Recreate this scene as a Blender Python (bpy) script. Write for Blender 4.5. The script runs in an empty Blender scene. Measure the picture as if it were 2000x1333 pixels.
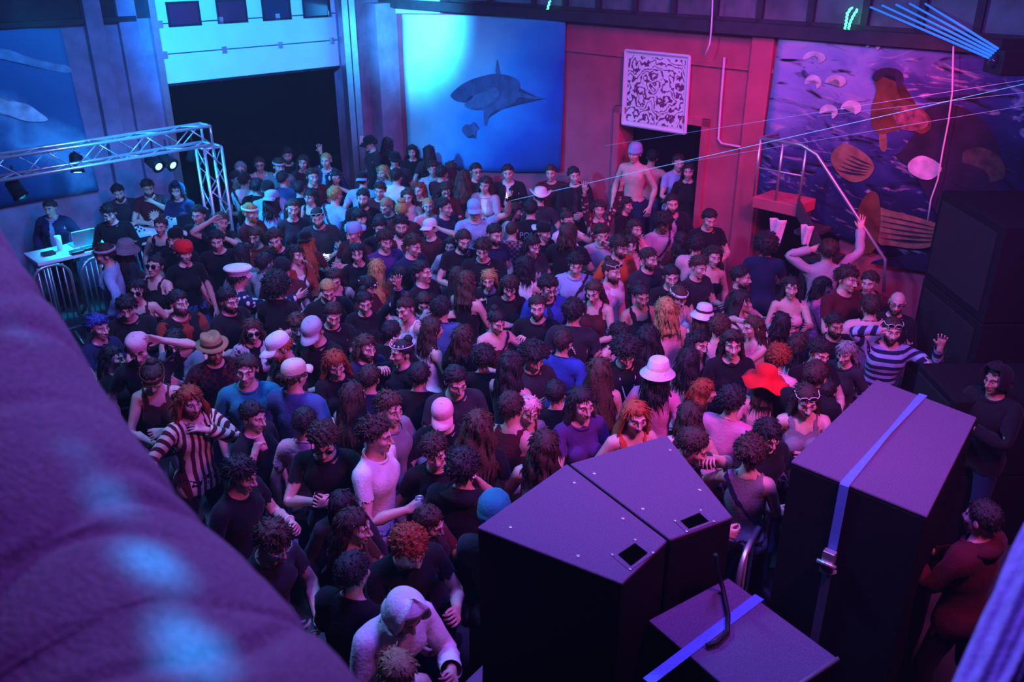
import bpy, bmesh, math, random
import numpy as np
from mathutils import Vector, Matrix

sc = bpy.context.scene
C = bpy.data.collections.new('venue'); sc.collection.children.link(C)
R = math.radians

# ------------------------------------------------------------------ camera
CAM = np.array((0.0, 0.0, 4.85)); PITCH = R(24.6); FPX = 1700.0
cam_d = bpy.data.cameras.new('camera'); cam = bpy.data.objects.new('camera', cam_d); C.objects.link(cam)
cam.location = CAM; cam.rotation_euler = (R(90) - PITCH, 0, 0)
cam_d.sensor_width = 36.0; cam_d.lens = 36.0 * FPX / 2000.0
cam_d.clip_start = 0.05; cam_d.clip_end = 100
cam_d.dof.use_dof = True; cam_d.dof.focus_distance = 7.0; cam_d.dof.aperture_fstop = 2.8
sc.camera = cam
sc.view_settings.view_transform = 'Standard'; sc.view_settings.look = 'None'
sc.view_settings.exposure = 0.0; sc.view_settings.gamma = 1.0; sc.view_settings.use_curve_mapping = False

# ------------------------------------------------------------------ world: a dim violet glow of scattered stage light
w = bpy.data.worlds.new('world'); sc.world = w; w.use_nodes = True
w.node_tree.nodes['Background'].inputs[0].default_value = (0.16, 0.06, 0.42, 1)
w.node_tree.nodes['Background'].inputs[1].default_value = 0.028
wv = w.node_tree.nodes.new('ShaderNodeVolumeScatter'); wv.inputs['Density'].default_value = 0.0032; wv.inputs['Anisotropy'].default_value = 0.3      # thin stage haze
w.node_tree.links.new(wv.outputs[0], w.node_tree.nodes['World Output'].inputs['Volume'])

# ------------------------------------------------------------------ stage lamps and an added ambient fill
def lamp(name, kind, loc, target, power, color, size=0.4, angle=60, blend=0.6, size_y=None):
    d = bpy.data.lights.new(name, kind); d.energy = power; d.color = color
    if kind == 'SPOT':
        d.spot_size = R(angle); d.spot_blend = blend; d.shadow_soft_size = size
    elif kind == 'AREA':
        d.size = size
        if size_y: d.shape = 'RECTANGLE'; d.size_y = size_y
    else: d.shadow_soft_size = size
    o = bpy.data.objects.new(name, d); C.objects.link(o); o.location = loc
    o.rotation_euler = (Vector(target) - Vector(loc)).to_track_quat('-Z', 'Y').to_euler()
    return o
CYAN = (0.0, 0.42, 1.0); BLUE = (0.02, 0.12, 1.0); MAG = (1.0, 0.06, 0.42); RED = (1.0, 0.01, 0.06); VIO = (0.36, 0.10, 1.0)
lamp('door_wash', 'SPOT', (-3.0, 10.2, 5.2), (-4.5, 14.5, 3.7), 3600, (0.0, 0.25, 1.0), 0.25, 44, 0.6)
lamp('shark_wash', 'SPOT', (-2.4, 11.6, 4.8), (-1.55, 15.9, 3.5), 7500, (0.04, 0.40, 1.0), 0.25, 32, 1.0)
lamp('blue_left_wash', 'SPOT', (-3.2, 8.8, 5.6), (-7.0, 12.6, 2.2), 800, (0.0, 0.27, 1.0), 0.3, 70, 1.0)
lamp('red_wall_wash', 'SPOT', (4.4, 8.2, 4.2), (3.6, 10.8, 2.0), 480, (1.0, 0.0, 0.10), 0.4, 76, 1.0)
lamp('magenta_wall_wash', 'SPOT', (2.6, 8.6, 5.6), (1.9, 12.4, 2.4), 560, (0.8, 0.0, 0.5), 0.4, 62, 1.0)
lamp('mural_wash', 'SPOT', (2.4, 7.0, 5.2), (3.6, 10.4, 3.2), 210, (0.45, 0.16, 0.9), 0.4, 50, 1.0)
lamp('cyan_crowd_side', 'SPOT', (-5.6, 10.2, 4.2), (-2.2, 12.6, 1.5), 2600, (0.0, 0.34, 1.0), 0.2, 60, 0.9)
lamp('cyan_crowd_back', 'SPOT', (-3.6, 13.2, 6.2), (-0.6, 8.8, 1.3), 1100, (0.0, 0.36, 1.0), 0.3, 66, 0.9)
lamp('blue_crowd_key', 'AREA', (-2.6, 6.6, 6.6), (0.0, 7.2, 1.4), 420, (0.15, 0.34, 1.0), 0.8)
lamp('magenta_crowd', 'SPOT', (3.0, 2.4, 6.4), (0.9, 7.6, 1.2), 2200, (0.85, 0.10, 0.54), 0.5, 78, 1.0)
lamp('cyan_desk', 'SPOT', (-3.9, 9.6, 3.4), (-5.6, 12.0, 1.5), 520, (0.0, 0.34, 1.0), 0.15, 50, 0.9)
lamp('ambient_fill', 'AREA', (0.5, 8.5, 8.5), (0.5, 8.5, 0), 55, (0.22, 0.09, 1.0), 9.0)  # added overhead fill, restores ambient light lost in the haze
lamp('red_crowd', 'SPOT', (5.4, 9.4, 5.6), (2.2, 8.4, 1.4), 800, (1.0, 0.02, 0.16), 0.4, 75, 1.0)
lamp('violet_top', 'AREA', (1.0, 4.2, 7.4), (1.0, 4.5, 1.5), 500, (0.20, 0.09, 1.0), 1.2)

# ------------------------------------------------------------------ helpers: pixels of the 2000x1333 photograph to places in the hall
cP, sP = math.cos(PITCH), math.sin(PITCH)
def ray(px, py):
    u = (px - 1000) / FPX; v = (py - 666.5) / FPX
    return np.array((u, cP - v * sP, -(sP + v * cP)))
def at(px, py, z=None, D=None):
    r = ray(px, py)
    t = (z - CAM[2]) / r[2] if z is not None else D / r[1]
    return CAM + r * t
CORNER = np.array((-2.28, 16.68)); DR = np.array((0.703, -0.711)); DL = np.array((-0.713, -0.702))
def at_wall(px, py, d=DR, off=0.0):
    n = np.array((-d[1], d[0])); r = ray(px, py)
    if n @ CORNER > 0: n = -n                       # towards the camera
    c = CORNER + n * off
    t = (n @ (c - CAM[:2])) / (n @ r[:2])
    return CAM + r * t
NR = np.array((-0.711, -0.703, 0)); NL = np.array((0.702, -0.713, 0))   # wall normals into the hall

def srgb(h):
    h = h.lstrip('#'); v = [int(h[i:i + 2], 16) / 255 for i in (0, 2, 4)]
    return tuple(c / 12.92 if c < 0.04045 else ((c + 0.055) / 1.055) ** 2.4 for c in v)
MATS = {}
def mat(name, col, rough=0.7, metal=0.0, noise=0.0, scale=8.0, bump=0.0, bscale=40.0, emit=0.0, spec=0.3):
    if name in MATS: return MATS[name]
    m = bpy.data.materials.new(name); m.use_nodes = True; nt = m.node_tree; b = nt.nodes['Principled BSDF']
    c = (*col, 1)
    b.inputs['Base Color'].default_value = c; b.inputs['Roughness'].default_value = rough
    b.inputs['Metallic'].default_value = metal; b.inputs['Specular IOR Level'].default_value = spec
    if emit:
        b.inputs['Emission Color'].default_value = c; b.inputs['Emission Strength'].default_value = emit
    tc = nt.nodes.new('ShaderNodeTexCoord')
    if noise:
        n = nt.nodes.new('ShaderNodeTexNoise'); n.inputs['Scale'].default_value = scale; n.inputs['Detail'].default_value = 5
        nt.links.new(tc.outputs['Object'], n.inputs['Vector'])
        r = nt.nodes.new('ShaderNodeValToRGB')
        r.color_ramp.elements[0].position = 0.3; r.color_ramp.elements[1].position = 0.7
        r.color_ramp.elements[0].color = tuple(x * (1 - noise) for x in col) + (1,)
        r.color_ramp.elements[1].color = tuple(min(1, x * (1 + noise)) for x in col) + (1,)
        nt.links.new(n.outputs['Fac'], r.inputs[0]); nt.links.new(r.outputs[0], b.inputs['Base Color'])
    if bump:
        n2 = nt.nodes.new('ShaderNodeTexNoise'); n2.inputs['Scale'].default_value = bscale; n2.inputs['Detail'].default_value = 4
        nt.links.new(tc.outputs['Object'], n2.inputs['Vector'])
        bp = nt.nodes.new('ShaderNodeBump'); bp.inputs['Strength'].default_value = bump; bp.inputs['Distance'].default_value = 0.02
        nt.links.new(n2.outputs['Fac'], bp.inputs['Height']); nt.links.new(bp.outputs[0], b.inputs['Normal'])
    MATS[name] = m; return m

def tag(o, label=None, cat=None, group=None, kind=None):
    if label: o['label'] = label
    if cat: o['category'] = cat
    if group: o['group'] = group
    if kind: o['kind'] = kind
    return o
def empty(name, loc, rz=0.0, label=None, cat=None, group=None, kind=None):
    o = bpy.data.objects.new(name, None); C.objects.link(o); o.location = loc; o.rotation_euler = (0, 0, rz); o.empty_display_size = 0.1
    return tag(o, label, cat, group, kind)
def mesh_obj(name, V, F, m, parent=None, smooth=True, local=False):
    """One linked mesh object; V in world space unless local (then in the parent's space)."""
    me = bpy.data.meshes.new(name)
    V = np.asarray(V, dtype=np.float64).reshape(-1, 3)
    if parent is not None and not local:
        bpy.context.view_layer.update()
        M = np.array(parent.matrix_world.inverted()); V = V @ M[:3, :3].T + M[:3, 3]
    me.from_pydata(V.tolist(), [], [tuple(int(i) for i in f) for f in F]); me.update()
    if smooth: me.shade_smooth()
    if m is not None: me.materials.append(m)
    o = bpy.data.objects.new(name, me); C.objects.link(o)
    if parent is not None: o.parent = parent
    return o
class MB:
    """Collects shapes (world or local coordinates) into one mesh."""
    def __init__(s): s.V = []; s.F = []
    def add(s, V, F):
        k = len(s.V); s.V += [tuple(v) for v in V]; s.F += [tuple(i + k for i in f) for f in F]; return s
    def hexa(s, P):          # 8 points: 4 bottom, 4 top, same winding
        return s.add(P, [(3, 2, 1, 0), (4, 5, 6, 7), (0, 1, 5, 4), (1, 2, 6, 5), (2, 3, 7, 6), (3, 0, 4, 7)])
    def box(s, c, size, ax=None):
        c = np.array(c, float); h = np.array(size, float) / 2; ax = np.eye(3) if ax is None else np.array(ax, float)
        P = [c + ax[0] * x * h[0] + ax[1] * y * h[1] + ax[2] * z * h[2] for z in (-1, 1) for x, y in ((-1, -1), (1, -1), (1, 1), (-1, 1))]
        return s.hexa(P)
    def tube(s, pts, r, n=10, cap=True):
        pts = [np.array(p, float) for p in pts]; rs = r if hasattr(r, '__len__') else [r] * len(pts)
        base = len(s.V); up = None
        for i, p in enumerate(pts):
            d = (pts[min(i + 1, len(pts) - 1)] - pts[max(i - 1, 0)]); d /= np.linalg.norm(d) + 1e-12
            if up is None:
                up = np.array((0, 0, 1.0)) if abs(d[2]) < 0.9 else np.array((1.0, 0, 0))
            a = np.cross(d, up); a /= np.linalg.norm(a) + 1e-12; b = np.cross(a, d); up = b
            for k in range(n):
                t = 2 * math.pi * k / n; s.V.append(tuple(p + rs[i] * (a * math.cos(t) + b * math.sin(t))))
        for i in range(len(pts) - 1):
            for k in range(n):
                k2 = (k + 1) % n; q = base + i * n
                s.F.append((q + k, q + n + k, q + n + k2, q + k2))
        if cap:
            s.F.append(tuple(base + k for k in range(n))); q = base + (len(pts) - 1) * n
            s.F.append(tuple(q + k for k in reversed(range(n))))
        return s
    def lathe(s, c, prof, n=20, axis=None):   # prof: (r, h) pairs up the axis
        c = np.array(c, float); A = np.eye(3) if axis is None else np.array(axis, float); base = len(s.V)
        for r, h in prof:
            for k in range(n):
                t = 2 * math.pi * k / n
                s.V.append(tuple(c + A[0] * r * math.cos(t) + A[1] * r * math.sin(t) + A[2] * h))
        for i in range(len(prof) - 1):
            for k in range(n):
                k2 = (k + 1) % n; q = base + i * n; s.F.append((q + k, q + k2, q + n + k2, q + n + k))
        s.F.append(tuple(base + k for k in reversed(range(n)))); q = base + (len(prof) - 1) * n
        s.F.append(tuple(q + k for k in range(n)))
        return s
    def ball(s, c, r, n=12, m=8):
        r = np.array(r if hasattr(r, '__len__') else (r, r, r), float); c = np.array(c, float); base = len(s.V)
        for i in range(1, m):
            th = math.pi * i / m
            for k in range(n):
                t = 2 * math.pi * k / n
                s.V.append(tuple(c + r * np.array((math.sin(th) * math.cos(t), math.sin(th) * math.sin(t), math.cos(th)))))
        T = len(s.V); s.V.append(tuple(c + r * (0, 0, 1))); s.V.append(tuple(c - r * (0, 0, 1)))
        for i in range(m - 2):
            for k in range(n):
                k2 = (k + 1) % n; q = base + i * n; s.F.append((q + k, q + n + k, q + n + k2, q + k2))
        for k in range(n):
            k2 = (k + 1) % n; s.F.append((T, base + k, base + k2)); q = base + (m - 2) * n; s.F.append((T + 1, q + k2, q + k))
        return s
    def build(s, name, m, parent=None, smooth=False, local=False, bevel=0.0):
        o = mesh_obj(name, s.V, s.F, m, parent, smooth, local)
        if bevel:
            b = o.modifiers.new('edge', 'BEVEL'); b.width = bevel; b.segments = 2; b.limit_method = 'ANGLE'
        return o
def axes(d, n):
    d = np.array(d, float); d = d / np.linalg.norm(d); n = np.array(n, float); n = n - d * (n @ d); n /= np.linalg.norm(n)
    return np.array((d, n, np.cross(d, n)))
# ================================================================== the hall
def S(o): o['kind'] = 'structure'; return o
def wall_pt(s, z, d=DR, off=0.0):
    n = (NR if d is DR else NL); p = CORNER + np.array(d) * s; return np.array((p[0], p[1], z)) + n * off
def wall_s(px, py, d=DR, off=0.0): p = at_wall(px, py, d, off); return float((p[:2] - CORNER) @ d)
def wall_box(m, s0, s1, z0, z1, o0, o1, d=DR):
    P = [wall_pt(s, z, d, o) for z in (z0, z1) for s, o in ((s0, o0), (s1, o0), (s1, o1), (s0, o1))]
    return m.hexa(P)
concrete = mat('floor_concrete', (0.055, 0.05, 0.058), 0.6, noise=0.35, scale=2.2, bump=0.15, bscale=30)
red_paint = mat('red_paint', (0.46, 0.065, 0.11), 0.75, noise=0.16, scale=3.0, bump=0.12, bscale=60)
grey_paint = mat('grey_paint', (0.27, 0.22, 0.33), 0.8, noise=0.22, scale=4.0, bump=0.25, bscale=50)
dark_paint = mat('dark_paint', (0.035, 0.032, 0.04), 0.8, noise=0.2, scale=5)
black_mat = mat('black_panel', (0.012, 0.011, 0.014), 0.6, noise=0.2, scale=6)
steel = mat('galvanised_steel', (0.55, 0.57, 0.6), 0.35, 0.8, noise=0.08, scale=12)
white_paint = mat('white_enamel', (0.72, 0.75, 0.76), 0.5, noise=0.05, scale=3)
S(MB().box((1.0, 9.5, -0.05), (26, 24, 0.1)).build('floor', concrete))
LEDGE = 3.84
# right-hand wall: red paint, with a doorway and a dark recess beneath the stair landing
ds0, ds1 = wall_s(1207, 360), wall_s(1366, 340); dz = 2.62
as0, as1 = wall_s(1478, 420), wall_s(1640, 470); az = 1.95
m = MB()
wall_box(m, 0, ds0, 0, LEDGE, -0.3, 0); wall_box(m, ds0, ds1, dz, LEDGE, -0.3, 0); wall_box(m, ds1, as0, 0, LEDGE, -0.3, 0)
wall_box(m, as0, as1, az, LEDGE, -0.3, 0); wall_box(m, as1, 13.5, 0, LEDGE, -0.3, 0)
S(m.build('wall_right', red_paint))
m = MB(); p1 = wall_s(1500, 200); wall_box(m, p1 - 0.28, p1 + 0.02, 0, LEDGE, 0, 0.07); S(m.build('trim_1', red_paint, bevel=0.01))
m = MB(); wall_box(m, 2.2, 13.5, LEDGE - 0.45, LEDGE - 0.40, 0, 0.03); S(m.build('trim_2', red_paint))
m = MB(); wall_box(m, 0.0, 13.5, LEDGE - 0.02, LEDGE + 0.12, -0.3, 0.14); S(m.build('trim_3', dark_paint))
m = MB(); wall_box(m, ds0 - 0.1, ds0, 0, dz + 0.1, -0.05, 0.05); wall_box(m, ds1, ds1 + 0.1, 0, dz + 0.1, -0.05, 0.05); wall_box(m, ds0 - 0.1, ds1 + 0.1, dz, dz + 0.1, -0.05, 0.05); S(m.build('door_1', red_paint))
# the room beyond the doorway: raised floor and dark walls; the recess
m = MB(); wall_box(m, ds0 - 1.5, ds1 + 1.5, 0.25, 0.35, -3.2, -0.3); S(m.build('floor_doorway', concrete))
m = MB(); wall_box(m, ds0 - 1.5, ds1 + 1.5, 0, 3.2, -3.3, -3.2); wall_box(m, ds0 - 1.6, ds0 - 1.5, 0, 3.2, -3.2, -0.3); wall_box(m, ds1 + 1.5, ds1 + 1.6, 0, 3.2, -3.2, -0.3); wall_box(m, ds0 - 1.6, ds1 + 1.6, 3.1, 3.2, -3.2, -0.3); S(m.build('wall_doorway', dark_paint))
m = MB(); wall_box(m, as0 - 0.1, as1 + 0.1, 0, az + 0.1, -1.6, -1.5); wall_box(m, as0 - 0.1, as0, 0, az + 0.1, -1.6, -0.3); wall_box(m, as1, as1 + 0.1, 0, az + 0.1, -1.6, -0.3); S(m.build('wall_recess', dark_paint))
# left-hand wall with the roller door opening
rs1, rs0 = wall_s(320, 160, DL), wall_s(676, 200, DL); rz = 4.6
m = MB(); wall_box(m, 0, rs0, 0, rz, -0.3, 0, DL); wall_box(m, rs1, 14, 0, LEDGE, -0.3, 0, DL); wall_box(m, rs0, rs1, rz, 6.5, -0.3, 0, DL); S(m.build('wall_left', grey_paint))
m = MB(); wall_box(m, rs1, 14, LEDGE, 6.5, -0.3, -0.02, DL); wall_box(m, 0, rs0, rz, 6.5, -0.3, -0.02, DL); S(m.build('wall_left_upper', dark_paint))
m = MB(); wall_box(m, rs1 + 0.3, 14, LEDGE - 0.02, LEDGE + 0.05, 0, 0.12, DL); S(m.build('trim_4', dark_paint))
for i, (a, b, o) in enumerate(((0.28, 0.55, 0.10), (0.78, 1.02, 0.14))):
    m = MB(); wall_box(m, rs1 + a, rs1 + b, 0, 6.0, 0, o, DL); S(m.build('trim_%d' % (5 + i), grey_paint, bevel=0.01))
m = MB(); wall_box(m, 0.0, 0.45, 0, LEDGE + 0.05, 0, 0.34, DL); S(m.build('trim_7', grey_paint, bevel=0.01))
m = MB(); wall_box(m, -0.3, 13.5, 6.5, 6.6, -0.3, 0.3); wall_box(m, 0, 14, 6.5, 6.6, -0.3, 0.3, DL); S(m.build('trim_8', dark_paint))
# the yard beyond the roller door
m = MB(); wall_box(m, rs0 - 3, rs1 + 3, -0.1, 0.0, -9, -0.3, DL); S(m.build('ground_outside', concrete))
m = MB(); wall_box(m, rs0 - 4, rs1 + 4, 0, 7, -9.2, -9, DL); S(m.build('night_backdrop', mat('night', (0.01, 0.01, 0.02), 0.9)))  # dark backdrop, its colour stands in for the night beyond
# door frame and the half-raised sectional door
m = MB(); wall_box(m, rs1 - 0.02, rs1 + 0.08, 0, rz, -0.02, 0.10, DL); wall_box(m, rs0 - 0.10, rs0 + 0.02, 0, rz, -0.02, 0.12, DL); wall_box(m, rs0 - 0.26, rs0 - 0.14, 0, rz, 0, 0.10, DL); S(m.build('door_frame', steel))
dr = empty('roller_door', wall_pt((rs0 + rs1) / 2, 2.9, DL, -0.12), 0, 'white sectional roller door with four small windows, half raised above the dark opening', 'door')
zb = 2.86; hgt = 0.44
for k in range(5):
    m = MB(); wall_box(m, rs0, rs1, zb + k * hgt + 0.008, zb + (k + 1) * hgt - 0.008, -0.16, -0.11, DL); m.build('door_panel', white_paint, dr, bevel=0.006)
wz = at_wall(360, 52, DL)[2]
for px in ((331, 396), (429, 488), (518, 574), (598, 651)):
    a, b = wall_s(px[1], 18, DL), wall_s(px[0], 18, DL); m = MB()
    zt, zl = wz + hgt * 0.80, wz
    wall_box(m, a, b, zl, zl + 0.03, -0.11, -0.085, DL); wall_box(m, a, b, zt - 0.03, zt, -0.11, -0.085, DL); wall_box(m, a, a + 0.03, zl, zt, -0.11, -0.085, DL); wall_box(m, b - 0.03, b, zl, zt, -0.11, -0.085, DL)
    fr = m.build('window_frame', black_mat, dr); m = MB(); wall_box(m, a + 0.03, b - 0.03, zl + 0.03, zt - 0.03, -0.11, -0.095, DL); m.build('pane', mat('dark_glass', (0.015, 0.025, 0.05), 0.08, spec=0.8), fr)
for k in range(1, 5):
    for fr_ in (0.04, 0.35, 0.66, 0.96):
        m = MB(); ss = rs0 + (rs1 - rs0) * fr_; wall_box(m, ss - 0.04, ss + 0.04, zb + k * hgt - 0.05, zb + k * hgt + 0.05, -0.11, -0.085, DL); m.build('hinge', steel, dr)
m = MB(); wall_box(m, rs0, rs1, zb - 0.03, zb + 0.01, -0.165, -0.105, DL); m.build('bottom_seal', black_mat, dr)
# conduits and boxes beside the door
for i, (a, b, c_) in enumerate((((722, 30), (745, 275), 'thin white conduit pipe beside the roller door frame'), ((743, 35), (762, 315), 'second white conduit pipe, nearer the corner pillar'))):
    q0, q1 = at_wall(*a, DL, 0.06), at_wall(*b, DL, 0.06); q1[:2] = q0[:2]
    tag(MB().tube([q0, q1 + (0, 0, -0.4)], 0.014, 8).build('conduit_pipe', white_paint, None, True), c_, 'pipe')
p = at_wall(705, 276, DL, 0.08); r = empty('switch_box', p, 0, 'small pale switch box on the wall by the roller door', 'box'); A = np.array(((DL[0], DL[1], 0), NL, (0, 0, 1)))
MB().box(p, (0.10, 0.09, 0.19), A).build('box_body', white_paint, r, bevel=0.008); MB().box(p + NL * 0.05 + (0, 0, -0.03), (0.06, 0.012, 0.03), A).build('button', black_mat, r)
p = at_wall(731, 170, DL, 0.08); tag(MB().box(p, (0.05, 0.05, 0.10), A).build('socket_box', white_paint, bevel=0.006), 'tiny pale socket box on the conduit pipe high by the door', 'box')
# gallery glazing above the red wall
pts = [875, 952, 1038, 1100, 1165, 1236, 1312, 1394, 1482, 1582, 1690, 1800, 1915]; ss = [wall_s(x, 15) for x in pts] + [13.4]
glass = mat('gallery_glass', (0.13, 0.115, 0.14), 0.3, noise=0.45, scale=2.5, spec=0.6)
for i in range(len(ss) - 1):
    m = MB(); wall_box(m, ss[i] + 0.04, ss[i + 1] - 0.04, LEDGE + 0.16, 5.6, -0.10, -0.08); S(m.build('window_%d' % (i + 1), glass))
m = MB()
for s in ss: wall_box(m, s - 0.04, s + 0.04, LEDGE + 0.1, 5.7, -0.16, -0.02)
wall_box(m, 0, 13.5, 5.6, 6.5, -0.3, -0.02); wall_box(m, 0, 13.5, LEDGE + 0.1, LEDGE + 0.16, -0.2, -0.02); S(m.build('window_frame_gallery', dark_paint))
m = MB(); wall_box(m, 0, 13.5, LEDGE, 5.8, -1.7, -1.6); S(m.build('wall_gallery', mat('gallery_wall', (0.16, 0.15, 0.17), 0.9, noise=0.5, scale=2)))
def wall_sheet(name, corners, label, cat, m, d=DR, off=0.03, nx=28, ny=24, disp=None, parent=None, sag=0.0):
    """Cloth hung on a wall: corners (tl, tr, br, bl) in pixels, a grid with folds."""
    tl, tr, br, bl = [at_wall(*c, d, off) for c in corners]; n = NR if d is DR else NL; V = []; U = []
    for j in range(ny):
        for i in range(nx):
            u, v = i / (nx - 1), j / (ny - 1); p = (tl * (1 - u) + tr * u) * (1 - v) + (bl * (1 - u) + br * u) * v
            h = disp(u, v) if disp else 0.0
            V.append(p + n * h - np.array((0, 0, sag * math.sin(math.pi * u) * v))); U.append((u, 1 - v, 0))
    F = [(j * nx + i, (j + 1) * nx + i, (j + 1) * nx + i + 1, j * nx + i + 1) for j in range(ny - 1) for i in range(nx - 1)]
    o = mesh_obj(name, V, F, m, parent); a = o.data.attributes.new('rest', 'FLOAT_VECTOR', 'POINT'); a.data.foreach_set('vector', np.array(U, np.float32).ravel())
    so = o.modifiers.new('thickness', 'SOLIDIFY'); so.thickness = 0.006; so.offset = -1
    if label: tag(o, label, cat)
    return o
def print_mat(name, stops, coords, noise=0.25, scale=4.0, rough=0.7, dist=0.0):
    """A printed picture: a colour ramp over a direction of the sheet (u, v), broken up by noise."""
    m = mat(name, (0.5, 0.5, 0.5), rough, spec=0.2); nt = m.node_tree; b = nt.nodes['Principled BSDF']
    a = nt.nodes.new('ShaderNodeAttribute'); a.attribute_name = 'rest'
    dp = nt.nodes.new('ShaderNodeVectorMath'); dp.operation = 'DOT_PRODUCT'; dp.inputs[1].default_value = (*coords, 0); nt.links.new(a.outputs['Vector'], dp.inputs[0])
    n = nt.nodes.new('ShaderNodeTexNoise'); n.inputs['Scale'].default_value = scale; n.inputs['Detail'].default_value = 6; n.inputs['Distortion'].default_value = dist; nt.links.new(a.outputs['Vector'], n.inputs['Vector'])
    ma = nt.nodes.new('ShaderNodeMath'); ma.operation = 'MULTIPLY_ADD'; ma.inputs[1].default_value = noise; nt.links.new(n.outputs['Fac'], ma.inputs[0]); nt.links.new(dp.outputs['Value'], ma.inputs[2])
    r = nt.nodes.new('ShaderNodeValToRGB'); el = r.color_ramp.elements
    while len(el) < len(stops): el.new(0.5)
    for e, (pos, c) in zip(el, stops): e.position = pos; e.color = (*srgb(c), 1)
    nt.links.new(ma.outputs[0], r.inputs[0]); nt.links.new(r.outputs[0], b.inputs['Base Color']); return m
def folds(u, v): return 0.035 + 0.020 * math.exp(-((u - 0.10 - 0.32 * v) / 0.035) ** 2) * (1 - 0.6 * v) + 0.018 * math.exp(-((u - 0.05 - 0.16 * v) / 0.03) ** 2) + 0.018 * math.exp(-((u - 0.92 + 0.3 * v) / 0.05) ** 2) * (1 - v) + 0.010 * math.sin(9 * u + 5 * v)
def poly(name, px, m, parent, d=DR, off=0.05, k=1.0):
    """A printed shape on a hung sheet: pixel outline on the wall's plane, closed smooth."""
    P = np.array(px, float); n = len(P); Q = []
    for i in range(n):
        a, b, c, e = P[i - 1], P[i], P[(i + 1) % n], P[(i + 2) % n]
        for t in (0, 0.25, 0.5, 0.75): Q.append(0.5 * (2 * b + (c - a) * t + (2 * a - 5 * b + 4 * c - e) * t * t + (3 * b - a - 3 * c + e) * t ** 3))
    V = [at_wall(q[0], q[1], d, off) for q in Q]
    bm = bmesh.new(); f = bm.faces.new([bm.verts.new(v) for v in V]); bmesh.ops.triangulate(bm, faces=[f])
    me = bpy.data.meshes.new(name); bm.to_mesh(me); bm.free(); me.materials.append(m); o = bpy.data.objects.new(name, me); C.objects.link(o)
    if parent: o.parent = parent; o.matrix_parent_inverse = parent.matrix_world.inverted()
    nn = me.polygons[0].normal
    if nn @ Vector(NR if d is DR else NL) < 0: me.flip_normals()
    return o
# the shark banner
sea = print_mat('sea_print', [(0.0, '#e8fdff'), (0.14, '#9beef8'), (0.36, '#3aa4dc'), (0.6, '#1a54a8'), (0.86, '#08194c')], (0.62, -0.40), 0.42, 2.2)
sb = wall_sheet('shark_banner', ((788, 28), (1108, 33), (1098, 334), (800, 312)), 'large blue banner printed with a shark underwater, hung on the corner of the hall', 'banner', sea, disp=folds, sag=0.10)
shark_m = mat('shark_print', (0.05, 0.12, 0.24), 0.7, noise=0.3, scale=5, spec=0.2); shark_l = mat('shark_belly_print', (0.075, 0.18, 0.32), 0.7, noise=0.25, scale=7, spec=0.2)
poly('printed_shark', [(880, 187), (893, 172), (915, 158), (945, 148), (972, 144), (1000, 150), (1014, 160), (1015, 172), (1012, 181), (1030, 184), (1050, 189), (1065, 193), (1040, 193), (1010, 190), (1006, 202), (985, 212), (966, 216), (955, 228), (950, 244), (945, 241), (945, 217), (925, 215), (908, 208), (909, 200), (893, 198)], shark_m, sb, off=0.085)
poly('printed_shark_jaw', [(908, 207), (914, 196), (928, 186), (950, 178), (968, 171), (975, 181), (968, 194), (948, 207), (925, 212)], shark_l, sb, off=0.088)
poly('printed_shark_fin', [(969, 128), (971, 116), (974, 131), (976, 143), (968, 143)], shark_l, sb, off=0.085)
poly('printed_shark_mouth', [(910, 199), (916, 190), (924, 187), (920, 194)], mat('shark_mouth_print', (0.02, 0.05, 0.12), 0.8), sb, off=0.091)
poly('printed_fish', [(902, 251), (910, 243), (920, 244), (926, 238), (929, 247), (936, 250), (930, 258), (929, 272), (924, 262), (916, 270), (906, 262)], shark_m, sb, off=0.085)
# the framed line-drawing print above the doorway
rr = empty('framed_print', at_wall(1282, 180, DR, 0.03), 0, 'square framed print of dense leaf and wave linework above the doorway', 'picture')
cs = [(1225, 98), (1350, 110), (1341, 260), (1219, 241)]; q = [at_wall(*c, DR, 0.02) for c in cs]
m = MB(); m.hexa([q[3], q[2], q[2] + NR * 0.03, q[3] + NR * 0.03, q[0], q[1], q[1] + NR * 0.03, q[0] + NR * 0.03]); m.build('board', mat('print_border', (0.75, 0.72, 0.78), 0.6), rr)
lm = mat('line_print', (0.7, 0.7, 0.72), 0.6); nt = lm.node_tree; tc = nt.nodes.new('ShaderNodeTexCoord'); mp = nt.nodes.new('ShaderNodeTexWave'); mp.wave_type = 'RINGS'; mp.inputs['Scale'].default_value = 3.2; mp.inputs['Detail'].default_value = 3; mp.inputs['Distortion'].default_value = 22; mp.inputs['Detail Scale'].default_value = 1.6
nt.links.new(tc.outputs['Object'], mp.inputs['Vector']); rm = nt.nodes.new('ShaderNodeValToRGB'); rm.color_ramp.interpolation = 'LINEAR'
for k_ in range(2): rm.color_ramp.elements.new(0.5)
for e, (po, c) in zip(rm.color_ramp.elements, ((0.0, (0.16, 0.03, 0.12, 1)), (0.22, (0.16, 0.03, 0.12, 1)), (0.32, (0.82, 0.82, 0.85, 1)), (1.0, (0.82, 0.82, 0.85, 1)))): e.position = po; e.color = c
nt.links.new(mp.outputs['Fac'], rm.inputs[0]); nt.links.new(rm.outputs[0], nt.nodes['Principled BSDF'].inputs['Base Color'])
f_ = 0.055; c4 = sum(q) / 4; qi = [p_ + (c4 - p_) * f_ * 2 + NR * 0.034 for p_ in q]; mesh_obj('printed_sheet', qi, [(3, 2, 1, 0)], lm, rr, False)
m = MB()
for i in range(4):
    a, b = q[i] + NR * 0.035, q[(i + 1) % 4] + NR * 0.035; m.tube([a, b], 0.022, 6)
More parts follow.
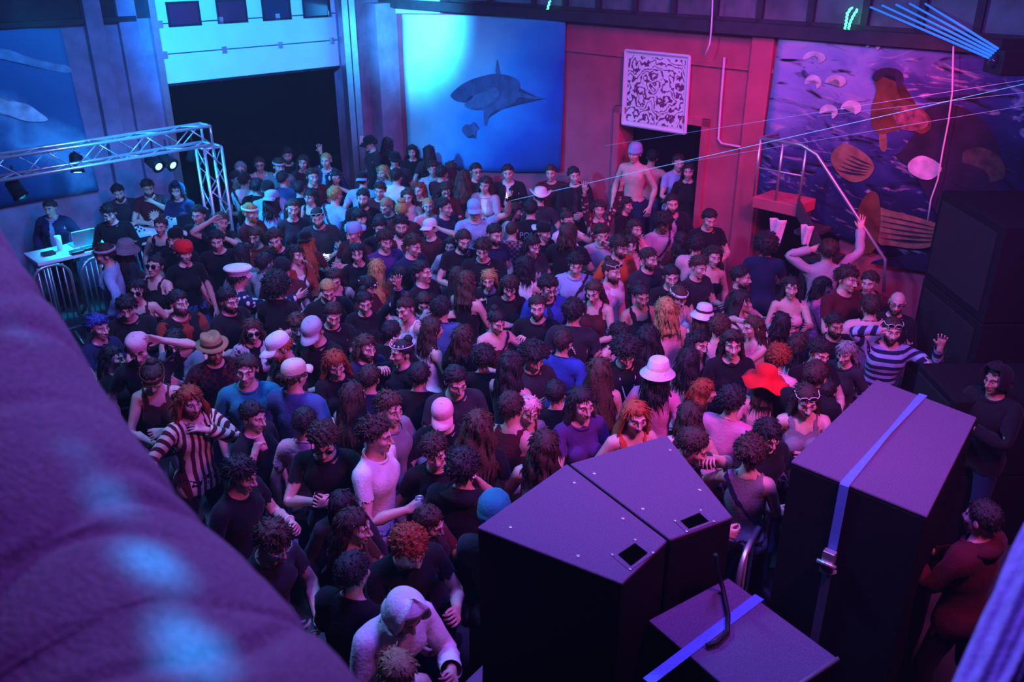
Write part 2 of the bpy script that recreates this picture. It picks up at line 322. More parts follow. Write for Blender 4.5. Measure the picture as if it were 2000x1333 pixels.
m.build('picture_frame', mat('pale_frame', (0.7, 0.66, 0.74), 0.5), rr)
# the big painted sheet to the right
def streaks(m, c, scale, lo, hi, dist):
    """Adds brush strokes of another colour to a printed picture."""
    nt = m.node_tree; b = nt.nodes['Principled BSDF']; src = b.inputs['Base Color'].links[0].from_socket; a = next(n for n in nt.nodes if n.type == 'ATTRIBUTE')
    mp = nt.nodes.new('ShaderNodeMapping'); mp.inputs['Scale'].default_value = (1.0, 2.2, 1); mp.inputs['Rotation'].default_value = (0, 0, 0.5); nt.links.new(a.outputs['Vector'], mp.inputs[0])
    n = nt.nodes.new('ShaderNodeTexNoise'); n.inputs['Scale'].default_value = scale; n.inputs['Detail'].default_value = 8; n.inputs['Distortion'].default_value = dist; nt.links.new(mp.outputs[0], n.inputs['Vector'])
    r = nt.nodes.new('ShaderNodeMapRange'); r.inputs[1].default_value = lo; r.inputs[2].default_value = hi; nt.links.new(n.outputs['Fac'], r.inputs[0])
    x = nt.nodes.new('ShaderNodeMix'); x.data_type = 'RGBA'; x.inputs[7].default_value = (*srgb(c), 1); nt.links.new(r.outputs[0], x.inputs[0]); nt.links.new(src, x.inputs[6]); nt.links.new(x.outputs[2], b.inputs['Base Color'])
pm = print_mat('mural_ground', [(0.0, '#0a0a22'), (0.25, '#16204e'), (0.45, '#3a3a7a'), (0.7, '#8a86c0'), (1.0, '#c8a8c4')], (-0.55, 0.62), 0.62, 4.2, dist=1.2)
streaks(pm, '#a890b0', 6, 0.56, 0.70, 2.5); streaks(pm, '#0c0a1c', 5, 0.55, 0.66, 1.8)
mu = wall_sheet('painted_banner', ((1525, 66), (2090, 116), (2030, 620), (1478, 398)), 'huge painted sheet of clouds, orange beasts and ribbed barrel shapes on the right wall', 'banner', pm, disp=lambda u, v: 0.03 + 0.012 * math.sin(14 * u + 3 * v) + 0.01 * math.sin(5 * v))
ora = mat('mural_orange', srgb('#5e3620'), 0.8, noise=0.5, scale=6); pal = mat('mural_pale', srgb('#c8b4c4'), 0.8, noise=0.3, scale=7); drk = mat('mural_dark', srgb('#241630'), 0.8, noise=0.5, scale=5); pch = mat('mural_peach', srgb('#84604e'), 0.8, noise=0.35, scale=9); nvy = mat('mural_navy', srgb('#0e1436'), 0.8, noise=0.4, scale=3)
poly('painted_hill', [(1700, 262), (1760, 240), (1830, 205), (1900, 220), (1955, 300), (1930, 400), (1850, 440), (1780, 330), (1720, 290)], drk, mu, off=0.075)
poly('painted_beast', [(1708, 160), (1722, 146), (1745, 142), (1757, 152), (1752, 175), (1762, 192), (1790, 205), (1815, 228), (1818, 250), (1800, 262), (1775, 252), (1745, 256), (1722, 262), (1702, 245), (1703, 205), (1712, 180)], ora, mu, off=0.082)
poly('painted_mane', [(1703, 152), (1712, 138), (1735, 132), (1760, 140), (1764, 162), (1752, 168), (1748, 150), (1728, 146), (1712, 160)], drk, mu, off=0.086)
for k_, (cx, cy, w_, h_) in enumerate(((1588, 160, 16, 14), (1632, 158, 20, 12), (1618, 218, 18, 14), (1662, 210, 20, 14), (1590, 112, 22, 12), (1706, 88, 14, 10))):
    poly('painted_cloud', [(cx - w_, cy + 4), (cx - w_ * 0.8, cy - h_ * 0.5), (cx - w_ * 0.1, cy - h_), (cx + w_ * 0.8, cy - h_ * 0.6), (cx + w_, cy + h_ * 0.3), (cx + w_ * 0.4, cy + h_), (cx + w_ * 0.35, cy + h_ * 0.1), (cx, cy - h_ * 0.25), (cx - w_ * 0.4, cy + h_ * 0.1)], pal, mu, off=0.080 + 0.001 * k_)
poly('painted_ribbed_egg', [(1622, 310), (1632, 290), (1652, 281), (1675, 290), (1700, 310), (1707, 330), (1692, 350), (1665, 356), (1638, 340)], pch, mu, off=0.084)
poly('painted_beast_leg', [(1718, 255), (1730, 258), (1732, 290), (1724, 296), (1718, 285)], pch, mu, off=0.081)
poly('painted_flower', [(1745, 215), (1775, 208), (1805, 222), (1812, 245), (1785, 256), (1755, 248)], mat('mural_blossom', srgb('#7a4a50'), 0.8, noise=0.7, scale=16), mu, off=0.0865)
poly('painted_rock', [(1880, 300), (1915, 288), (1955, 310), (1962, 345), (1930, 356), (1892, 340)], mat('mural_rock', srgb('#4a3838'), 0.8, noise=0.7, scale=10), mu, off=0.079)
poly('painted_block', [(1775, 318), (1800, 304), (1832, 318), (1838, 335), (1812, 352), (1778, 338)], pal, mu, off=0.083)
poly('painted_shell', [(1850, 330), (1880, 318), (1925, 335), (1930, 362), (1890, 370), (1855, 352)], drk, mu, off=0.081)
poly('painted_barrel_end', [(1688, 385), (1702, 374), (1716, 384), (1720, 430), (1712, 480), (1696, 496), (1682, 488), (1672, 452), (1676, 410)], ora, mu, off=0.086)
poly('painted_barrel', [(1708, 408), (1740, 412), (1790, 424), (1838, 442), (1838, 470), (1800, 486), (1740, 480), (1714, 472)], pch, mu, off=0.084)
for k_ in range(5): poly('painted_barrel_seam', [(1716, 420 + 11 * k_), (1780, 432 + 10 * k_), (1836, 447 + 6 * k_), (1780, 435 + 10 * k_)], drk, mu, off=0.090)
for k_ in range(5): poly('painted_egg_seam', [(1632 + 6 * k_, 330 - 7 * k_), (1660 + 6 * k_, 338 - 6 * k_), (1694 + 2 * k_, 342 - 5 * k_), (1660 + 6 * k_, 341 - 6 * k_)], drk, mu, off=0.090)
poly('painted_dark_water', [(1700, 515), (1760, 500), (1850, 500), (1862, 540), (1790, 528)], nvy, mu, off=0.081)
# the sea banner on the left wall
sm = print_mat('wave_print', [(0.0, '#0a1c3c'), (0.35, '#163a66'), (0.55, '#2a6a94'), (0.62, '#6ab4cc'), (0.70, '#2a6a94'), (1.0, '#3a84ac')], (0.30, 0.55), 0.45, 2.0, dist=0.6)
wb = wall_sheet('sea_banner', ((-190, 58), (117, 55), (192, 372), (-100, 424)), 'dark blue banner of a breaking wave behind the disc jockeys', 'banner', sm, DL, 0.04, disp=lambda u, v: 0.02 + 0.01 * math.sin(8 * u))
poly('printed_foam', [(-80, 150), (-20, 178), (10, 196), (40, 200), (58, 206), (75, 218), (94, 234), (70, 238), (40, 234), (10, 222), (-60, 210)], mat('foam_print', (0.45, 0.68, 0.75), 0.8, noise=0.4, scale=6), wb, DL, 0.075)
poly('printed_crest', [(-40, 92), (20, 98), (70, 118), (130, 128), (137, 142), (90, 136), (40, 122), (-30, 108)], mat('crest_print', (0.16, 0.38, 0.5), 0.8, noise=0.4, scale=5), wb, DL, 0.075)
# things on the ledge
p = at_wall(818, 24, DR, -0.2); q0, q1 = at_wall(765, 26, DR, 0.0), at_wall(860, 26, DR, 0.0); m = MB(); m.hexa([q0, q1, q1 + NR * 0.02, q0 + NR * 0.02, q0 + (0, 0, 0.9), q1 + (0, 0, 0.9), q1 + NR * 0.02 + (0, 0, 0.9), q0 + NR * 0.02 + (0, 0, 0.9)])
tag(m.build('white_sheet', white_paint), 'pale crumpled sheet pinned above the ledge, over the shark banner', 'sheet')
p = at_wall(888, 24, DR, 0.0); A = np.array(((DR[0], DR[1], 0), NR, (0, 0, 1))); r = empty('monitor_speaker', p, 0, 'black wedge monitor speaker on the ledge above the shark banner', 'speaker')
m = MB(); L_ = 0.26; P = [p + A[0] * x + A[1] * y + A[2] * z for z, xs, ys in ((0.0, L_, 0.12), (0.16, L_ * 0.72, 0.08)) for x, y in ((-xs, -ys), (xs, -ys), (xs, ys), (-xs, ys))]; m.hexa(P); m.build('cabinet', black_mat, r, bevel=0.01); MB().box(p + A[1] * 0.118 + (0, 0, 0.07), (0.36, 0.01, 0.1), A).build('grille', dark_paint, r)
neon = mat('green_neon', (0.05, 1.0, 0.35), emit=5.0)
def squiggle(name, px, d, label, off=0.10, r_=0.012):
    pts = []
    for k_ in range(len(px) - 1):
        for t in np.linspace(0, 1, 8, endpoint=False): x = px[k_][0] * (1 - t) + px[k_ + 1][0] * t; y = px[k_][1] * (1 - t) + px[k_ + 1][1] * t; pts.append(at_wall(x + 1.2 * math.sin(y * 0.9), y, d, off))
    return tag(MB().tube(pts, r_, 8).build(name, neon, None, True), label, 'light')
squiggle('neon_strip', [(1675, 18), (1667, 30), (1660, 45), (1656, 63)], DR, 'glowing green neon strip wriggling up the gallery window, nearer the wall end')
squiggle('neon_strip', [(1664, 14), (1655, 26), (1653, 42), (1649, 63)], DR, 'glowing green neon strip, the outer of the wriggling pair')
squiggle('neon_strip', [(1074, 2), (1071, 12), (1068, 24)], DR, 'short green neon strip hanging above the shark banner', 0.12)
cable_m = mat('pale_cable', (0.75, 0.72, 0.75), 0.6)
def wall_cable(px, d, label, off=0.2, r_=0.011):
    tag(MB().tube([at_wall(*p_, d, off) for p_ in px], r_, 6).build('hanging_cable', cable_m, None, True), label, 'cable')
wall_cable([(1392, -4), (1391, 30), (1388, 72), (1386, 86), (1378, 107)], DR, 'loose pale cable dangling in front of the gallery glass and red wall')
wall_cable([(1862, 90), (1860, 180), (1852, 240), (1842, 290), (1832, 350), (1818, 390), (1812, 432)], DR, 'long pale cable trailing down over the painted sheet', 0.16, 0.009)
pipe_m = mat('painted_pipe', (0.62, 0.42, 0.52), 0.5)
q = [at_wall(*p_, DR, 0.05) for p_ in ((1415, 112), (1408, 200), (1403, 272), (1410, 281), (1440, 286), (1478, 292))]
tag(MB().tube(q, 0.016, 8).build('conduit_pipe', pipe_m, None, True), 'bent conduit pipe on the red wall beside the framed print', 'pipe')
# stair landing with its handrail
s0, s1 = wall_s(1474, 392, DR, 0.45), wall_s(1562, 400, DR, 0.45); lz = at_wall(1520, 392, DR, 0.45)[2]
rt = empty('stair_landing', wall_pt((s0 + s1) / 2, lz, DR, 0.3), 0, 'small raised stair landing with a tubular handrail beside the painted sheet', 'stairs')
m = MB(); wall_box(m, s0, s1, lz - 0.14, lz, 0.02, 0.50); m.build('platform', red_paint, rt, bevel=0.01)
hr = lz + 0.72
m = MB(); m.tube([wall_pt(s0, hr, DR, 0.06), wall_pt(s0, hr, DR, 0.48), wall_pt(s1 - 0.05, hr, DR, 0.50), wall_pt(s1 + 0.15, hr - 0.08, DR, 0.50), wall_pt(s1 + 1.15, hr - 1.12, DR, 0.50), wall_pt(s1 + 1.2, hr - 1.5, DR, 0.50)], 0.02, 10); m.build('handrail', steel, rt, True)
for s, zz in ((s0, lz), (s1, lz), ((s0 + s1) / 2, lz)): MB().tube([wall_pt(s, zz, DR, 0.48), wall_pt(s, hr, DR, 0.48)], 0.016, 8).build('post', steel, rt, True)
MB().tube([wall_pt(s0, lz + 0.36, DR, 0.48), wall_pt(s1, lz + 0.36, DR, 0.48)], 0.012, 8).build('mid_rail', steel, rt, True)
for k_ in range(5):
    m = MB(); wall_box(m, s1 + 0.23 * k_, s1 + 0.23 * (k_ + 1) + 0.03, lz - 0.30 * (k_ + 1) - 0.05, lz - 0.30 * (k_ + 1), 0.05, 0.50); m.build('step', dark_paint, rt)
m = MB(); a0 = wall_pt(s1, lz - 0.1, DR, 0.49); a1 = wall_pt(s1 + 1.2, lz - 1.6, DR, 0.49); dx = np.array((DR[0], DR[1], 0)) * 0.1; m.hexa([a0, a1, a1 + NR * 0.03, a0 + NR * 0.03, a0 + (0, 0, 0.2), a1 + (0, 0, 0.2), a1 + NR * 0.03 + (0, 0, 0.2), a0 + NR * 0.03 + (0, 0, 0.2)]); m.build('stringer', dark_paint, rt)
for px, lab in (((1520, 428), 'pink cloth hung under the stair landing, nearer the red pillar'), ((1577, 440), 'small pale cloth hung under the stair landing, farther from the pillar')):
    c0 = at_wall(px[0], px[1], DR, 0.56); w_ = 0.10 if px[0] < 1550 else 0.07; V = []
    for j in range(10):
        for i in range(9): u = i / 8 - 0.5; v = j / 9; V.append(c0 + np.array((DR[0], DR[1], 0)) * u * 2 * w_ * (1 - 0.35 * v) + NR * 0.03 * math.sin(9 * u + 2 * v) + np.array((0, 0, -v * (0.30 if px[0] < 1550 else 0.24) - 0.05 * abs(u) * v)))
    o = tag(mesh_obj('hung_cloth', V, [(j * 9 + i, j * 9 + i + 1, (j + 1) * 9 + i + 1, (j + 1) * 9 + i) for j in range(9) for i in range(8)], mat('pink_cloth', (0.75, 0.5, 0.58), 0.85, noise=0.2, scale=20)), lab, 'cloth'); so = o.modifiers.new('t', 'SOLIDIFY'); so.thickness = 0.012
# ================================================================== stage gear: loudspeakers, desk, truss, lasers, fabric
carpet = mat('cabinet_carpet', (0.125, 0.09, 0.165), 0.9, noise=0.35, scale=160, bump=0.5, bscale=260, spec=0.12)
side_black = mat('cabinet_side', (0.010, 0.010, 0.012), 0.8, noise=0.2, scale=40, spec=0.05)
screw = mat('screw_head', (0.8, 0.82, 0.85), 0.25, 0.7); blue_strap = mat('strap_web', (0.10, 0.20, 0.62), 0.7, noise=0.12, scale=60)
def prism(P, z0, z1):
    n = len(P); V = [(p[0], p[1], z0) for p in P] + [(p[0], p[1], z1) for p in P]; F = [tuple(range(n))[::-1], tuple(range(n, 2 * n))] + [(i, (i + 1) % n, n + (i + 1) % n, n + i) for i in range(n)]
    return MB().add(V, F)
def inset(P, d):
    P = np.array(P, float); c = P.mean(0); return [tuple(p + (c - p) / np.linalg.norm(c - p) * d) for p in P]
def ccw(P):
    a = sum(P[i][0] * P[(i + 1) % len(P)][1] - P[(i + 1) % len(P)][0] * P[i][1] for i in range(len(P))); return P if a > 0 else P[::-1]
TZ = 1.90
def cabinet(px, z0, z1, label, bolts=(), handle=None, name='loudspeaker'):
    P = ccw([tuple(at(*q, z=z1)[:2]) for q in px]); c = np.mean(P, 0); r = empty(name, (c[0], c[1], z0), 0, label, 'speaker')
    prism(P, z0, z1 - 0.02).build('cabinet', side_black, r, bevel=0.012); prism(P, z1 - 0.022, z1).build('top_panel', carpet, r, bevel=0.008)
    for b in bolts:
        q = at(*b, z=z1); MB().lathe(q, [(0.011, 0.0), (0.011, 0.004), (0.006, 0.006)], 12).build('screw', screw, r, True)
    if handle:
        H = ccw([tuple(at(*q, z=z1)[:2]) for q in handle]); G = [tuple(p_) for p_ in inset(H, -0.035)]
        fr = MB(); n = 4
        V = [(p_[0], p_[1], z1 + 0.004) for p_ in G] + [(p_[0], p_[1], z1 + 0.004) for p_ in H] + [(p_[0], p_[1], z1 - 0.001) for p_ in G]
        fr.add(V, [(i, (i + 1) % 4, 4 + (i + 1) % 4, 4 + i) for i in range(4)] + [(8 + i, 8 + (i + 1) % 4, (i + 1) % 4, i) for i in range(4)]); h = fr.build('handle_plate', carpet, r)
        V = [(p_[0], p_[1], z1 + 0.003) for p_ in H] + [(p_[0], p_[1], z1 + 0.0025) for p_ in H]; MB().add(V, [(4, 5, 6, 7)]).build('recess_shade', mat('recess_black', (0.001, 0.001, 0.001), 1.0, spec=0.0), h)  # flat black face, the shade inside the recess is put into its colour
        c2 = np.mean(H, 0)
        for p_ in G: q = np.array(p_) * 0.93 + c2 * 0.07; MB().lathe((q[0], q[1], z1 + 0.004), [(0.008, 0), (0.008, 0.003)], 10).build('plate_screw', screw, h, True)
    # a black grille on the face towards the crowd
    return r, P
cabinet([(932, 1030), (1107, 906), (1303, 1056), (1215, 1140)], 0.0, TZ, 'tall black trapezoid loudspeaker, outer one of the splayed pair with carpeted tops', [(997, 1031), (1122, 944), (1217, 1014), (1129, 1087)], [(1206, 1085), (1240, 1062), (1266, 1082), (1232, 1108)])
cabinet([(1113, 906), (1302, 850), (1431, 1010), (1309, 1054)], 0.0, TZ, 'tall black trapezoid loudspeaker of the splayed pair, beside the strapped box', [(1161, 926), (1309, 880), (1367, 958), (1256, 995)], [(1328, 1019), (1366, 1003), (1385, 1020), (1345, 1035)])
rb, Pb = cabinet([(1712, 741), (1908, 815), (1811, 1009), (1545, 901)], 0.0, TZ, 'wide black bass cabinet with a blue ratchet strap across its top', name='bass_cabinet')
def ribbon(pts, wd, th, name, m, parent=None):
    """A flat strap along points; wd: its sideways vector per point."""
    V = []; n = len(pts)
    for i, p_ in enumerate(pts):
        w_ = np.array(wd[i] if isinstance(wd, list) else wd, float); d = np.array(pts[min(i + 1, n - 1)]) - np.array(pts[max(i - 1, 0)]); nn = np.cross(w_, d); nn = nn / (np.linalg.norm(nn) + 1e-9) * th
        V += [np.array(p_) - w_, np.array(p_) + w_, np.array(p_) + w_ + nn, np.array(p_) - w_ + nn]
    F = [(0, 1, 2, 3), tuple(4 * (n - 1) + k for k in (3, 2, 1, 0))]
    for i in range(n - 1):
        for k in range(4): a, b = 4 * i + k, 4 * i + (k + 1) % 4; F.append((a, a + 4, b + 4, b))
    bm = bmesh.new(); vs = [bm.verts.new(v) for v in V]; [bm.faces.new([vs[i] for i in f]) for f in F]; bmesh.ops.recalc_face_normals(bm, faces=bm.faces[:]); me = bpy.data.meshes.new(name); bm.to_mesh(me); bm.free(); me.materials.append(m)
    o = bpy.data.objects.new(name, me); C.objects.link(o)
    if parent: o.parent = parent; bpy.context.view_layer.update(); o.matrix_parent_inverse = parent.matrix_world.inverted()
    return o
a, b = at(1802, 772, z=TZ + 0.006), at(1651, 944, z=TZ + 0.006); d = (b - a) / np.linalg.norm(b - a); sw_ = np.array((-d[1], d[0], 0)) * 0.028
fz = np.array((d[0], d[1], 0)) * 0.014
st = empty('ratchet_strap', (a + b) / 2, 0, 'blue ratchet strap cinched over the wide bass cabinet', 'strap')
ribbon([a - d * 0.01 + (0, 0, -0.5) - fz, a - fz, a, a * 0.5 + b * 0.5 + (0, 0, 0.012), b, b + fz + (0, 0, -0.012), b + fz + (0, 0, -0.55)], [sw_, sw_, sw_, sw_ * 0.55, sw_, sw_, sw_], 0.004, 'strap_web', blue_strap, st)
rp = b + fz + np.array((0, 0, -0.56)); AX = np.array((sw_ / np.linalg.norm(sw_), d, (0, 0, 1.0))); MB().box(rp + d * 0.03, (0.075, 0.05, 0.16), AX).build('ratchet_body', steel, st, bevel=0.005); MB().tube([rp + d * 0.06 - AX[0] * 0.06, rp + d * 0.06 + AX[0] * 0.06], 0.014, 10).build('ratchet_bar', steel, st, True)
ribbon([rp + fz + (0, 0, -0.08), rp + fz + (0, 0, -1.2)], [sw_, sw_], 0.004, 'strap_tail', mat('strap_dark', (0.05, 0.06, 0.12), 0.8), st)
e0, e1 = np.array((*Pb[0], 0.0)), None
n1 = at(1635, 1102, z=1.30); n2 = at(1785, 1108, z=1.30); ribbon([rp + d * 0.02 + (0, 0, -0.1), n1 * 0.35 + n2 * 0.65 + d * 0.01, n2], [np.array((0, 0, 0.012)), np.array((0, 0, 0.018)), np.array((0, 0, 0.028))], 0.004, 'strap_loose_end', mat('strap_grey', (0.4, 0.38, 0.5), 0.7), st)
# the low box in the corner behind the pair, strap and cable over it
Q = [at(1412, 1122, z=1.48), at(1637, 1287, z=1.48)]; dq = (Q[1] - Q[0])[:2]; dq /= np.linalg.norm(dq); nq = np.array((dq[1], -dq[0])); nq = nq if nq[1] < 0 else -nq
Pc = [Q[0][:2] + dq * 0.04, Q[1][:2], Q[1][:2] + nq * 0.62, Q[0][:2] + dq * 0.04 + nq * 0.62]; lb = empty('flight_case', (*np.mean(Pc, 0), 0), 0, 'carpeted black case with a blue strap, right below the splayed loudspeakers', 'case')
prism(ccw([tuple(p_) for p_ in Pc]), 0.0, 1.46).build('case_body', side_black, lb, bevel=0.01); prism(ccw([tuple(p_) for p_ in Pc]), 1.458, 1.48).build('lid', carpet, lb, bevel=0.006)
ed = MB(); ed.tube([(*Pc[1], 1.478), (*Pc[2], 1.478)], 0.012, 8); ed.build('edge_trim', steel, lb, True)
a, b = at(1481, 1168, z=1.486), at(1386, 1240, z=1.486); d = (b - a) / np.linalg.norm(b - a); w2 = np.array((-d[1], d[0], 0)) * 0.03
s2 = ribbon([a - d * 0.012 + (0, 0, -0.4), a - d * 0.012, a, b, b + d * 0.5], [w2] * 5, 0.004, 'ratchet_strap', blue_strap); tag(s2, 'bright blue strap lying over the carpeted case below the loudspeakers', 'strap')
cb = [at(1398, 1085, z=1.85), at(1402, 1120, z=1.62), at(1412, 1150, z=1.51), at(1422, 1200, z=1.505), at(1421, 1235, z=1.505), at(1400, 1256, z=1.505), at(1380, 1262, z=1.505)]
tag(MB().tube(cb, 0.014, 8).build('speaker_cable', black_mat, None, True), 'thick black cable looping over the carpeted case', 'cable')
c0 = at(943, 1300, z=1.2); P = [c0[:2], c0[:2] + (0.0, -0.42), c0[:2] + (-0.3, -0.42), c0[:2] + (-0.13, -0.17)]
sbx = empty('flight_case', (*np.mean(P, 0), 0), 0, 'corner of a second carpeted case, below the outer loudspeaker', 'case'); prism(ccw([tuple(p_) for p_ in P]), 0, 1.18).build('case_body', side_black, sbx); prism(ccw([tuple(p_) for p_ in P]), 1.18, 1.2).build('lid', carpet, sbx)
# crowd barrier beside the bass cabinet
def barrier(p0, p1, h, label, n=8, m=steel, grp=None):
    p0, p1 = np.array((*p0, 0.0)), np.array((*p1, 0.0)); d = (p1 - p0) / np.linalg.norm(p1 - p0); r = empty('crowd_barrier', (p0 + p1) / 2, 0, label, 'barrier', grp); L = np.linalg.norm(p1 - p0)
    arc = [p0 + (0, 0, 0.0)] + [p0 + (0, 0, h - 0.18)] + [p0 + d * 0.18 * (1 - math.cos(t)) + np.array((0, 0, h - 0.18 + 0.18 * math.sin(t))) for t in np.linspace(0.2, math.pi / 2, 6)]
    arc2 = [p1 - d * 0.18 * (1 - math.cos(t)) + np.array((0, 0, h - 0.18 + 0.18 * math.sin(t))) for t in np.linspace(math.pi / 2, 0.2, 6)] + [p1 + (0, 0, h - 0.18), p1]
    MB().tube(arc + arc2, 0.02, 10).build('frame', m, r, True); MB().tube([p0 + (0, 0, 0.18), p1 + (0, 0, 0.18)], 0.016, 8).build('bottom_rail', m, r, True)
    for k in range(1, n): q = p0 + d * L * k / n; MB().tube([q + (0, 0, 0.18), q + (0, 0, h)], 0.009, 6).build('bar', m, r, True)
    nn = np.array((-d[1], d[0], 0))
    for p_ in (p0 + d * 0.1, p1 - d * 0.1): MB().tube([p_ - nn * 0.25 + (0, 0, 0.02), p_ + (0, 0, 0.12), p_ + nn * 0.25 + (0, 0, 0.02)], 0.016, 8).build('foot', m, r, True)
q0, q1 = at(1508, 985, z=1.1), at(1448, 1092, z=1.1); barrier(q1[:2] + (q1 - q0)[:2] * 0.0, q0[:2], 1.1, 'steel crowd barrier between the loudspeakers and the strapped bass cabinet', 5)
q0, q1 = at(60, 528, z=1.08), at(133, 512, z=1.08); barrier(q0[:2], q1[:2], 1.08, 'steel crowd barrier before the desk, at the end nearer the violet drape', 6)
q0, q1 = at(155, 514, z=1.08), at(292, 470, z=1.08); barrier(q0[:2], q1[:2], 1.08, 'steel crowd barrier before the desk, at the end nearer the truss post', 14)
# black stacks at the right
def stack(x0, y0, w_, dp, h, label, n):
    r = empty('black_stack', (x0 + w_ / 2, y0 + dp / 2, 0), 0, label, 'speaker')
    for k in range(n):
        z0, z1 = h * k / n, h * (k + 1) / n; MB().box((x0 + w_ / 2, y0 + dp / 2, (z0 + z1) / 2), (w_, dp, z1 - z0 - 0.008)).build('cabinet', side_black, r, bevel=0.012)
        MB().box((x0 - 0.008, y0 + dp / 2, (z0 + z1) / 2), (0.014, dp * 0.86, (z1 - z0) * 0.82)).build('grille', black_mat, r, bevel=0.004)
stack(4.15, 7.05, 1.3, 1.2, 2.68, 'tall black loudspeaker stack in front of the painted sheet', 3)
stack(3.62, 6.25, 1.9, 0.72, 1.45, 'low black block behind the strapped cabinet, added to darken the floor', 2)  # made-up block, hides lit floor in what is only a dark corner
# laser projector and its beams
lp = np.array(at(1958, 120, D=7.6)); r = empty('laser_projector', lp, 0, 'black laser projector high at the right throwing five blue beams', 'laser'); MB().box(lp + (0.10, 0, 0.0), (0.36, 0.3, 0.2)).build('housing', black_mat, r, bevel=0.01); MB().box(lp + (0.10, 0, 0.14), (0.30, 0.04, 0.08)).build('bracket', black_mat, r)
MB().lathe(lp + (-0.09, -0.06, 0), [(0.05, -0.0), (0.05, 0.03)], 14, axes((0, 1, 0), (0, 0, 1))[[1, 2, 0]]).build('lens', mat('dark_glass', (0.015, 0.025, 0.05), 0.08, spec=0.8), r, True)
beam = mat('laser_blue', (0.015, 0.16, 0.85), emit=1.1); beam2 = mat('laser_pale', (0.16, 0.45, 0.9), emit=0.75)
for k in range(5):
    a = at(1931 + 4.5 * k, 113 - 4.5 * k, D=7.5); b = at(1640 + 34 * k, -12, D=11.5 - 0.2 * k); b = a + (b - a) * 1.25
    tag(MB().tube([a, b], 0.010, 6).build('laser_beam', beam, None, True), ['lowest of the five blue laser beams', 'second blue laser beam up from the lowest', 'middle one of the five blue laser beams', 'second blue laser beam down from the highest', 'highest of the five blue laser beams'][k] + ' at the upper right', 'laser beam', 'blue laser beams')
a, b = at(2040, 155, D=7.8), at(972, 398, D=13.0); tag(MB().tube([a, b], 0.0034, 6).build('laser_beam', beam2, None, True), 'long thin pale laser beam crossing over the crowd and the doorway', 'laser beam')
for k, (y0, y1, x1) in enumerate(((176, 250, 1400), (150, 285, 1180), (200, 330, 1260))):
    a, b = at(2040, y0, D=8.2), at(x1, y1, D=12.2); tag(MB().tube([a, b], 0.0016, 6).build('laser_beam', mat('laser_faint', (0.3, 0.5, 1.0), emit=0.35), None, True), ['faint hairline laser beam ending over the framed print side', 'faint hairline laser beam ending beside the shark banner', 'faint hairline laser beam ending at the doorway head'][k], 'laser beam')
# the DJ desk and truss
alu = mat('truss_aluminium', (0.75, 0.78, 0.82), 0.3, 0.7)
DD = np.array((0.713, 0.702, 0)); DN = np.array((-0.702, 0.713, 0)); T0 = at(72, 514, z=1.08); A = np.array((DD, DN, (0, 0, 1.0)))
def desk(u, v, z=1.08): return np.array((T0[0], T0[1], 0)) + DD * u + DN * v + np.array((0, 0, z))
def table(u0, u1, label):
    r = empty('trestle_table', desk((u0 + u1) / 2, 0.32, 0), 0, label, 'table'); MB().box(desk((u0 + u1) / 2, 0.27, 1.055), (u1 - u0 - 0.01, 0.56, 0.05), A).build('tabletop', mat('desk_white', (0.75, 0.78, 0.8), 0.5, noise=0.05), r, bevel=0.008)
    for u in (u0 + 0.12, u1 - 0.12):
        for v in (0.05, 0.50): MB().tube([desk(u, v, 0), desk(u, v, 1.03)], 0.02, 8).build('leg', steel, r, True)
table(0.0, 1.55, 'white table lit bright under the cyan lamp, with a glass and a laptop'); table(1.56, 2.75, 'white table carrying the decks and mixer beside the truss post')
MB_ = mat('deck_face', (0.7, 0.72, 0.75), 0.4); dkm = mat('deck_black', (0.02, 0.02, 0.025), 0.4)
def deck(px, label, wd=0.34, dp=0.4, h=0.16, kind='deck'):
    q = at(*px, z=1.08 + h); p_ = np.array((q[0], q[1], 1.08)); r = empty('dj_mixer' if kind == 'mixer' else 'dj_deck', p_, 0, label, 'mixer' if kind == 'mixer' else 'deck'); MB().box(p_ + (0, 0, h / 2), (wd, dp, h), A).build('case', MB_ if kind != 'rack' else dkm, r, bevel=0.008)
    MB().box(p_ + (0, 0, h + 0.004), (wd * 0.92, dp * 0.92, 0.008), A).build('face_plate', MB_, r)
    for i in range(4):
        for j in range(3): MB().lathe(p_ + A[0] * (wd * (i - 1.5) * 0.2) + A[1] * dp * (j - 1) * 0.25 + (0, 0, h + 0.008), [(0.014, 0), (0.011, 0.02)], 10).build('knob', dkm, r, True)
    MB().box(p_ - A[1] * (dp / 2 + 0.004) + (0, 0, h * 0.5), (wd * 0.8, 0.008, h * 0.45), A).build('front_panel', dkm, r)
deck((262, 452), 'pale mixer with dark knobs in front of the man in the grey tee', kind='mixer'); deck((345, 425), 'pale deck with dark knobs in front of the hooded figure by the truss', wd=0.4)
p_ = at(162, 476, z=1.08); r = empty('laptop', p_, 0, 'open silver laptop on the bright white table', 'laptop'); MB().box(p_ + (0, 0, 0.011), (0.33, 0.23, 0.018), A).build('keyboard_base', steel, r, bevel=0.004); MB().box(p_ - A[1] * 0.14 + (0, 0, 0.115), (0.33, 0.012, 0.22), A @ np.array(Matrix.Rotation(0.0, 3, 'Z'))).build('screen_lid', steel, r, bevel=0.004)
p_ = at(118, 489, z=1.08); r = empty('tall_glass', p_, 0, 'tall clear glass standing on the bright white table', 'glass'); MB().lathe(p_, [(0.035, 0.001), (0.042, 0.20), (0.040, 0.20), (0.033, 0.012)], 18).build('glass_body', mat('pale_glass', (0.7, 0.85, 0.9), 0.1, spec=0.8), r, True)
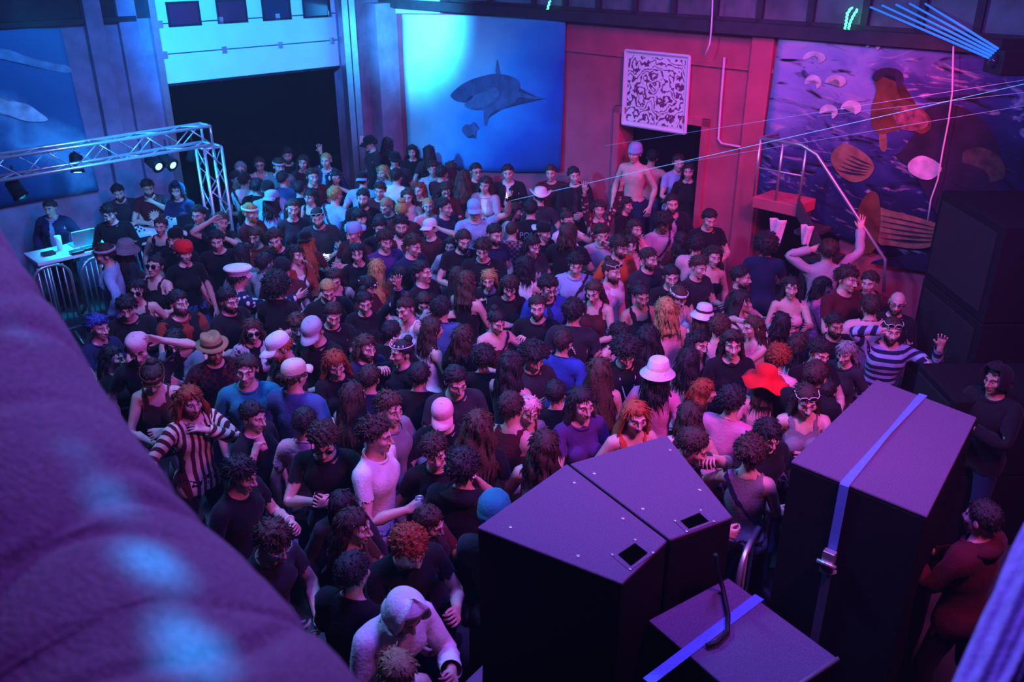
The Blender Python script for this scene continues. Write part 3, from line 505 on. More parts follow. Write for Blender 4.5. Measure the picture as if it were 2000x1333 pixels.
for px, lab in (((95, 498), 'flat black record sleeve near the end of the bright table'), ((150, 495), 'dark cable box beside the glass on the bright table'), ((172, 488), 'small dark gadget beside the laptop on the table')):
    p_ = at(*px, z=1.08); tag(MB().box(p_ + (0, 0, 0.02), (0.16, 0.12, 0.038), A).build('desk_gadget', dkm, bevel=0.006), lab, 'gadget')
p_ = at(372, 442, z=1.18); r = empty('monitor_screen', p_, 0, 'flat black monitor leaning at the truss end of the decks', 'monitor'); MB().box(p_ - A[1] * 0.22 + (0, 0, 0.1), (0.55, 0.03, 0.30), A).build('screen_back', dkm, r, bevel=0.006); MB().box(p_ - A[1] * 0.1 + (0, 0, -0.09), (0.2, 0.2, 0.02), A).build('stand', dkm, r)
tp = np.array(at(409, 300, D=12.0)); tz = at(400, 262, D=12.0)[2]; tp[2] = 0
def truss(p0, p1, side, label, sz=0.25, seg=0.28):
    p0, p1 = np.array(p0, float), np.array(p1, float); d = p1 - p0; L = np.linalg.norm(d); d /= L; s1 = np.array(side, float); s1 -= d * (s1 @ d); s1 /= np.linalg.norm(s1); s2 = np.cross(d, s1); r = empty('truss', (p0 + p1) / 2, 0, label, 'truss')
    cr = [(s1 * a + s2 * b) * sz / 2 for a, b in ((-1, -1), (1, -1), (1, 1), (-1, 1))]
    for c_ in cr: MB().tube([p0 + c_, p1 + c_], 0.022, 8).build('chord', alu, r, True)
    n = int(L / seg); m = MB()
    for k in range(n):
        for f in range(4):
            a, b = cr[f], cr[(f + 1) % 4]; q0, q1 = p0 + d * L * k / n, p0 + d * L * (k + 1) / n
            m.tube([q0 + (a if k % 2 == 0 else b), q1 + (b if k % 2 == 0 else a)], 0.009, 6)
    m.build('lacing', alu, r, True)
    for q in (p0, p1):
        m = MB()
        for f in range(4): m.tube([q + cr[f], q + cr[(f + 1) % 4]], 0.018, 6)
        m.build('end_frame', alu, r, True)
truss(tp + (0, 0, 0.045), tp + (0, 0, tz - 0.17), DD, 'upright aluminium truss post at the end of the decks'); MB().box(tp + (0, 0, 0.01), (0.6, 0.6, 0.02)).build('base_plate', steel, None)
bp = [o for o in C.objects if o.name.startswith('base_plate')][-1]; tag(bp, 'square steel base plate under the truss post', 'plate')
t1 = at(-80, 340, z=tz)[:2]; tl = np.array((*t1, tz)); truss(tp + (0, 0, tz), tl, (0, 0, 1), 'long horizontal aluminium truss over the disc jockeys')
tdir = (tl - tp - (0, 0, tz)); tdir /= np.linalg.norm(tdir)
def par(px, tgt, label, lit, col=CYAN, power=60):
    q = at(*px, D=float(at(*px, z=tz - 0.35)[1])); r = empty('stage_lamp', q, 0, label, 'stage lamp'); d = np.array(tgt) - q; d /= np.linalg.norm(d); Ax = axes(d, (0, 0, 1))[[1, 2, 0]]
    MB().lathe(q, [(0.06, -0.16), (0.085, -0.12), (0.085, 0.08), (0.095, 0.1)], 18, Ax).build('lamp_can', black_mat, r, True); MB().lathe(q + d * 0.09, [(0.055, 0.0), (0.05, 0.012)], 18, Ax).build('lens', mat('lamp_lens_on' if lit else 'dark_glass', (0.3, 0.75, 1.0) if lit else (0.015, 0.025, 0.05), 0.2, emit=2.5 if lit else 0), r, True)
    MB().tube([q + (0, 0, 0.06), q + (0, 0, 0.30)], 0.014, 8).build('yoke', black_mat, r, True)
    if power:
        dl = bpy.data.lights.new('stage_lamp_light', 'SPOT'); dl.energy = power; dl.color = col; dl.spot_size = R(70); dl.spot_blend = 0.8; dl.shadow_soft_size = 0.07; lo = bpy.data.objects.new('stage_lamp_light', dl); C.objects.link(lo); lo.parent = r; lo.location = d * 0.14; lo.rotation_euler = Vector(d).to_track_quat('-Z', 'Y').to_euler()
par((302, 319), desk(2.0, -2.6, 1.2), 'lit stage lamp, hung below the truss nearer the wall', True, power=40); par((328, 316), desk(2.6, -2.6, 1.0), 'lit stage lamp with a thin beam, hung below the truss nearer the post', True, power=40)
par((378, 300), desk(2.2, 0.4, 1.2), 'lamp throwing a soft blue shaft under the truss corner', True, (0.0, 0.4, 1.0), 260); par((33, 372), desk(0.2, -3, 0), 'dark unlit moving head lamp hung from the truss over the drape', False, power=0)
par((150, 322), desk(0.7, 0.2, 0.9), 'lit stage lamp above the bright white table', True, (0.0, 0.5, 1.0), 330)
# soft drapes close to the camera
drape = mat('drape_cloth', (0.24, 0.125, 0.13), 0.75, noise=0.22, scale=90, bump=0.35, bscale=120, spec=0.25)
def camp(px, py, z): r_ = ray(px, py); f = np.array((0, cP, -sP)); return CAM + r_ * (z / (r_ @ f))
def drape_tube(ctrl, radii, label, name, m, nf, amp, n=96, seg=70, along=False):
    P = np.array(ctrl, float); t = np.linspace(0, len(P) - 1, seg); V = []; up = None
    pts = np.array([[np.interp(q, range(len(P)), P[:, k]) for k in range(3)] for q in t]); rs = np.interp(t, range(len(P)), radii)
    for _ in range(12): pts[1:-1] = 0.5 * pts[1:-1] + 0.25 * (pts[:-2] + pts[2:])
    for i in range(seg):
        d = pts[min(i + 1, seg - 1)] - pts[max(i - 1, 0)]; d /= np.linalg.norm(d)
        if up is None: up = np.array((0, 0, 1.0))
        a = np.cross(d, up); a /= np.linalg.norm(a); b = np.cross(a, d); up = b; u = i / (seg - 1)
        for k in range(n):
            th = 2 * math.pi * k / n
            if along: w_ = math.sin(nf * th + 3 * math.sin(2 * u * 3.1)) + 0.5 * math.sin(2.3 * nf * th + 2)
            else: w_ = 0.25 * math.sin(5 * u * 6.28 + 1.6 * math.sin(th * 2 + 1)) - sum(math.exp(-((u - (q + 0.5) / nf - 0.035 * math.sin(2 * th + 1.7 * q) - 0.02 * math.sin(5 * th + q)) / 0.010) ** 2) * (0.6 + 0.4 * math.sin(3 * th + 2 * q)) for q in range(nf))
            V.append(pts[i] + (a * math.cos(th) + b * math.sin(th)) * (rs[i] * (1 + amp * w_)))
    F = [(i * n + k, (i + 1) * n + k, (i + 1) * n + (k + 1) % n, i * n + (k + 1) % n) for i in range(seg - 1) for k in range(n)]; F += [tuple(range(n)), tuple((seg - 1) * n + k for k in reversed(range(n)))]
    return tag(mesh_obj(name, V, F, m), label, 'drape')
EL = [(-110, 230, 1.75), (20, 440, 1.65), (150, 622, 1.5), (262, 800, 1.38), (420, 985, 1.28), (590, 1135, 1.2), (740, 1290, 1.12), (860, 1440, 1.05)]
ctr = []
for i, (x, y, z) in enumerate(EL):
    a, b = EL[max(i - 1, 0)], EL[min(i + 1, len(EL) - 1)]; tx, ty = b[0] - a[0], b[1] - a[1]; l = math.hypot(tx, ty); off = 0.42 * FPX / z * 1.06
    ctr.append(camp(x - ty / l * off, y + tx / l * off, z + 0.12))
drape_tube(ctr, [0.42] * len(ctr), 'thick violet cloth swag hanging close by across the lower left', 'cloth_swag', drape, 13, 0.030, seg=150)
pleat = mat('pleated_cloth', (0.33, 0.30, 0.52), 0.6, noise=0.2, scale=40, bump=0.2, bscale=90)
ctr = [camp(2420, 150, 3.0), camp(2260, 560, 2.3), camp(2140, 880, 1.75), camp(2075, 1060, 1.6), camp(2005, 1220, 1.5), camp(1940, 1360, 1.42), camp(1880, 1480, 1.35)]
drape_tube(ctr, [0.06, 0.06, 0.06, 0.06, 0.06, 0.055, 0.05], 'narrow pleated pale cloth roll hanging close by at the right edge', 'pleated_cloth', pleat, 9, 0.10, n=120, seg=90, along=True)
# unseen narrow blue spots, added near the camera, throw soft patches on the swag
bpy.context.view_layer.update(); swag = bpy.data.objects['cloth_swag']
for px, py, ang, pw in ((40, 650, 2.2, 160), (150, 880, 2.4, 150), (215, 975, 3.6, 330), (285, 1085, 3.0, 750), (325, 1120, 3.0, 520), (345, 1225, 2.6, 620), (385, 1285, 3.8, 750)):
    rd = Vector(ray(px, py)).normalized(); ok, hit, nrm, _ = swag.ray_cast(Vector(CAM), rd)
    if ok:
        src = np.array(hit) + np.array(nrm) * 1.0 + np.array((0.35, 0.35, 0.9)); lamp('swag_spot', 'SPOT', src, hit, pw, (0.0, 0.30, 1.0), 0.03, ang, 1.0)
# ================================================================== people: two jointed bodies grown as one surface each, posed and dressed per person
def cone(P, a, b, ra, rb):
    a = np.array(a, np.float32); d = np.array(b, np.float32) - a
    t = np.clip(((P - a) @ d) / (d @ d + 1e-9), 0, 1)
    return np.linalg.norm(P - a - t[..., None] * d, axis=-1) - (ra + t * (rb - ra))
def ell(P, c, r):
    q = (P - np.array(c, np.float32)) / np.array(r, np.float32)
    k0 = np.linalg.norm(q, axis=-1); k1 = np.linalg.norm(q / np.array(r, np.float32), axis=-1) + 1e-6
    return k0 * (k0 - 1) / k1
HZ = 1.64                                                       # height of the middle of the head at rest
ARM = np.array((math.sin(R(46)), 0, -math.cos(R(46))))
def body_prims(f):
    """(bone, kind, args, blend) for a man (f=0) or a woman (f=1), standing, facing -Y, arms held out."""
    sw = 0.178 - 0.026 * f; hip = 0.155 + 0.006 * f; P = []
    def c(bone, a, b, ra, rb, k=0.03): P.append((bone, 'c', (a, b, ra, rb), k))
    def e(bone, ce, r, k=0.03): P.append((bone, 'e', (ce, r), k))
    e('torso', (0, 0.01, 0.955), (hip, 0.112, 0.125), 0.05)
    e('torso', (0, 0.0, 1.09), (0.137 - 0.016 * f, 0.098 - 0.008 * f, 0.15), 0.05)
    e('torso', (0, 0.005, 1.285), (0.16 - 0.018 * f, 0.112 - 0.01 * f, 0.19), 0.05)
    c('torso', (-sw + 0.03, 0.012, 1.415), (sw - 0.03, 0.012, 1.415), 0.066 - 0.008 * f, 0.066 - 0.008 * f, 0.05)
    for s in (-1, 1):
        c('torso', (0, 0.02, 1.485), (s * 0.13, 0.018, 1.43), 0.05, 0.04, 0.03)
        e('torso', (s * 0.075, 0.075, 0.94), (0.085, 0.075, 0.09), 0.04)
        if f: e('torso', (s * 0.07, -0.088, 1.27), (0.062, 0.058, 0.06), 0.03)
        else: e('torso', (s * 0.07, -0.062, 1.33), (0.085, 0.045, 0.07), 0.05)
    c('torso', (0, 0.022, 1.44), (0, 0.006, 1.60), 0.056 - 0.008 * f, 0.052 - 0.008 * f, 0.03)
    z = HZ
    e('torso', (0, 0.012, z + 0.03), (0.075, 0.093, 0.083), 0.02)
    e('torso', (0, -0.03, z - 0.036), (0.058 - 0.004 * f, 0.062, 0.076), 0.02)
    e('torso', (0, -0.072, z - 0.092), (0.022 - 0.004 * f, 0.019, 0.018), 0.02)
    for s in (-1, 1):
        e('torso', (s * 0.042, -0.060, z - 0.018), (0.023, 0.025, 0.022), 0.02)
        c('torso', (s * 0.040, -0.072, z + 0.027), (s * 0.010, -0.086, z + 0.022), 0.012, 0.012, 0.01)
        P.append(('torso', 'sub', ((s * 0.031, -0.103, z + 0.006), 0.0185), 0.008))
        e('torso', (s * 0.031, -0.0765, z + 0.005), (0.0135, 0.012, 0.0105), 0.003)
        e('torso', (s * 0.013, -0.098, z - 0.034), (0.009, 0.010, 0.008), 0.006)
        e('torso', (s * 0.078, 0.014, z - 0.004), (0.011, 0.021, 0.031), 0.006)
    c('torso', (0, -0.088, z + 0.014), (0, -0.113, z - 0.029), 0.0075, 0.0125, 0.008)
    c('torso', (-0.019, -0.090, z - 0.0585), (0.019, -0.090, z - 0.0585), 0.006, 0.006, 0.005)
    c('torso', (-0.014, -0.089, z - 0.069), (0.014, -0.089, z - 0.069), 0.0075, 0.0075, 0.005)
    kk = 0.92 if f else 1.0
    for s, L in ((1, 'l'), (-1, 'r')):
        u = ARM * (s, 1, 1); n = np.array((-ARM[2] * -1 * s * -1, 0, -ARM[0]))     # n: towards the body
        n = np.array((-s * math.cos(R(46)), 0, -math.sin(R(46)))); y = np.array((0, 1.0, 0))
        S = np.array((s * sw, 0.012, 1.425)); E = S + u * 0.285; W = E + u * 0.255
        c('ua' + L, S, E, 0.053 * kk, 0.039 * kk, 0.03); c('fa' + L, E, E + u * 0.08, 0.039 * kk, 0.041 * kk, 0.02)
        c('fa' + L, E + u * 0.08, W, 0.041 * kk, 0.026 * kk, 0.02)
        for o in (-0.026, -0.009, 0.009, 0.025): c('ha' + L, W + u * 0.012 + y * o * 0.6, W + u * 0.092 + y * o, 0.0155, 0.0125, 0.012)
        for o, ln, an in ((-0.031, 0.073, -9), (-0.0105, 0.081, -3), (0.0105, 0.075, 3.5), (0.030, 0.058, 10)):
            d1 = u * math.cos(R(an)) + y * math.sin(R(an)); q = W + u * 0.093 + y * o
            d2 = d1 * math.cos(R(14)) + n * math.sin(R(14)); m1 = q + d2 * ln * 0.52
            d3 = d1 * math.cos(R(34)) + n * math.sin(R(34)); m2 = m1 + d3 * ln * 0.48
            c('fp' + L, q, m1, 0.0088, 0.0078, 0.004); c('fd' + L, m1, m2, 0.0078, 0.0066, 0.003)
        t0 = W + u * 0.03 - y * 0.022; t1 = W + u * 0.066 - y * 0.05 + n * 0.016; t2 = t1 + u * 0.034 - y * 0.014 + n * 0.008
        c('th' + L, t0, t1, 0.0145, 0.0105, 0.008); c('th' + L, t1, t2, 0.0105, 0.0078, 0.004)
        H = np.array((s * 0.092, 0.01, 0.92)); K = np.array((s * 0.115, 0.0, 0.50)); A = np.array((s * 0.125, 0.02, 0.085))
        c('tl' + L, H, K, 0.088 + 0.004 * f, 0.056, 0.05); c('sl' + L, K, K + (A - K) * 0.3 + (0, 0.016, 0), 0.054, 0.054, 0.03)
        c('sl' + L, K + (A - K) * 0.3 + (0, 0.016, 0), A, 0.054, 0.036, 0.03)
        c('fo' + L, (s * 0.125, 0.04, 0.045), (s * 0.135, -0.125, 0.033), 0.043, 0.034, 0.03)
        c('fo' + L, (s * 0.135, -0.125, 0.033), (s * 0.137, -0.165, 0.028), 0.036, 0.026, 0.02)
    return P, sw
def prim_d(kind, a, P):
    if kind == 'c': return cone(P, *a)
    if kind == 'e': return ell(P, *a)
    return np.linalg.norm(P - np.array(a[0], np.float32), axis=-1) - a[1]
def prim_box(kind, a):
    if kind == 'c':
        A, B, ra, rb = np.array(a[0]), np.array(a[1]), a[2], a[3]; r = max(ra, rb)
        return np.minimum(A, B) - r, np.maximum(A, B) + r
    r = np.array(a[1]) * np.ones(3); return np.array(a[0]) - r, np.array(a[0]) + r
def surface_nets(f, lo, h):
    s = f < 0; nx, ny, nz = f.shape
    cnt = np.zeros((nx - 1, ny - 1, nz - 1), np.int8); acc = np.zeros((nx - 1, ny - 1, nz - 1, 3), np.float32)
    def sl(o): return tuple(slice(o[i], o[i] + f.shape[i] - 1) for i in range(3))
    for ax in range(3):
        for b1 in (0, 1):
            for b2 in (0, 1):
                o = [0, 0, 0]; oth = [i for i in range(3) if i != ax]; o[oth[0]] = b1; o[oth[1]] = b2
                p = list(o); p[ax] = 1
                A, B = f[sl(o)], f[sl(p)]; cr = (A < 0) != (B < 0); t = np.where(cr, A / np.where(cr, A - B, 1), 0)
                cnt += cr
                for i in range(3): acc[..., i] += np.where(cr, t if i == ax else o[i], 0)
    m = cnt > 0; idx = -np.ones(m.shape, np.int64); idx[m] = np.arange(m.sum())
    g = np.argwhere(m).astype(np.float32); V = lo + h * (g + acc[m] / cnt[m][:, None])
    F = []
    for ax in range(3):
        a1, a2 = [i for i in range(3) if i != ax]
        inner = [slice(1, -1)] * 3; inner[ax] = slice(0, -1); inner2 = [slice(1, -1)] * 3; inner2[ax] = slice(1, None)
        A, B = s[tuple(inner)], s[tuple(inner2)]; q = np.argwhere(A != B)
        sg = A[tuple(q.T)]; q = q + 1; q[:, ax] -= 1
        def I(d1, d2):
            r = q.copy(); r[:, a1] -= d1; r[:, a2] -= d2; return idx[tuple(r.T)]
        Q = np.stack((I(1, 1), I(0, 1), I(0, 0), I(1, 0)), 1)
        fl = sg if ax != 1 else ~sg
        Q[~fl] = Q[~fl][:, ::-1]; F.append(Q)
    return V, np.concatenate(F)
def grow_body(f, h=0.0055):
    prims, sw = body_prims(f)
    lo = np.array((-0.75, -0.215, -0.02), np.float32); hi = np.array((0.75, 0.175, 1.79))
    n = np.ceil((hi - lo) / h).astype(int); gx = [lo[i] + h * np.arange(n[i], dtype=np.float32) for i in range(3)]
    F = np.full(n, 0.5, np.float32)
    for bone, kind, a, k in prims:
        b0, b1 = prim_box(kind, a); pad = k + 0.02
        i0 = np.clip(np.floor((b0 - pad - lo) / h).astype(int), 0, n); i1 = np.clip(np.ceil((b1 + pad - lo) / h).astype(int) + 1, 0, n)
        sl = tuple(slice(i0[i], i1[i]) for i in range(3))
        G = np.stack(np.meshgrid(*[gx[i][sl[i]] for i in range(3)], indexing='ij'), -1)
        d = prim_d(kind, a, G).astype(np.float32); A = F[sl]
        if kind == 'sub':
            d = -d; hh = np.clip(0.5 - 0.5 * (A - d) / k, 0, 1); F[sl] = A * (1 - hh) + d * hh + k * hh * (1 - hh)
        else:
            hh = np.clip(0.5 + 0.5 * (d - A) / k, 0, 1); F[sl] = d * (1 - hh) + A * hh - k * hh * (1 - hh)
    V, Q = surface_nets(F, lo, h)
    return V, Q, prims, sw
def sstep(x, a, b):
    t = np.clip((x - a) / (b - a), 0, 1); return t * t * (3 - 2 * t)
BONES = ['pelvis', 'spine', 'chest', 'neck', 'head'] + [b + s for s in 'lr' for b in ('ua', 'fa', 'ha', 'fp', 'fd', 'th', 'tl', 'sl', 'fo')]
BI = {b: i for i, b in enumerate(BONES)}
class Body: pass
def make_body(f, ratio, head_w):
    V, Q, prims, sw = grow_body(f)
    me = bpy.data.meshes.new('tmp'); me.from_pydata(V.tolist(), [], Q.tolist()); me.update()
    o = bpy.data.objects.new('tmp', me); C.objects.link(o)
    vg = o.vertex_groups.new(name='keep')
    soft = 1 - head_w * ((V[:, 2] > 1.53) & (V[:, 1] < 0.03)) - 0.35 * (np.abs(V[:, 0]) > 0.53)
    for wv in np.unique(soft.round(2)):
        vg.add([int(i) for i in np.nonzero(soft.round(2) == wv)[0]], float(wv), 'REPLACE')
    d = o.modifiers.new('d', 'DECIMATE'); d.ratio = ratio; d.vertex_group = 'keep'; d.vertex_group_factor = 1.0
    ev = o.evaluated_get(bpy.context.evaluated_depsgraph_get()); m2 = bpy.data.meshes.new_from_object(ev)
    bm = bmesh.new(); bm.from_mesh(m2)
    bpy.data.objects.remove(o); bpy.data.meshes.remove(me); bpy.data.meshes.remove(m2)
    def cut(co, no, test):
        fs = [x for x in bm.faces if test(x.calc_center_median())]
        ge = set(fs); [ge.update(x.edges) for x in fs]; [ge.update(x.verts) for x in fs]
        bmesh.ops.bisect_plane(bm, geom=list(ge), dist=1e-5, plane_co=co, plane_no=no)
    for s in (1, -1):
        u = ARM * (s, 1, 1); S = np.array((s * sw, 0.012, 1.425))
        arm = lambda c, s=s, S=S, u=u: (np.array(c) - S) @ u > 0.03 and c.x * s > 0.16 and c.z > 0.9
        for t in (0.07, 0.17, 0.43, 0.535): cut(S + u * t, u, arm)
        leg = lambda c, s=s: c.x * s > 0.0 and c.z < 0.8
        for zz in (0.10, 0.13, 0.52, 0.74): cut((0, 0, zz), (0, 0, 1), leg)
        cut((s * 0.105, 0, 1.4), (1, 0, 0), lambda c, s=s: 1.28 < c.z < 1.52 and abs(c.x) < 0.3)
        cut((s * 0.065, 0, 1.4), (1, 0, 0), lambda c, s=s: 1.28 < c.z < 1.52 and abs(c.x) < 0.3)
        cut((s * 0.05, 0, 1.4), (1, 0, 0), lambda c, s=s: 0.8 < c.z < 1.47 and c.y < 0)
    tor = lambda c: abs(c.x) < 0.24 and 0.8 < c.z < 1.5
    for zz in (0.875, 1.0, 1.035, 1.15, 1.335): cut((0, 0, zz), (0, 0, 1), tor)
    for s in (1, -1): cut((s * 0.080, 0, 1.4), (1, 0, 0), lambda c, s=s: 1.4 < c.z < 1.56 and abs(c.x) < 0.2)
    cut((0, -0.06, 1.462), (0, -0.36, 1), lambda c: abs(c.x) < 0.082 and c.z > 1.38 and c.z < 1.56)      # crew neck
    cut((0, -0.10, 1.375), (0, -0.62, 1), lambda c: abs(c.x) < 0.2 and 1.3 < c.z < 1.52)               # scoop neck
    for off in (-0.02, 0.02):                                                                       # cross-body strap
        cut(np.array((0.10, 0, 1.43)) + np.array((0.79, 0, 0.0)) * off, (0.82, 0, -0.57), lambda c: abs(c.x) < 0.22 and 0.93 < c.z < 1.52)
    bmesh.ops.triangulate(bm, faces=bm.faces[:])
    B = Body(); B.f = f; B.sw = sw
    bm.verts.ensure_lookup_table(); bm.normal_update()
    B.V = np.array([v.co for v in bm.verts]); B.N = np.array([v.normal for v in bm.verts]); B.F = np.array([[v.index for v in x.verts] for x in bm.faces])
    bm.free()
    x, y, z = B.V.T
    D = {}
    for bone, kind, a, k in prims:
        if kind == 'sub': continue
        d = prim_d(kind, a, B.V); D[bone] = np.minimum(D.get(bone, 9), d)
    W = np.zeros((len(B.V), len(BONES))); sig = 0.016
    for bone, d in D.items():
        e = np.exp(-np.clip(d + 0.01, 0, 1) / (0.006 if bone[:2] in ('fp', 'fd', 'th', 'ha') else sig))
        if bone == 'torso':
            hd = z - 0.35 * y
            wh = sstep(hd, 1.53, 1.562); wn = sstep(z - 0.2 * y, 1.452, 1.49) * (1 - wh); wc = sstep(z, 1.11, 1.24) * (1 - wh - wn)
            ws = sstep(z, 0.98, 1.08) * (1 - wh - wn - wc); wp = 1 - wh - wn - wc - ws
            for b, q in zip(BONES[:5], (wp, ws, wc, wn, wh)): W[:, BI[b]] += e * q
        else: W[:, BI[bone]] += e
    for s, L in ((1, 'l'), (-1, 'r')):                          # no bleeding across the body's middle
        for b in ('ua', 'fa', 'ha', 'fp', 'fd', 'th', 'tl', 'sl', 'fo'): W[:, BI[b + L]] *= sstep(x * s, -0.012, 0.012)
    W[z > 1.55] *= np.array([b in ('neck', 'head') for b in BONES]); W[(z < 0.8)] *= np.array([b not in ('chest', 'spine', 'neck', 'head') and b[:2] != 'ua' for b in BONES])
    W /= W.sum(1, keepdims=True); W[W < 0.02] = 0; W /= W.sum(1, keepdims=True); B.W = W
    J = {'pelvis': (0, 0.01, 0.95), 'spine': (0, 0.01, 1.05), 'chest': (0, 0.012, 1.17), 'neck': (0, 0.02, 1.47), 'head': (0, 0.008, 1.565)}
    for s, L in ((1, 'l'), (-1, 'r')):
        u = ARM * (s, 1, 1); S = np.array((s * sw, 0.012, 1.425)); E = S + u * 0.285; Wr = E + u * 0.255
        n = np.array((-s * math.cos(R(46)), 0, -math.sin(R(46))))
        J['ua' + L] = S; J['fa' + L] = E; J['ha' + L] = Wr; J['fp' + L] = Wr + u * 0.093; J['fd' + L] = Wr + u * 0.133 + n * 0.012; J['th' + L] = Wr + u * 0.035 - np.array((0, 0.02, 0))
        J['tl' + L] = (s * 0.092, 0.01, 0.92); J['sl' + L] = (s * 0.115, 0, 0.50); J['fo' + L] = (s * 0.125, 0.02, 0.085)
    B.J = {k: np.array(v, float) for k, v in J.items()}
    # face paint: the skin's own colours (brows, lips, eyes)
    col = np.ones((len(B.V), 3)); q = B.V - (0, 0, HZ); fr = q[:, 1] < -0.055
    lips = fr & (np.abs(q[:, 0]) < 0.024) & (q[:, 2] < -0.052) & (q[:, 2] > -0.077); col[lips] = (0.72, 0.42, 0.45)
    brow = fr & (np.abs(q[:, 0]) > 0.012) & (np.abs(q[:, 0]) < 0.05) & (np.abs(q[:, 2] - 0.029 + 0.1 * (np.abs(q[:, 0]) - 0.03) ** 2 / 0.02) < 0.006); col[brow] = (0.13, 0.1, 0.1)
    for s in (-1, 1):
        ey = fr & (((q[:, 0] - s * 0.031) / 0.0145) ** 2 + ((q[:, 2] - 0.0055) / 0.0085) ** 2 < 1); col[ey] = (1.25, 1.35, 1.4)
        ir = fr & (((q[:, 0] - s * 0.031) / 0.0072) ** 2 + ((q[:, 2] - 0.0055) / 0.0085) ** 2 < 1); col[ir] = (0.05, 0.04, 0.05)
    B.col = col
    # regions by face
    cen = B.V[B.F].mean(1); dom = B.W[B.F].mean(1).argmax(1); B.cen = cen; B.dom = dom
    tor_f = np.isin(dom, [BI[b] for b in ('pelvis', 'spine', 'chest', 'neck')])
    B.armt = np.zeros(len(cen)); B.isarm = np.zeros(len(cen), bool); B.isleg = np.zeros(len(cen), bool); B.isfoot = np.zeros(len(cen), bool); B.side = np.sign(cen[:, 0])
    for s, L in ((1, 'l'), (-1, 'r')):
        u = ARM * (s, 1, 1); t = (cen - B.J['ua' + L]) @ u; m = np.isin(dom, [BI[b + L] for b in ('ua', 'fa', 'ha', 'fp', 'fd', 'th')])
        m |= (t > 0.07) & (cen[:, 0] * s > sw + 0.02) & (cen[:, 2] > 0.9)
        B.armt[m] = t[m]; B.isarm |= m; B.isleg |= np.isin(dom, [BI['tl' + L], BI['sl' + L]]); B.isfoot |= (dom == BI['fo' + L])
    B.istor = ~(B.isarm | B.isleg | B.isfoot | (dom == BI['head']))
    B.crew = ((cen - (0, -0.06, 1.462)) @ (0, -0.36, 1.0) < 0) | ((np.abs(cen[:, 0]) > 0.08) & (cen[:, 2] < 1.52))
    B.scoop = (cen - (0, -0.10, 1.375)) @ (0, -0.62, 1.0) < 0
    # smoothed copy for cloth
    E = np.concatenate((B.F[:, [0, 1]], B.F[:, [1, 2]], B.F[:, [2, 0]])); S = B.V.copy()
    for _ in range(4):
        a = np.zeros_like(S); k = np.zeros(len(S)); np.add.at(a, E[:, 0], S[E[:, 1]]); np.add.at(k, E[:, 0], 1); S = 0.5 * S + 0.5 * a / k[:, None]
    B.S = S; B.S_N = vnorm(S, B.F)
    for _ in range(26):
        a = np.zeros_like(S); k = np.zeros(len(S)); np.add.at(a, E[:, 0], S[E[:, 1]]); np.add.at(k, E[:, 0], 1); S = 0.5 * S + 0.5 * a / k[:, None]
    wl = (sstep(B.V[:, 2], 0.80, 0.86) * sstep(1.46 - B.V[:, 2], 0.0, 0.1) * sstep(0.25 - np.abs(B.V[:, 0]), 0, 0.08))[:, None]
    B.S2 = B.S * (1 - wl) + S * wl; B.S2_N = vnorm(B.S2, B.F)
    return B
def vnorm(V, F):
    n = np.cross(V[F[:, 1]] - V[F[:, 0]], V[F[:, 2]] - V[F[:, 0]]); N = np.zeros_like(V)
    for i in range(3): np.add.at(N, F[:, i], n)
    return N / (np.linalg.norm(N, axis=1, keepdims=True) + 1e-12)

def rot(axis, deg):
    return np.array(Matrix.Rotation(R(deg), 3, Vector(axis)))
def frame(d, ref):
    d = d / np.linalg.norm(d); r = ref - d * (ref @ d); r = r / (np.linalg.norm(r) + 1e-9)
    return np.stack((d, r, np.cross(d, r)), 1)
# hands: wrist targets from the shoulder in the chest's frame (out, forward, up), elbow hint, pronation, finger curl
ARMS = {'d': ((0.10, 0.03, -0.50), (0.5, -0.6, 0), 0, 22), 'n': ((0.16, 0.10, -0.46), (0.8, -0.5, 0), 10, 18),
        'b': ((-0.08, 0.30, -0.28), (0.7, -0.4, -0.5), 30, 40), 'c': ((-0.13, 0.29, -0.15), (0.8, -0.1, -0.6), 10, 62),
        'g': ((-0.02, 0.33, -0.20), (0.5, -0.3, -0.8), 0, 64), 'k': ((-0.11, 0.21, 0.10), (0.9, 0.2, -0.5), 0, 62),
        'p': ((-0.07, 0.36, -0.08), (0.6, 0, -0.8), 40, 58), 'u': ((0.13, 0.14, 0.47), (0.8, -0.2, -0.2), -20, -14),
        'v': ((0.22, 0.22, 0.36), (0.8, -0.2, -0.4), -20, -4), 'f': ((-0.02, 0.50, -0.06), (0.5, 0, -0.8), 40, 10),
        's': ((0.36, 0.26, -0.10), (0.3, -0.3, -0.8), 50, 8), 'h': ((-0.03, 0.04, 0.24), (0.9, 0.1, 0.1), 0, 20),
        'x': ((-0.24, 0.22, -0.24), (0.8, -0.2, -0.5), 60, 25), 'e': ((0.05, 0.20, 0.02), (0.5, -0.2, -0.8), 0, 70),
        'w': ((0.12, 0.02, -0.34), (0.9, -0.5, 0), 60, 30), 'o': ((0.30, 0.36, 0.10), (0.5, -0.1, -0.8), 30, 0),
        'm': ((-0.15, 0.17, 0.03), (0.9, 0.2, -0.5), 30, 35), 'r': ((0.17, 0.20, 0.13), (0.6, 0, -0.9), -10, 4), 'q': ((0.06, 0.36, 0.02), (0.6, 0, -0.8), 0, 66)}
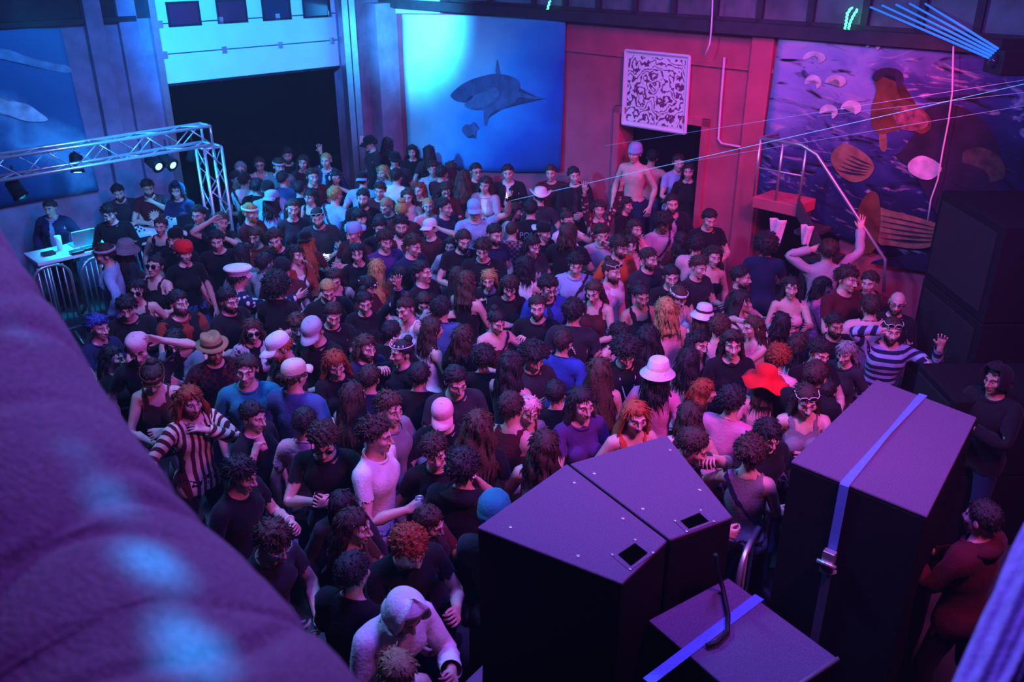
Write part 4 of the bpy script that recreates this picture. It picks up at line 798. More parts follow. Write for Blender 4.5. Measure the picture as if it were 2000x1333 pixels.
def pose(B, a):
    """Bone transforms for a pose: lean, side, twist, head yaw/pitch/tilt, arms, stance."""
    T = {}; J = B.J
    def put(b, Rm, head): T[b] = (Rm, head)
    def child(b, par): Rm, h = T[par]; return Rm @ (J[b] - J[par]) + h
    ln = a.get('lean', 0); sd = a.get('side', 0); tw = a.get('twist', 0)
    Rp = rot((1, 0, 0), ln * 0.45) @ rot((0, 1, 0), sd * 0.3)
    hp = J['pelvis'] + np.array((0, math.sin(R(max(ln, 0))) * 0.16, -0.0))
    put('pelvis', Rp, hp)
    Rs = rot((0, 0, 1), tw * 0.4) @ rot((1, 0, 0), ln * 0.72) @ rot((0, 1, 0), sd * 0.7); put('spine', Rs, child('spine', 'pelvis'))
    Rc = rot((0, 0, 1), tw) @ rot((1, 0, 0), ln) @ rot((0, 1, 0), sd); put('chest', Rc, child('chest', 'spine'))
    Rh = Rc @ rot((1, 0, 0), -ln * 0.6) @ rot((0, 0, 1), a.get('hyaw', 0)) @ rot((1, 0, 0), a.get('hpitch', 0)) @ rot((0, 1, 0), a.get('htilt', 0))
    Rn = np.array(Matrix(Rc).to_quaternion().slerp(Matrix(Rh).to_quaternion(), 0.45).to_matrix())
    put('neck', Rn, child('neck', 'chest')); put('head', Rh, child('head', 'neck'))
    for s, L in ((1, 'l'), (-1, 'r')):
        code = a.get('arms', 'dd')[0 if s == 1 else 1]; tgt, pole, pron, curl = ARMS[code]; jit = a.get('jit', (0,) * 6)
        q = np.array(tgt) + np.array(jit[:3] if s == 1 else jit[3:]) * 0.05
        S = child('ua' + L, 'chest'); up = np.array((0, 0, 1.0))
        if code in 'uv': S = S + Rc @ np.array((-s * 0.02, 0, 0.035))
        base = Rc if code in 'ckmhxepqb' else rot((0, 0, 1), tw)
        t = base @ np.array((q[0] * s, -q[1], q[2])); pl = base @ np.array((pole[0] * s, -pole[1], pole[2]))
        l1, l2 = 0.285, 0.255; d = np.linalg.norm(t); dd = min(max(d, 0.09), (l1 + l2) * 0.995); t = t / d * dd
        ca = (l1 * l1 + dd * dd - l2 * l2) / (2 * l1 * dd); ax = t / dd; pl = pl - ax * (pl @ ax); pl /= np.linalg.norm(pl)
        E = S + l1 * (ax * ca + pl * math.sqrt(max(0, 1 - ca * ca))); Wr = S + t
        u0 = ARM * (s, 1, 1); fw = np.array((0, -1.0, 0)); h0 = np.cross(u0, fw)
        d1 = (E - S) / l1; d2 = (Wr - E) / np.linalg.norm(Wr - E); hx = np.cross(d1, d2)
        if np.linalg.norm(hx) < 0.05: hx = np.cross(d1, rot((0, 0, 1), tw) @ fw)
        put('ua' + L, frame(d1, hx) @ frame(u0, h0).T, S); Rf = frame(d2, hx) @ frame(u0, h0).T; put('fa' + L, Rf, E)
        Rha = rot(d2, -s * pron) @ Rf; put('ha' + L, Rha, Wr)
        cl = a.get('curl' + L, curl); yax = Rha @ np.array((0, 1.0, 0))
        Rp1 = rot(yax, s * (cl - 14)) @ Rha; put('fp' + L, Rp1, child('fp' + L, 'ha' + L))
        Rp2 = rot(yax, s * (cl - 14 + max(-25, cl * 0.95 - 20))) @ Rha; put('fd' + L, Rp2, child('fd' + L, 'fp' + L))
        nn = Rha @ u0; put('th' + L, rot(nn, s * max(0, cl - 25) * 0.7) @ Rha, child('th' + L, 'ha' + L))
        sp = a.get('stance', 0) ; ang = s * a.get('step', 0)
        Rt = rot((0, 1, 0), -s * sp) @ rot((1, 0, 0), ang); put('tl' + L, Rt, child('tl' + L, 'pelvis'))
        put('sl' + L, rot((0, 1, 0), -s * sp) @ rot((1, 0, 0), ang + abs(a.get('step', 0)) * 0.7), child('sl' + L, 'tl' + L)); put('fo' + L, rot((0, 1, 0), 0), child('fo' + L, 'sl' + L))
    return T
def skin(B, T, V, W):
    M = np.zeros((len(BONES), 3, 4))
    for b, (Rm, h) in T.items(): M[BI[b], :, :3] = Rm; M[BI[b], :, 3] = h - Rm @ B.J[b]
    G = np.tensordot(W, M, (1, 0)); return np.einsum('nij,nj->ni', G[:, :, :3], V) + G[:, :, 3]
# ------------------------------------------------------------------ dressing
SKIN = {'p': (0.56, 0.36, 0.29), 'm': (0.45, 0.27, 0.20), 'o': (0.36, 0.205, 0.14), 'b': (0.15, 0.075, 0.05)}
def skin_mat(k):
    n = 'skin_' + k
    if n in MATS: return MATS[n]
    m = mat(n, SKIN[k], 0.48, noise=0.10, scale=14, bump=0.05, bscale=180, spec=0.4); nt = m.node_tree; b = nt.nodes['Principled BSDF']
    at_ = nt.nodes.new('ShaderNodeAttribute'); at_.attribute_name = 'paint'
    mx = nt.nodes.new('ShaderNodeMix'); mx.data_type = 'RGBA'; mx.blend_type = 'MULTIPLY'; mx.inputs[0].default_value = 1
    nt.links.new(b.inputs['Base Color'].links[0].from_socket, mx.inputs[6]); nt.links.new(at_.outputs['Color'], mx.inputs[7]); nt.links.new(mx.outputs[2], b.inputs['Base Color'])
    return m
COL = dict(black='#17151a', char='#2b2a30', grey='#77757c', lgrey='#a5a2aa', white='#d9d6d4', cream='#d2c3a6', navy='#1c2444', blue='#2c469e', denim='#3d5788', lblue='#8da6c9',
           red='#a01f25', scarlet='#e01822', brick='#8a3028', orange='#c0512a', pink='#c8799a', rose='#d9a0a8', maroon='#4c1620', purple='#4b2a68', teal='#1d7f86', green='#3d5a3a', mint='#9fd6c0',
           brown='#4a3024', tan='#9a7650', dbrown='#3a251e', blackhair='#211a1c', blond='#b08a50', red_hair='#8e3a1c', ginger='#a24e2a', greyhair='#8a8688', bluehair='#33408f', khaki='#6a6248', yellow='#c8a23a')
def cloth_mat(spec):
    """'black', 'white~stripe_maroon', 'cream~floral_brown', ..."""
    n = 'cloth_' + spec.replace('~', '_')
    if n in MATS: return MATS[n]
    base, _, pat = spec.partition('~')
    m = mat(n, srgb(COL[base]), 0.85, noise=0.12, scale=9, bump=0.25, bscale=55, spec=0.15)
    b = m.node_tree.nodes['Principled BSDF']; b.inputs['Sheen Weight'].default_value = 0.06
    if pat:
        kind, _, c2 = pat.partition('_'); nt = m.node_tree
        a = nt.nodes.new('ShaderNodeAttribute'); a.attribute_name = 'rest'
        if kind in ('stripe', 'hoop'):
            t = nt.nodes.new('ShaderNodeTexWave'); t.wave_type = 'BANDS'; t.bands_direction = 'X' if kind == 'stripe' else 'Z'
            t.inputs['Scale'].default_value = 6.5 if kind == 'stripe' else 4.5; t.inputs['Distortion'].default_value = 0.0; out = t.outputs['Fac']; lo, hi = 0.42, 0.58
        elif kind == 'check':
            t = nt.nodes.new('ShaderNodeTexChecker'); t.inputs['Scale'].default_value = 30; out = t.outputs['Fac']; lo, hi = 0.4, 0.6
        else:
            t = nt.nodes.new('ShaderNodeTexVoronoi' if kind == 'floral' else 'ShaderNodeTexNoise')
            t.inputs['Scale'].default_value = {'floral': 22, 'tie': 7, 'camo': 14}[kind]; out = t.outputs['Distance' if kind == 'floral' else 'Fac']; lo, hi = (0.30, 0.42) if kind == 'floral' else (0.46, 0.54)
        nt.links.new(a.outputs['Vector'], t.inputs['Vector']); r = nt.nodes.new('ShaderNodeValToRGB'); r.color_ramp.elements[0].position = lo; r.color_ramp.elements[1].position = hi
        r.color_ramp.elements[0].color = (*srgb(COL[base]), 1); r.color_ramp.elements[1].color = (*srgb(COL[c2]), 1)
        nt.links.new(out, r.inputs[0]); nt.links.new(r.outputs[0], b.inputs['Base Color'])
    return m
def hair_mat(c): return mat('hair_' + c, srgb(COL[c]), 0.55, noise=0.35, scale=45, bump=0.5, bscale=120, spec=0.4)
def raw_mesh(name, V, F, m, parent, paint=None, rest=None):
    me = bpy.data.meshes.new(name); V = np.ascontiguousarray(V, np.float32); F = np.asarray(F)
    me.vertices.add(len(V)); me.vertices.foreach_set('co', V.ravel())
    k = F.shape[1]; me.loops.add(F.size); me.loops.foreach_set('vertex_index', F.ravel().astype(np.int32))
    me.polygons.add(len(F)); me.polygons.foreach_set('loop_start', np.arange(0, F.size, k, dtype=np.int32)); me.polygons.foreach_set('use_smooth', np.ones(len(F), bool))
    if paint is not None:
        a = me.attributes.new('paint', 'FLOAT_COLOR', 'POINT'); a.data.foreach_set('color', np.hstack((paint, np.ones((len(V), 1)))).astype(np.float32).ravel())
    if rest is not None:
        a = me.attributes.new('rest', 'FLOAT_VECTOR', 'POINT'); a.data.foreach_set('vector', np.ascontiguousarray(rest, np.float32).ravel())
    me.update(calc_edges=True); me.materials.append(m)
    o = bpy.data.objects.new(name, me); C.objects.link(o); o.parent = parent; return o
def shell(B, T, mask, off, rng, flare=0.0, wr=0.004, k=1.0, grow=None, loose=False):
    F = B.F[mask]; ids = np.unique(F); lut = np.zeros(len(B.V), int); lut[ids] = np.arange(len(ids)); F = lut[F]
    S, N, V = (B.S2 if loose else B.S)[ids], (B.S2_N if loose else B.S_N)[ids], B.V[ids]
    o = off + flare * sstep(S[:, 2], 1.2, 0.9)
    ph = rng.uniform(0, 6.28, 6); x, y, z = V.T
    wv = np.sin(31 * z + 9 * x + ph[0]) * np.sin(17 * x - 12 * y + ph[1]) + 0.7 * np.sin(52 * z - 23 * x + ph[2]) * np.sin(29 * y + 13 * z + ph[3])
    if grow is not None: o = o + grow(V)
    P = S + N * (o + wr * wv)[:, None]
    gap = np.einsum('ij,ij->i', P - V, B.N[ids]); P += B.N[ids] * np.clip((0.0096 if off < 0.021 else off * 0.8) - gap, 0, 0.06)[:, None]
    return skin(B, T, P, B.W[ids]) * k, F, S
def top_mask(B, kind):
    c = B.cen; z = c[:, 2]; ax = np.abs(c[:, 0]); tor = (B.istor | B.isleg) & B.crew & (z > 0.875)
    front = (ax < 0.05) & (c[:, 1] < 0.02)
    if kind in ('tee', 'print'): return tor | (B.isarm & (B.armt < 0.17) & (z > 0.9))
    if kind in ('long', 'hoodie', 'shirt'): return tor | (B.isarm & (B.armt < 0.535))
    if kind == 'jacket': return (tor & ~front) | (B.isarm & (B.armt < 0.535))
    if kind == 'open': return (tor & ~front) | (B.isarm & (B.armt < 0.17))
    if kind == 'vest': return tor & ~front & (ax < 0.2)
    straps = (z > 1.335) & (ax > 0.065) & (ax < 0.105) & B.istor & B.crew & (z < 1.5)
    body = (B.istor | B.isleg) & (z <= 1.335) & (z > 0.875)
    if kind == 'tank': return body | (B.istor & B.scoop & (ax < 0.105) & (z > 1.3)) | straps
    if kind == 'crop': return (body & (z > 1.15)) | straps | (B.istor & B.scoop & (ax < 0.105) & (z > 1.3))
    if kind == 'strapless': return body & (z > 1.035)
    if kind == 'bra': return (B.istor & (z <= 1.335) & (z > 1.15)) | straps
    raise ValueError(kind)
HC = np.array((0, 0.008, HZ + 0.02))
def head_r(d):
    # distance from HC to the skull (an ellipsoid) along unit directions d
    c = np.array((0, 0.012, HZ + 0.028)) - HC; r = np.array((0.0775, 0.0955, 0.086)); q = d / r; e = c / r
    b = q @ e; A = (q * q).sum(1); return (b + np.sqrt(np.maximum(b * b - A * (e @ e - 1), 0))) / A
def ball_grid(n=48, m=26):
    th = np.linspace(0.02, math.pi - 0.02, m); ph = np.linspace(0, 2 * math.pi, n, endpoint=False)
    t, p = np.meshgrid(th, ph, indexing='ij'); d = np.stack((np.sin(t) * np.sin(p), -np.sin(t) * np.cos(p), np.cos(t)), -1).reshape(-1, 3)
    i = np.arange(m - 1)[:, None] * n + np.arange(n)[None]; j = np.arange(m - 1)[:, None] * n + (np.arange(n)[None] + 1) % n
    return d, np.stack((i, i + n, j + n, j), -1).reshape(-1, 4), p.ravel(), t.ravel()
BG = ball_grid()
def tufts(P, D, L, wd, rng):
    """Small tapering locks growing from points P along D, drooping at the tip."""
    n = len(P); D = D / np.linalg.norm(D, axis=1, keepdims=True); a = np.cross(D, rng.normal(size=(n, 3))); a /= np.linalg.norm(a, axis=1, keepdims=True); b = np.cross(D, a)
    L = (L * rng.uniform(0.6, 1.25, n))[:, None]; k = [(math.cos(t), math.sin(t)) for t in (0, 2.1, 4.2)]
    mid = P + D * L * 0.55; tip = P + D * L * 0.9 + np.array((0, 0, -0.25)) * L; rows = [P + (a * c + b * s) * wd for c, s in k] + [mid + (a * c + b * s) * wd * 0.75 for c, s in k] + [tip]
    V = np.stack(rows, 1).reshape(-1, 3); q = []
    for i in range(3): j = (i + 1) % 3; q += [(i, j, 3 + j, 3 + i), (3 + i, 3 + j, 6, 6)]
    return V, (np.arange(n)[:, None, None] * 7 + np.array(q)[None]).reshape(-1, 4)
def hair_cap(t, lump, freq, rng, low=-0.75, fringe=0.55, lift=0.0, nt=0, tl=0.03, up=0.5, tw=0.007):
    d, F, p, th = BG; el = math.pi / 2 - th; a = np.abs((p + math.pi) % (2 * math.pi) - math.pi)          # a: 0 at the face
    line = np.interp(a, [0, 0.6, 1.0, 1.25, 1.45, 1.7, 2.2, 3.15], [fringe, fringe * 0.85, 0.34, 0.10, -0.22, -0.05, low * 0.7, low]) + rng.uniform(-0.05, 0.05) + 0.05 * np.sin(7 * p + rng.uniform(0, 6))
    msk = sstep(el - line, -0.08, 0.42 if t < 0.03 else 0.2) ** 0.7
    ph = rng.uniform(0, 6.28, 9); q = d * freq
    nz = np.sin(q[:, 0] + ph[0]) * np.sin(q[:, 1] * 1.1 + ph[1]) + np.sin(q[:, 2] * 1.2 + ph[2] + q[:, 0]) * 0.8 + 0.6 * np.sin(q[:, 1] * 2.1 + ph[3] + q[:, 2] * 1.7) + 0.5 * np.sin(2.7 * q[:, 0] + ph[4] - q[:, 1])
    rr = head_r(d); r = rr + np.where(msk > 0.02, 0.003, 0) + (t + lump * nz * 0.45 + lift * np.clip(el, 0, 2)) * msk - 0.02 * (msk < 0.02)
    r = np.where(el < -1.0, 0.05, r); V = HC + d * r[:, None]
    if nt:
        pool = np.nonzero((msk > 0.25) & (el > -0.8))[0]; wt = np.sin(th[pool]) + 0.02; i = rng.choice(pool, nt, p=wt / wt.sum()); dd = d[i] + rng.normal(size=(nt, 3)) * 0.04; dd /= np.linalg.norm(dd, axis=1, keepdims=True)
        g = np.array((rng.uniform(-0.4, 0.4), rng.uniform(-0.6, 0.4), -1.0)); tan = g - dd * (dd @ g)[:, None]; tan /= np.linalg.norm(tan, axis=1, keepdims=True) + 1e-6
        return join((V, F), tufts(HC + dd * (r[i] - 0.004)[:, None], dd * up + tan * (1 - up) + rng.normal(size=(nt, 3)) * 0.28, tl, tw, rng))
    return V, F
def hair_fall(L, rng, wide=0.03, wave=0.006, front=0.0, thick=0.028):
    nz_, na = 16, 26; al = np.interp(np.linspace(0, 1, nz_), [0, 0.3, 1], [2.05, 1.85 + front, 1.45 + front]); V = []
    ph = rng.uniform(0, 6.28, 6); top = HZ + 0.075
    for j in range(nz_):
        s = j / (nz_ - 1); z = top - s * (L + 0.075); drop = max(0, HZ - 0.06 - z)
        ao = np.interp(z, [HZ - 0.26, HZ - 0.16, HZ - 0.02, HZ + 0.05, top], [0.125 + wide, 0.108 + wide, 0.088 + wide * 0.6, 0.084 + wide * 0.4, 0.06])
        bo = np.interp(z, [HZ - 0.26, HZ - 0.16, HZ, HZ + 0.05, top], [0.135, 0.115, 0.105, 0.104, 0.075]) + wide * 0.4
        tk = thick * (1 - 0.5 * s)
        ang = np.linspace(-al[j], al[j], na)
        st = wave * (np.sin(9 * ang + ph[0] + 5 * s) + 0.7 * np.sin(19 * ang + ph[1] - 7 * s)) + wave * 0.8 * np.sin(14 * s + 3 * ang + ph[2])
        for q, sg in ((0.0, 1), (-tk, -1)):
            an = ang if sg == 1 else ang[::-1]; s2 = st if sg == 1 else st[::-1]
            V.append(np.stack(((ao + q + s2) * np.sin(an), 0.016 + (bo + q + s2) * np.cos(an), np.full(na, z) - 0.012 * np.abs(np.sin(6 * an + ph[3])) * s), 1))
    V = np.concatenate(V); n = 2 * na
    i = np.arange(nz_ - 1)[:, None] * n + np.arange(n)[None]; j = np.arange(nz_ - 1)[:, None] * n + (np.arange(n)[None] + 1) % n
    F = np.stack((i, i + n, j + n, j), -1).reshape(-1, 4)
    k = rng.integers(3, nz_ - 1, 90); kk = rng.integers(1, na - 1, 90); P = V[k * n + kk]; out = P * (1, 1, 0); out /= np.linalg.norm(out, axis=1, keepdims=True); lk = tufts(P - out * 0.004, out * 0.10 + np.array((0, 0, -1.0)) + rng.normal(size=(90, 3)) * (0.08 + wave * 12), 0.11, 0.010, rng)
    e = (nz_ - 1) * n; caps = [(e + k, e + n - 1 - k, e + n - 2 - k, e + k + 1) for k in range(na - 1)] + [(k + 1, n - 2 - k, n - 1 - k, k) for k in range(na - 1)]
    return join((V, np.concatenate((F, np.array(caps)))), lk)
def join(*parts):
    V, F, k = [], [], 0
    for v, f in parts:
        f = np.asarray(f)
        if f.shape[1] == 3: f = np.hstack((f, f[:, 2:]))
        V.append(v); F.append(f + k); k += len(v)
    return np.concatenate(V), np.concatenate(F)
def blob(c, r, rng=None, lump=0.0, fr=8.0, n=16, m=10):
    d, F, _, _ = ball_grid(n, m); c = np.array(c, float); r = np.array(r, float) * np.ones(3); q = d * fr
    s = 1 + lump * (np.sin(q[:, 0] + 1) * np.sin(q[:, 1] + 2) + np.sin(q[:, 2] * 1.3))
    return c + d * r * s[:, None], F
def hair_geo(st, rng):
    Z = HZ
    if st == 'buzz': return hair_cap(0.004, 0.001, 9, rng, nt=0)
    if st == 'short': return hair_cap(0.008, 0.005, 8, rng, lift=0.006, nt=190, tl=0.026, up=0.35, tw=0.006)
    if st == 'quiff': return hair_cap(0.007, 0.004, 9, rng, lift=0.013, fringe=0.5, nt=190, tl=0.034, up=0.6, tw=0.006)
    if st == 'messy': return hair_cap(0.016, 0.010, 10, rng, fringe=0.42, nt=260, tl=0.042, up=0.4, tw=0.006)
    if st == 'fringe': return hair_cap(0.012, 0.006, 9, rng, fringe=0.32, nt=220, tl=0.038, up=0.25, tw=0.008)
    if st == 'curly': return hair_cap(0.022, 0.016, 15, rng, fringe=0.46, nt=380, tl=0.024, up=0.7, tw=0.008)
    if st == 'afro': return hair_cap(0.050, 0.020, 17, rng, low=-0.9, fringe=0.5, nt=520, tl=0.030, up=0.8, tw=0.009)
    if st == 'slick': return hair_cap(0.008, 0.002, 7, rng, nt=90, tl=0.045, up=0.1)
    if st == 'bob': return join(hair_cap(0.012, 0.005, 9, rng, fringe=0.42, nt=90, tl=0.07, up=0.12), hair_fall(0.13, rng, 0.014, 0.005))
    if st == 'bangs': return join(hair_cap(0.012, 0.005, 9, rng, fringe=0.24, nt=130, tl=0.06, up=0.12), hair_fall(0.26, rng, 0.014, 0.005))
    if st == 'mid': return join(hair_cap(0.012, 0.006, 9, rng, nt=110, tl=0.05, up=0.2), hair_fall(0.20, rng, 0.016, 0.008))
    if st == 'long': return join(hair_cap(0.010, 0.004, 8, rng, nt=90, tl=0.07, up=0.1), hair_fall(0.38, rng, 0.014, 0.006, 0.1))
    if st == 'vlong': return join(hair_cap(0.011, 0.004, 8, rng, nt=90, tl=0.08, up=0.1), hair_fall(0.50, rng, 0.022, 0.008, 0.05))
    if st == 'wavy': return join(hair_cap(0.016, 0.010, 11, rng, nt=200, tl=0.050, up=0.15, tw=0.006), hair_fall(0.34, rng, 0.034, 0.013, 0.15, 0.035))
    if st == 'bun': return join(hair_cap(0.008, 0.003, 8, rng, nt=70, tl=0.035, up=0.15), blob((0, 0.07, Z + 0.115), (0.04, 0.04, 0.036), rng, 0.08))
    if st == 'pony': return join(hair_cap(0.010, 0.003, 8, rng), blob((0, 0.125, Z + 0.05), (0.03, 0.032, 0.03), rng, 0.05), blob((0, 0.15, Z - 0.06), (0.034, 0.03, 0.12), rng, 0.06))
    if st == 'braids': return join(hair_cap(0.013, 0.006, 16, rng), *[blob((sx * (0.075 + 0.02 * k), 0.03 + 0.03 * k, Z - 0.10), (0.016, 0.016, 0.15), rng, 0.10, 30) for sx in (-1, 1) for k in (0, 1)])
    if st == 'top': return join(hair_cap(0.004, 0.001, 8, rng), blob((0, 0.01, Z + 0.12), (0.055, 0.07, 0.03), rng, 0.08))
    raise ValueError(st)
def ering(r, z, n=36, dy=0.0): 
    t = np.linspace(0, 2 * math.pi, n, endpoint=False); return np.stack((r[0] * np.sin(t), -r[1] * np.cos(t) + 0.01 + dy, np.full(n, HZ) + z), 1)
def loft(rings):
    n = len(rings[0]); V = np.concatenate(rings); i = np.arange(len(rings) - 1)[:, None] * n + np.arange(n)[None]; j = np.arange(len(rings) - 1)[:, None] * n + (np.arange(n)[None] + 1) % n
    return V, np.stack((i, j, j + n, i + n), -1).reshape(-1, 4)
def prof(P): return loft([ering((a, a * 1.2), z) for a, z in P])
def visor(sg=1, ln=0.085, z=0.045, wv=0.0):
    t = np.linspace(-1.15, 1.15, 15); rows = []
    for k, q in enumerate((0.0, 0.5, 1.0)):
        rows.append(np.stack((np.sin(t) * (0.088 + 0.004 * q), sg * (-np.cos(t) * 0.102 - ln * q * np.cos(t * 0.75)) + 0.01, HZ + z - 0.018 * q - 0.03 * (np.sin(t) ** 2) * (0.4 + q) * 0.6), 1))
    top = np.concatenate(rows); bot = top - (0, 0, 0.005); n = 15; F = []
    for r in (0, 1):
        for i in range(14): a = r * n + i; F += [(a, a + 1, a + n + 1, a + n), (a + 45, a + n + 45, a + n + 46, a + 46)]
    for i in range(14): a = 2 * n + i; F.append((a, a + 1, a + 46, a + 45))
    return np.concatenate((top, bot)), np.array(F)
DOME = [(0.086, 0.036), (0.087, 0.06), (0.082, 0.092), (0.065, 0.117), (0.037, 0.128), (0.001, 0.131)]
def hat_geo(kind):
    if kind in ('cap', 'capback'): 
        v, f = prof(DOME); an = np.arctan2(v[:, 0], v[:, 1] - 0.01); v[:, :2] *= (1 - 0.018 * np.exp(-(np.sin(3 * an) / 0.16) ** 2))[:, None]; b, g = blob((0, 0.01, HZ + 0.131), 0.006, n=8, m=6); return [('cap', 0, join((v, f), (b, g))), ('visor', 1, visor(1 if kind == 'cap' else -1))]
    if kind == 'bucket': return [('bucket_hat', 0, prof([(0.089, 0.03), (0.142, -0.005), (0.147, -0.008), (0.146, -0.002), (0.096, 0.046), (0.091, 0.06), (0.081, 0.115), (0.07, 0.128), (0.001, 0.132)])), ('hat_band', 1, prof([(0.0945, 0.053), (0.0935, 0.056), (0.090, 0.076), (0.0885, 0.078)]))]
    if kind == 'fedora':
        v, f = prof([(0.088, 0.04), (0.14, 0.034), (0.142, 0.038), (0.1, 0.05), (0.094, 0.06), (0.088, 0.115), (0.08, 0.142), (0.05, 0.138), (0.001, 0.122)]); x = v[:, 0] / 0.09; top = v[:, 2] > HZ + 0.08
        v[top, 2] -= 0.02 * np.exp(-(x[top] / 0.35) ** 2); v[:, 2] += np.where(v[:, 2] < HZ + 0.045, 0.02 * (v[:, 0] / 0.14) ** 2, 0); return [('fedora', 0, (v, f)), ('hat_band', 1, prof([(0.0975, 0.052), (0.097, 0.056), (0.093, 0.080), (0.0915, 0.082)]))]
    if kind == 'sailor': return [('flat_cap', 0, prof([(0.089, 0.03), (0.092, 0.058), (0.118, 0.085), (0.121, 0.098), (0.112, 0.112), (0.06, 0.120), (0.001, 0.122)])), ('visor', 1, visor(1, 0.05, 0.04))]
    if kind == 'beanie': return [('beanie', 0, prof([(0.088, 0.012), (0.096, 0.014), (0.098, 0.05), (0.094, 0.055), (0.093, 0.075), (0.085, 0.112), (0.062, 0.142), (0.03, 0.155), (0.001, 0.157)]))]
    if kind == 'cowboy':
        v, f = prof([(0.088, 0.038), (0.16, 0.045), (0.162, 0.049), (0.1, 0.05), (0.094, 0.06), (0.084, 0.13), (0.06, 0.145), (0.001, 0.125)]); br = v[:, 2] < HZ + 0.0495; v[br, 2] += 0.06 * (v[br, 0] / 0.16) ** 2 - 0.015 * (v[br, 1] / 0.19) ** 2; return [('cowboy_hat', 0, (v, f)), ('hat_band', 1, prof([(0.0965, 0.054), (0.094, 0.072), (0.092, 0.073)]))]
    if kind == 'sunhat':
        v, f = prof([(0.09, 0.03), (0.15, 0.012), (0.205, -0.02), (0.206, -0.014), (0.15, 0.02), (0.098, 0.042), (0.096, 0.07), (0.088, 0.115), (0.07, 0.134), (0.03, 0.143), (0.001, 0.144)]); r = np.hypot(v[:, 0], v[:, 1]); an = np.arctan2(v[:, 0], v[:, 1]); v[:, 2] += np.where(r > 0.11, 0.022 * np.sin(an * 5) * (r - 0.1) / 0.1, 0); return [('sun_hat', 0, (v, f))]
    if kind == 'wrap':
        r = random.Random(3); g = [prof([(0.092, 0.025), (0.103, 0.03), (0.108, 0.06), (0.104, 0.10), (0.085, 0.135), (0.05, 0.152), (0.001, 0.155)])]; v = g[0][0]; v[:, 2] += 0.006 * np.sin(60 * v[:, 1] + 20 * v[:, 0]); return [('head_wrap', 0, join(g[0], blob((0.02, -0.10, HZ + 0.085), (0.045, 0.03, 0.03), None, 0.15), blob((-0.03, 0.11, HZ + 0.05), (0.04, 0.035, 0.05), None, 0.15)))]
    if kind == 'band': return [('headband', 0, prof([(0.090, 0.042), (0.0975, 0.044), (0.0975, 0.074), (0.090, 0.076)]))]
    if kind == 'bandana': 
        v, f = prof(DOME); v[:, :2] *= 1.01; return [('bandana', 0, join((v, f), blob((0, 0.125, HZ + 0.045), (0.02, 0.018, 0.03), None, 0.1)))]
    if kind == 'crown': return [('tiara', 0, join(prof([(0.096, 0.088), (0.1, 0.088), (0.1, 0.096), (0.096, 0.096)]), *[blob((0.092 * math.sin(t), -0.105 * math.cos(t) + 0.01, HZ + 0.108), (0.008, 0.008, 0.014), n=8, m=6) for t in np.linspace(-1.2, 1.2, 7)]))]
    if kind == 'phones': return [('headphones', 0, join(*[blob((sx * 0.092, 0.01, HZ), (0.02, 0.036, 0.042), n=12, m=8) for sx in (-1, 1)], arc_tube([(math.sin(t) * 0.1, 0.01, HZ + math.cos(t) * 0.118) for t in np.linspace(-1.5, 1.5, 14)], 0.008)))]
    if kind == 'hood':
        d, F, p, th = BG; el = math.pi / 2 - th; a = np.abs((p + math.pi) % (2 * math.pi) - math.pi); r = head_r(d) + 0.028 + 0.012 * np.cos(a + math.pi) * -1 + 0.02 * np.exp(-((a - 0.75) / 0.25) ** 2); r = np.where(el < -0.5, 0.115 + 0.02 * (a / 3), r); v = HC + d * r[:, None]
        keep = ~((a < 0.72) & (el < 0.75) & (el > -1.05))[F].any(1) & ~((el < -1.0)[F].all(1)); return [('hood', 0, (v, F[keep]))]
    raise ValueError(kind)
def arc_tube(pts, r, n=8):
    m = MB().tube(pts, r, n, cap=False); return np.array(m.V), np.array(m.F)
def glasses_geo(up, small=False):
    z, y = (HZ + 0.006, -0.101) if not up else (HZ + 0.082, -0.085); out = []; lens = []
    rx, rz = (0.023, 0.013) if small else (0.027, 0.020)
    for s in (-1, 1):
        t = np.linspace(0, 2 * math.pi, 20); pts = [(s * 0.033 + rx * math.cos(q), y + 0.006 * abs(math.cos(q)), z + rz * math.sin(q)) for q in t]
        out.append(arc_tube(pts, 0.0032, 6)); out.append(arc_tube([(s * (0.033 + rx), y + 0.004, z + 0.004), (s * 0.080, y + 0.03, z + 0.006), (s * 0.084, 0.02, z + 0.002)], 0.003, 6))
        lens.append(blob((s * 0.033, y + 0.001, z), (rx - 0.001, 0.003, rz - 0.001), n=16, m=8))
    out.append(arc_tube([(-0.008, y, z + 0.004), (0.008, y, z + 0.004)], 0.003, 6))
    return join(*out), join(*lens)
BODIES = {}
def the_body(f, lod):
    k = (f, lod)
    if k not in BODIES: BODIES[k] = make_body(f, *((0.09, 0.75) if lod == 0 else (0.04, 0.6)))
    return BODIES[k]
ITEM_M = {}
